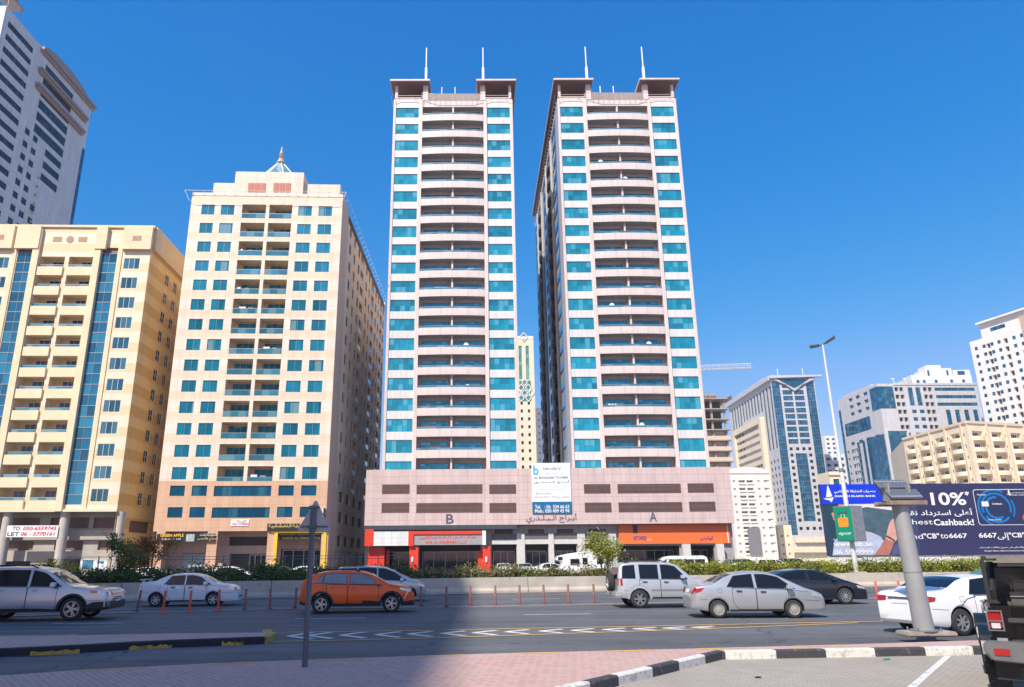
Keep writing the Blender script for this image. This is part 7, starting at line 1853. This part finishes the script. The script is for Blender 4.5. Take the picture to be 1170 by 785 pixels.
# ---- tall street lamp with an advertising box
pb, d = behind(977, 1.3); yl = pb.y; xb = atY(978, 650, yl).x; tpz = atY(940, 394, yl)
T = thing('street_lamp', 'tall pale street lamp with two heads rising behind the hedge at the right', 'street lamp', (xb, yl, 0)); M_lamp = mat('lamp_pole_paint', (.66, .65, .62), .45, .2, var=.06)
dx_ = tpz.x-xb; H_ = tpz.z
q = MB(); q.tube([(0, 0, .4), (dx_*.45, 0, H_*.45), (dx_*.46, 0, H_*.455), (dx_, 0, H_)], [.17, .145, .12, .075], 14); q.build('pole', M_lamp, T, smooth=40)
q = MB(); q.box(-.5, .5, -.5, .5, -.02, .95); q.build('footing', M_conc, T, bevel=.04)
q = MB(); q.tube([(dx_*.455, 0, H_*.45), (dx_*.46, 0, H_*.465)], .17, 14); q.build('collar', M_fen, T)
for sg, rz_ in ((-1, .5), (1, .3)):
    q = MB(); a = Vector((dx_, 0, H_)); e = a+Vector((sg*.8, -sg*.4+.0, -.05 if sg < 0 else .5)); mid_ = a.lerp(e, .25); q.tube([a, mid_], .05, 6)
    u = (e-mid_).normalized(); s_ = Vector((-u.y, u.x, 0)).normalized()*.24; n_ = Vector((0, 0, .07)); P8 = [mid_+s_*.6, e+s_, e-s_, mid_-s_*.6]
    i0 = len(q.v); q.v += [tuple(v-n_) for v in P8]+[tuple(v+n_) for v in P8]
    for f in ((0, 1, 2, 3), (7, 6, 5, 4), (0, 4, 5, 1), (1, 5, 6, 2), (2, 6, 7, 3), (3, 7, 4, 0)): q.f.append(tuple(i0+k for k in f)); q.m.append(0)
    hd = q.build('lamp_head', M_dark, T); q = MB(); P4 = [v*.7+(mid_+e)*.5*.3-Vector((0, 0, .055)) for v in P8]; q.face(P4); q.build('lens', mat('lamp_lens', (.6, .58, .5), .2, var=0), hd)
zc0 = atY(970, 618.5, yl).z; zc1 = atY(966, 578.5, yl).z; cxl = atY(971, 600, yl).x
T2 = thing('advertising_box', 'green advertising light box with an orange shopping bag on the street lamp', 'sign', (cxl+.0, yl, zc0)); yaw_ = atan2(.43, -.9)+pi/2
T2.rotation_euler = (0, 0, R_(-64)); w1, w2, hh = 1.45, 1.15, zc1-zc0
q = MB(); q.box(-w1/2, w1/2, -w2/2, w2/2, 0, hh); q.build('box', mat('light_box_grey', (.30, .31, .34), .5, .2, var=.2, scale=3), T2, bevel=.02)
q = MB(); q.box(-w1/2+.04, w1/2-.04, -w2/2-.02, -w2/2-.004, .05, hh-.05); q.build('green_face', mat('ad_green', (.0, .26, .15), .4, var=.1), T2)
q = MB(); n_ = 20; q.prism([(-.36, .95), (.30, .95), (.36, 1.0), (.40, 1.5), (.34, 1.58), (-.36, 1.58), (-.42, 1.5), (-.40, 1.0)], -w2/2-.03, -w2/2-.021); q.build('orange_bag', mat('bag_orange', (.85, .30, .02), .5, var=0), T2)
q = MB(); q.tube([(-.15, -w2/2-.03, 1.58), (-.1, -w2/2-.03, 1.8), (.12, -w2/2-.03, 1.8), (.16, -w2/2-.03, 1.58)], .02, 5); q.build('bag_handle', M_white, T2)
me = text_mesh('elgrocer', .26, 1.0, .01, .0, False, M_white); o = link('lettering', me, T2); o.location = (-.5, -w2/2-.024, .38)
me = text_mesh('الجروسر', .34, .8, .03, .0, True, M_dark); o = link('lettering', me, T2); o.location = (-.4, -w2/2-.024, hh-.62)

# ---- bank billboard
B = Bld('billboard', 'huge dark blue bank billboard with a card and cashback offer behind the right hedge', 'billboard', (31.75, 70, 0), R_(-.5)); T = B.root
F = Face(B, (0, 0), (1, 0)); bwid = 27.0; zt_ = F.px(1000, 553)[1]; zb_ = F.px(1000, 635)[1]
Mnv = mat('billboard_navy', (.030, .030, .095), .45, var=.12, scale=.25)
q = MB(); F.box(q, 0, bwid, -.35, 0, zb_, zt_); q.build('panel', Mnv, T)
q = MB(); F.box(q, 0, bwid, -.3, -.1, 0, zb_-.01); q.build('base_wall', mat('white_base', (.72, .70, .66), .7, var=.1), T)
q = MB()
for u in (1, 7, 13, 19, 25): F.box(q, u-.15, u+.15, -1.5, -.36, 0, zt_-.3)
q.build('support', M_dark, T)
def flat(name, pxs, m_, n, par=None):
    q = MB(); q.face([F.P(*((lambda r: (r[0], n, r[1]))(F.px(x, y)))) for x, y in pxs]); return q.build(name, m_, par or T)
def flat_uz(name, pts, m_, n, par=None):
    q = MB(); q.face([F.P(u, n, z) for u, z in pts]); return q.build(name, m_, par or T)
U = lambda x, y: F.px(x, y)
flat('picture_background', [(936.2, 575.8), (1047, 574), (1052, 634), (948, 634.6)], mat('print_indigo', (.035, .05, .12), .5, var=.3, scale=.4), .01)
flat('picture_wall', [(957, 575.7), (1035, 574.5), (1037, 590), (1000, 590), (958, 588)], mat('print_pale', (.72, .64, .62), .5, var=.1), .016)
flat('picture_sofa', [(979, 584), (984, 580.5), (990, 579.3), (1030, 584.5), (1032, 616), (1003, 615), (984, 607.5)], mat('print_slate', (.06, .115, .15), .6, var=.35, scale=1.5), .022)
flat('picture_hair', [(939, 576), (957.5, 575.8), (960, 583), (961, 600), (963, 611), (950, 634.6), (948, 634.6)], mat('print_dark_teal', (.012, .05, .075), .5, var=.3, scale=1), .028)
flat('picture_face', [(957.5, 575.8), (968, 575.7), (970, 590), (968, 607), (963, 606), (961, 596)], mat('print_skin', (.55, .26, .19), .5, var=.15, scale=2), .032)
flat('picture_ear', [(949.5, 586.2), (953, 585), (957.5, 588), (960, 595), (961.5, 602), (957, 598.5), (952, 593.5)], mat('print_skin_red', (.62, .24, .17), .5, var=.3, scale=5), .036)
flat('picture_shirt', [(953, 618), (961, 611), (972, 606.5), (984, 606), (996, 608.5), (1006, 613), (1011, 620), (1004, 629), (998, 634.3), (951, 634.6)], mat('print_shirt', (.42, .46, .60), .5, var=.2, scale=1.2), .040)
flat('picture_forearm', [(999, 634.3), (1007, 622), (1012, 614), (1017, 617), (1022, 618.5), (1019, 627), (1016, 634.2)], mat('print_forearm', (.42, .16, .12), .5, var=.2, scale=2), .044)
flat('picture_hand', [(1011.5, 615), (1014, 604), (1016.5, 596), (1020, 592.5), (1025, 592), (1030, 598), (1032, 606), (1027, 612), (1023, 619), (1017, 618)], mat('print_hand', (.62, .33, .26), .5, var=.2, scale=3), .048)
flat('picture_sleeve', [(1018, 634.2), (1022, 622), (1028, 618), (1040, 622), (1040, 634)], mat('print_blue_cloth', (.07, .09, .22), .5, var=.2), .046)
flat('picture_wristband', [(1011.5, 613), (1013, 611.5), (1023, 617.5), (1022, 619)], M_dark, .052)
flat('header', [(936, 553.6), (998.5, 553.1), (1009, 569), (1006.5, 575), (939.5, 576.3)], mat('header_blue', (.0, .035, .62), .45, var=.03), .054)
def ship(x, y, s, n):   # dhow emblem
    u, z = U(x, y); k = s
    flat_uz('emblem_sail', [(u, z+.1*k), (u+.34*k, z+1.5*k), (u+.42*k, z+1.45*k), (u+.75*k, z+.25*k), (u+.4*k, z+.12*k)], M_white, n); flat_uz('emblem_hull', [(u-.35*k, z+.02*k), (u+.3*k, z-.02*k), (u+.9*k, z+.12*k), (u+.75*k, z-.22*k), (u+.55*k, z-.5*k), (u+.35*k, z-.25*k), (u-.1*k, z-.16*k)], M_white, n)
ship(943.7, 569.3, .78, .06)
def bt(body, x0, x1, yb, yt, n=.06, ar=False, bold=.03, m_=None):
    u0, z0 = U(x0, yb); u1, z1 = U(x1, yt); letters(F, T, body, u0, z0, u1-u0, z1-z0, m_ or M_white, n, ar, bold)
bt('SHARJAH ISLAMIC BANK', 953.5, 1000, 568.8, 565.6, bold=.07); bt('مصرف الشارقة الإسلامي', 953, 999.5, 564.2, 559.6, ar=True, bold=.06)
bt('www.sib.ae', 952.3, 996.5, 624.5, 618.6, bold=.04); bt('06 5999999', 953.5, 997, 633.5, 627.8, bold=.04)
bt('For more information', 952, 975, 617.3, 615.4, bold=.01); bt('للمزيد من المعلومات', 980, 996, 617.0, 614.8, ar=True, bold=.02)
bt('10%', 1064.3, 1101.5, 577.5, 562.5, bold=.05); bt('*', 1102, 1106.3, 566.5, 561.3, bold=.05)
bt('أعلى استرداد نقدي', 1025, 1109.8, 592.3, 580.8, ar=True, bold=.03); bt('Highest', 1023, 1064.5, 601.3, 593.3, bold=.0); bt('Cashback!', 1067, 1111.5, 600.5, 593, bold=.05)
bt('Send', 1029, 1053.5, 616, 610, bold=0); bt('"CB"', 1055.5, 1072, 615.5, 609.3, bold=.05); bt('to', 1074.5, 1082.5, 615.2, 610, bold=0); bt('6667', 1084.3, 1104, 615, 609.3, bold=.05)
bt('6667', 1118.3, 1138, 614.6, 608.8, bold=.05); bt('إلى', 1140, 1151.5, 617.3, 608.6, ar=True, bold=.02); bt('"CB"', 1152.7, 1169.5, 614.2, 608.4, bold=.05); bt('أرسل', 1172, 1195, 616, 608.5, ar=True, bold=.02)
bt('تطبق الشروط والأحكام على جميع بطاقات المصرف', 1118.5, 1190, 627, 623.8, ar=True, bold=.02); bt('Sharjah Islamic Bank is licensed by the Central Bank of the UAE', 1124.5, 1200, 630.6, 628.2, bold=.02)
# the printed card
def rrect(x0, x1, z0, z1, r):
    P_ = []
    for cx_, cz_, a0 in ((x1-r, z0+r, -90), (x1-r, z1-r, 0), (x0+r, z1-r, 90), (x0+r, z0+r, 180)):
        for k in range(6): a = R_(a0+18*k); P_.append((cx_+r*cos(a), cz_+r*sin(a)))
    return P_
u0, z0 = U(1118.8, 599.5); u1 = u0+6.3; z1 = U(1114, 560)[1]; u0 -= .0
flat_uz('card_edge', rrect(u0-.06, u1+.06, z0-.06, z1+.06, .28), mat('card_silver', (.6, .62, .66), .4, var=0), .056)
flat_uz('card', rrect(u0, u1, z0, z1, .25), mat('card_navy', (.018, .028, .09), .4, var=.2, scale=.6), .060)
M_cy = mat('ring_blue', (.0, .17, .48), .4, var=.1)
cu, cz = u0+1.85, (z0+z1)/2-.05
for R0, R1, a0, a1 in ((1.55, 1.72, 60, 250), (1.22, 1.4, -20, 200), (1.22, 1.4, 215, 320), (.85, 1.05, 80, 300), (1.58, 1.72, -30, 25)):
    q = MB(); n_ = 26
    for k in range(n_):
        p4 = []
        for t, r in ((k, R0), (k+1, R0), (k+1, R1), (k, R1)):
            a = R_(a0+(a1-a0)*t/n_); p4.append((cu+r*cos(a), min(max(cz+r*sin(a), z0+.02), z1-.02)))
        q.face([F.P(u, .064, z) for u, z in p4])
    q.build('card_ring', M_cy, T)
flat_uz('card_chip', rrect(u0+.55, u0+1.2, z0+1.65, z0+2.1, .06), mat('chip_white', (.75, .72, .74), .4, var=.1), .067)
letters(F, T, 'Cashback', u0+1.5, z0+1.8, .95, .17, M_white, .067, bold=.03); letters(F, T, 'Titanium', u0+.25, z1-.5, .85, .14, M_white, .067, bold=.02); letters(F, T, 'TARIQ HASSAN', u0+.85, z0+.35, 1.25, .13, M_white, .067, bold=.03)
ship(1151, 564.6, .32, .068); bt('SHARJAH ISLAMIC BANK', 1154.5, 1176, 566.6, 565.0, n=.067, bold=.03); bt('مصرف الشارقة الإسلامي', 1154.5, 1176, 564.4, 562.2, n=.067, ar=True, bold=.03)
ur, zr = U(1173, 592); q = MB(); q.face([F.P(ur+.42*cos(2*pi*k/24), .067, zr+.42*sin(2*pi*k/24)) for k in range(24)]); q.build('card_disc', mat('disc_red', (.75, .04, .04), .4, var=0), T)
q = MB(); q.face([F.P(ur+.5+.42*cos(2*pi*k/24), .070, zr+.42*sin(2*pi*k/24)) for k in range(24)]); q.build('card_disc', mat('disc_amber', (.8, .4, .03), .4, var=0), T)
B.flush()

# ---- black open top off-roader, parked nose in at the right edge
hd = R_(31.5); yj = R_(90)-hd; lf = Vector((-sin(yj), cos(yj), 0))
P0 = Vector((7.06, 10.95, 0)); P0 = P0 - lf*.80
J = thing('open_off_roader', 'black open topped off-roader parked at the right edge seen from behind', 'car', tuple(P0), yj)
M_canvas = mat('soft_top_canvas', (.20, .18, .16), .9, var=.15, scale=6, bump=.3); M_pad = mat('black_padding', (.022, .022, .024), .7, var=.2, scale=8)
def jb(name, m_, boxes, bevel=.015, par=None, **kw):
    q = MB()
    for bx_ in boxes: q.box(*bx_)
    return q.build(name, m_, par or J, bevel=bevel, **kw)
sil = [(0.02, .62), (.0, 1.02), (.01, 1.265), (1.25, 1.265), (1.3, 1.10), (2.1, 1.10), (2.15, 1.24), (2.4, 1.24), (3.75, 1.10), (3.82, .65), (3.0, .55), (1.3, .5)]
q = MB(); q.prism(sil, -.765, .765); q.build('body', BLK, J, bevel=.03)
jb('tailgate', BLK, [(-.035, -.001, -.56, .50, .68, 1.24)], .012)
q = MB(); 
for y in (-.57, .51): q.box(-.003, .002, y-.006, y+.006, .64, 1.2)
for z in (.80, 1.08):
    jb('hinge', M_dark, [(-.075, -.036, .36, .56, z-.035, z+.035)], .012)
jb('gate_handle', mat('dull_chrome', (.45, .46, .48), .3, .8), [(-.07, -.036, .30, .345, .84, 1.14)], .012)
for sg in (1, -1):
    y0, y1 = sorted((sg*.625, sg*.79))
    tl = jb('tail_light', M_tail, [(-.075, .02, y0, y1, .97, 1.19)], .02)
    jb('reversing_lamp', mat('clear_lamp', (.6, .55, .55), .2, coat=.5), [(-.082, -.074, y0+.03, y1-.03, .97, 1.045)], .004, par=tl)
    jb('lamp_guard', mat('guard_silver', (.30, .31, .33), .35, .8), [(-.095, -.076, y0-.012, y0+.004, .94, 1.21), (-.095, -.076, y1-.004, y1+.012, .94, 1.21), (-.095, -.076, y0+.005, y1-.005, 1.195, 1.21), (-.095, -.076, y0+.005, y1-.005, .94, .955), (-.095, -.076, y0+.005, y1-.005, 1.06, 1.075)], 0, par=tl)
    jb('rear_reflector', M_tail, [(-.225, -.21, *sorted((sg*.61, sg*.79)), .635, .725)], .005)
    jb('badge', mat('badge_silver', (.5, .5, .52), .3, .7), [(-.01, .001, *sorted((sg*.60, sg*.72)), .80, .845)], 0)
    # wheels and flares
M_bmp = mat('bumper_grey', (.13, .13, .135), .55, var=.2, scale=6)
q = MB(); q.prism([(-.90, .66), (-.82, .56), (-.5, .54), (.5, .54), (.82, .56), (.90, .66), (.90, .77), (.82, .81), (-.82, .81), (-.90, .77)], -.21, .06, T=lambda x, y, z: (y, x, z)); q.build('bumper', M_bmp, J, bevel=.02)
jb('mud_flap', M_pad, [(.02, .05, .52, .80, .30, .57)], .006); jb('mud_flap', M_pad, [(.02, .05, -.80, -.52, .30, .57)], .006)
jb('rear_axle', M_dark, [(.55, .72, -.6, .6, .33, .45), (.05, .4, -.35, .35, .42, .6)], .02)
jb('silencer', mat('exhaust_steel', (.25, .24, .23), .5, .7), [(.06, .24, -.5, .1, .38, .54)], .05)
ty, rm = wheel_mesh(.40, .27, 'five', M_rim)
# chunky tread blocks on the tyres
q = MB()
for k in range(30):
    a = 2*pi*k/30
    for yy, o in ((-.098, 0), (-.033, .5), (.033, 0), (.098, .5)):
        a2 = a+o*2*pi/30; 
        q.box(-.022, .022, yy-.028, yy+.028, .39, .405, 0, T=lambda x, y, z: (x*cos(a2)+z*sin(a2), y, -x*sin(a2)+z*cos(a2)))
tread = q.mesh('tread', [M_tyre])
for x in (.68, 3.15):
    for sg in (1, -1):
        w = link('wheel', ty, J); w.location = (x, sg*.76, .405); link('rim', rm, w); link('tread', tread, w)
        q = MB(); n_ = 16; arc = [(x+.50*cos(pi*k/n_*.96+.06), .48+.50*sin(pi*k/n_*.96+.06)) for k in range(n_+1)]; ain = [(x+.45*cos(pi*k/n_*.96+.06), .48+.45*sin(pi*k/n_*.96+.06)) for k in range(n_, -1, -1)]
        for k in range(n_):
            p4 = [arc[k], arc[k+1], ain[n_-k-1], ain[n_-k]]; q.prism(p4, *sorted((sg*.74, sg*.915)))
        q.build('fender_flare', mat('flare_blue_black', (.010, .014, .02), .35, var=.1), J)
# roll cage, soft top and seats
def bar(name, pts, r, m_=M_pad):
    q = MB(); q.tube(pts, r, 10); q.build(name, m_, J, smooth=40)
for sg in (1, -1):
    bar('roll_bar', [(.22, sg*.66, 1.2), (.10, sg*.655, 1.45), (.55, sg*.62, 1.80), (1.25, sg*.62, 1.80)], .045); bar('roll_bar', [(1.28, sg*.64, 1.1), (1.25, sg*.62, 1.80), (2.2, sg*.60, 1.78), (2.42, sg*.62, 1.24)], .045)
    jb('folded_side_curtain', M_pad, [(.02, .26, *sorted((sg*.60, sg*.755)), 1.266, 1.34)], .03)
    q = MB(); q.prism([(.02, 1.27), (.10, 1.27), (.24, 1.88), (.10, 1.91), (.0, 1.86)], *sorted((sg*.70, sg*.75))); q.build('soft_top_side', M_pad, J, bevel=.02)
bar('roll_bar', [(1.25, -.62, 1.80), (1.25, .62, 1.80)], .045)
jb('soft_top', M_canvas, [(.02, 2.35, -.70, .70, 1.87, 1.93)], .03); jb('rolled_rear_window', M_canvas, [(-.03, .12, -.60, .60, 1.79, 1.90)], .05)
q = MB(); q.prism([(2.30, 1.24), (2.36, 1.24), (2.16, 1.82), (2.10, 1.82)], -.68, .68); q.build('windscreen', M_cglassl, J)
M_seat = mat('grey_seat_cloth', (.10, .095, .09), .9, var=.2, scale=9); M_seatl = mat('taupe_seat_cloth', (.24, .21, .185), .9, var=.15, scale=9)
for y in (.36, -.36):
    s_ = jb('seat', M_seat, [(1.2, 1.36, y-.24, y+.24, .95, 1.48)], .05); jb('headrest', M_seatl, [(1.2, 1.32, y-.14, y+.14, 1.52, 1.72)], .05, par=s_)
s_ = jb('rear_seat', M_seat, [(.42, .56, -.50, .50, .9, 1.40)], .05)
jb('seat_panel', M_seatl, [(.395, .418, -.46, .46, 1.36, 1.44)], .008, par=s_)
for y in (.3, -.3): jb('headrest', M_seatl, [(.44, .55, y-.13, y+.13, 1.43, 1.60)], .04, par=s_)
# small green scrap on the parking bay and a drain spot
p = G(1013, 754.5); T = thing('litter', 'tiny green scrap lying on the parking pavers in front of the kerb', 'litter', (p.x, p.y, .01)); q = MB(); q.box(-.06, .06, -.03, .03, 0, .012); q.box(-.02, .07, -.01, .05, .012, .022); q.build('wrapper', mat('litter_green', (.02, .28, .12), .5), T)
p = G(866, 775); T = thing('litter', 'small dark scrap on the parking pavers in the open bay', 'litter', (p.x, p.y, .01)); q = MB(); q.box(-.045, .045, -.03, .03, 0, .01); q.box(-.01, .05, -.02, .04, .01, .016); q.build('wrapper', M_pad, T)

# ------------------------------------------------------------------ put each root of a multi-part thing at the base of its parts
bpy.context.view_layer.update()
for o in [x for x in COL.objects if x.parent is None and x.type == 'EMPTY' and x.name.split('.')[0] in ('shop_sign', 'banner', 'notice_board', 'projecting_sign', 'poster')]:
    inv = o.matrix_world.inverted(); P_ = []
    for ch in o.children_recursive:
        if ch.type == 'MESH': P_ += [inv @ (ch.matrix_world @ Vector(c)) for c in ch.bound_box]
    c = Vector(((min(p.x for p in P_)+max(p.x for p in P_))/2, (min(p.y for p in P_)+max(p.y for p in P_))/2, min(p.z for p in P_)))
    for ch in o.children: ch.location = ch.location - c
    o.location = o.matrix_world @ c
# thin dusty air that softens the far blocks
q = MB(); q.box(-330, 640, -120, 760, -1.5, 135); hz = q.build('haze', None or bpy.data.materials.new('haze_air')); tag(hz, kind='stuff')
hm = hz.data.materials[0]; hm.use_nodes = True; t = hm.node_tree; t.nodes.remove(t.nodes['Principled BSDF']); pv_ = t.nodes.new('ShaderNodeVolumePrincipled')
pv_.inputs['Color'].default_value = (.86, .92, 1, 1); pv_.inputs['Density'].default_value = .00024; pv_.inputs['Anisotropy'].default_value = .2
t.links.new(pv_.outputs[0], [x for x in t.nodes if x.type == 'OUTPUT_MATERIAL'][0].inputs['Volume'])
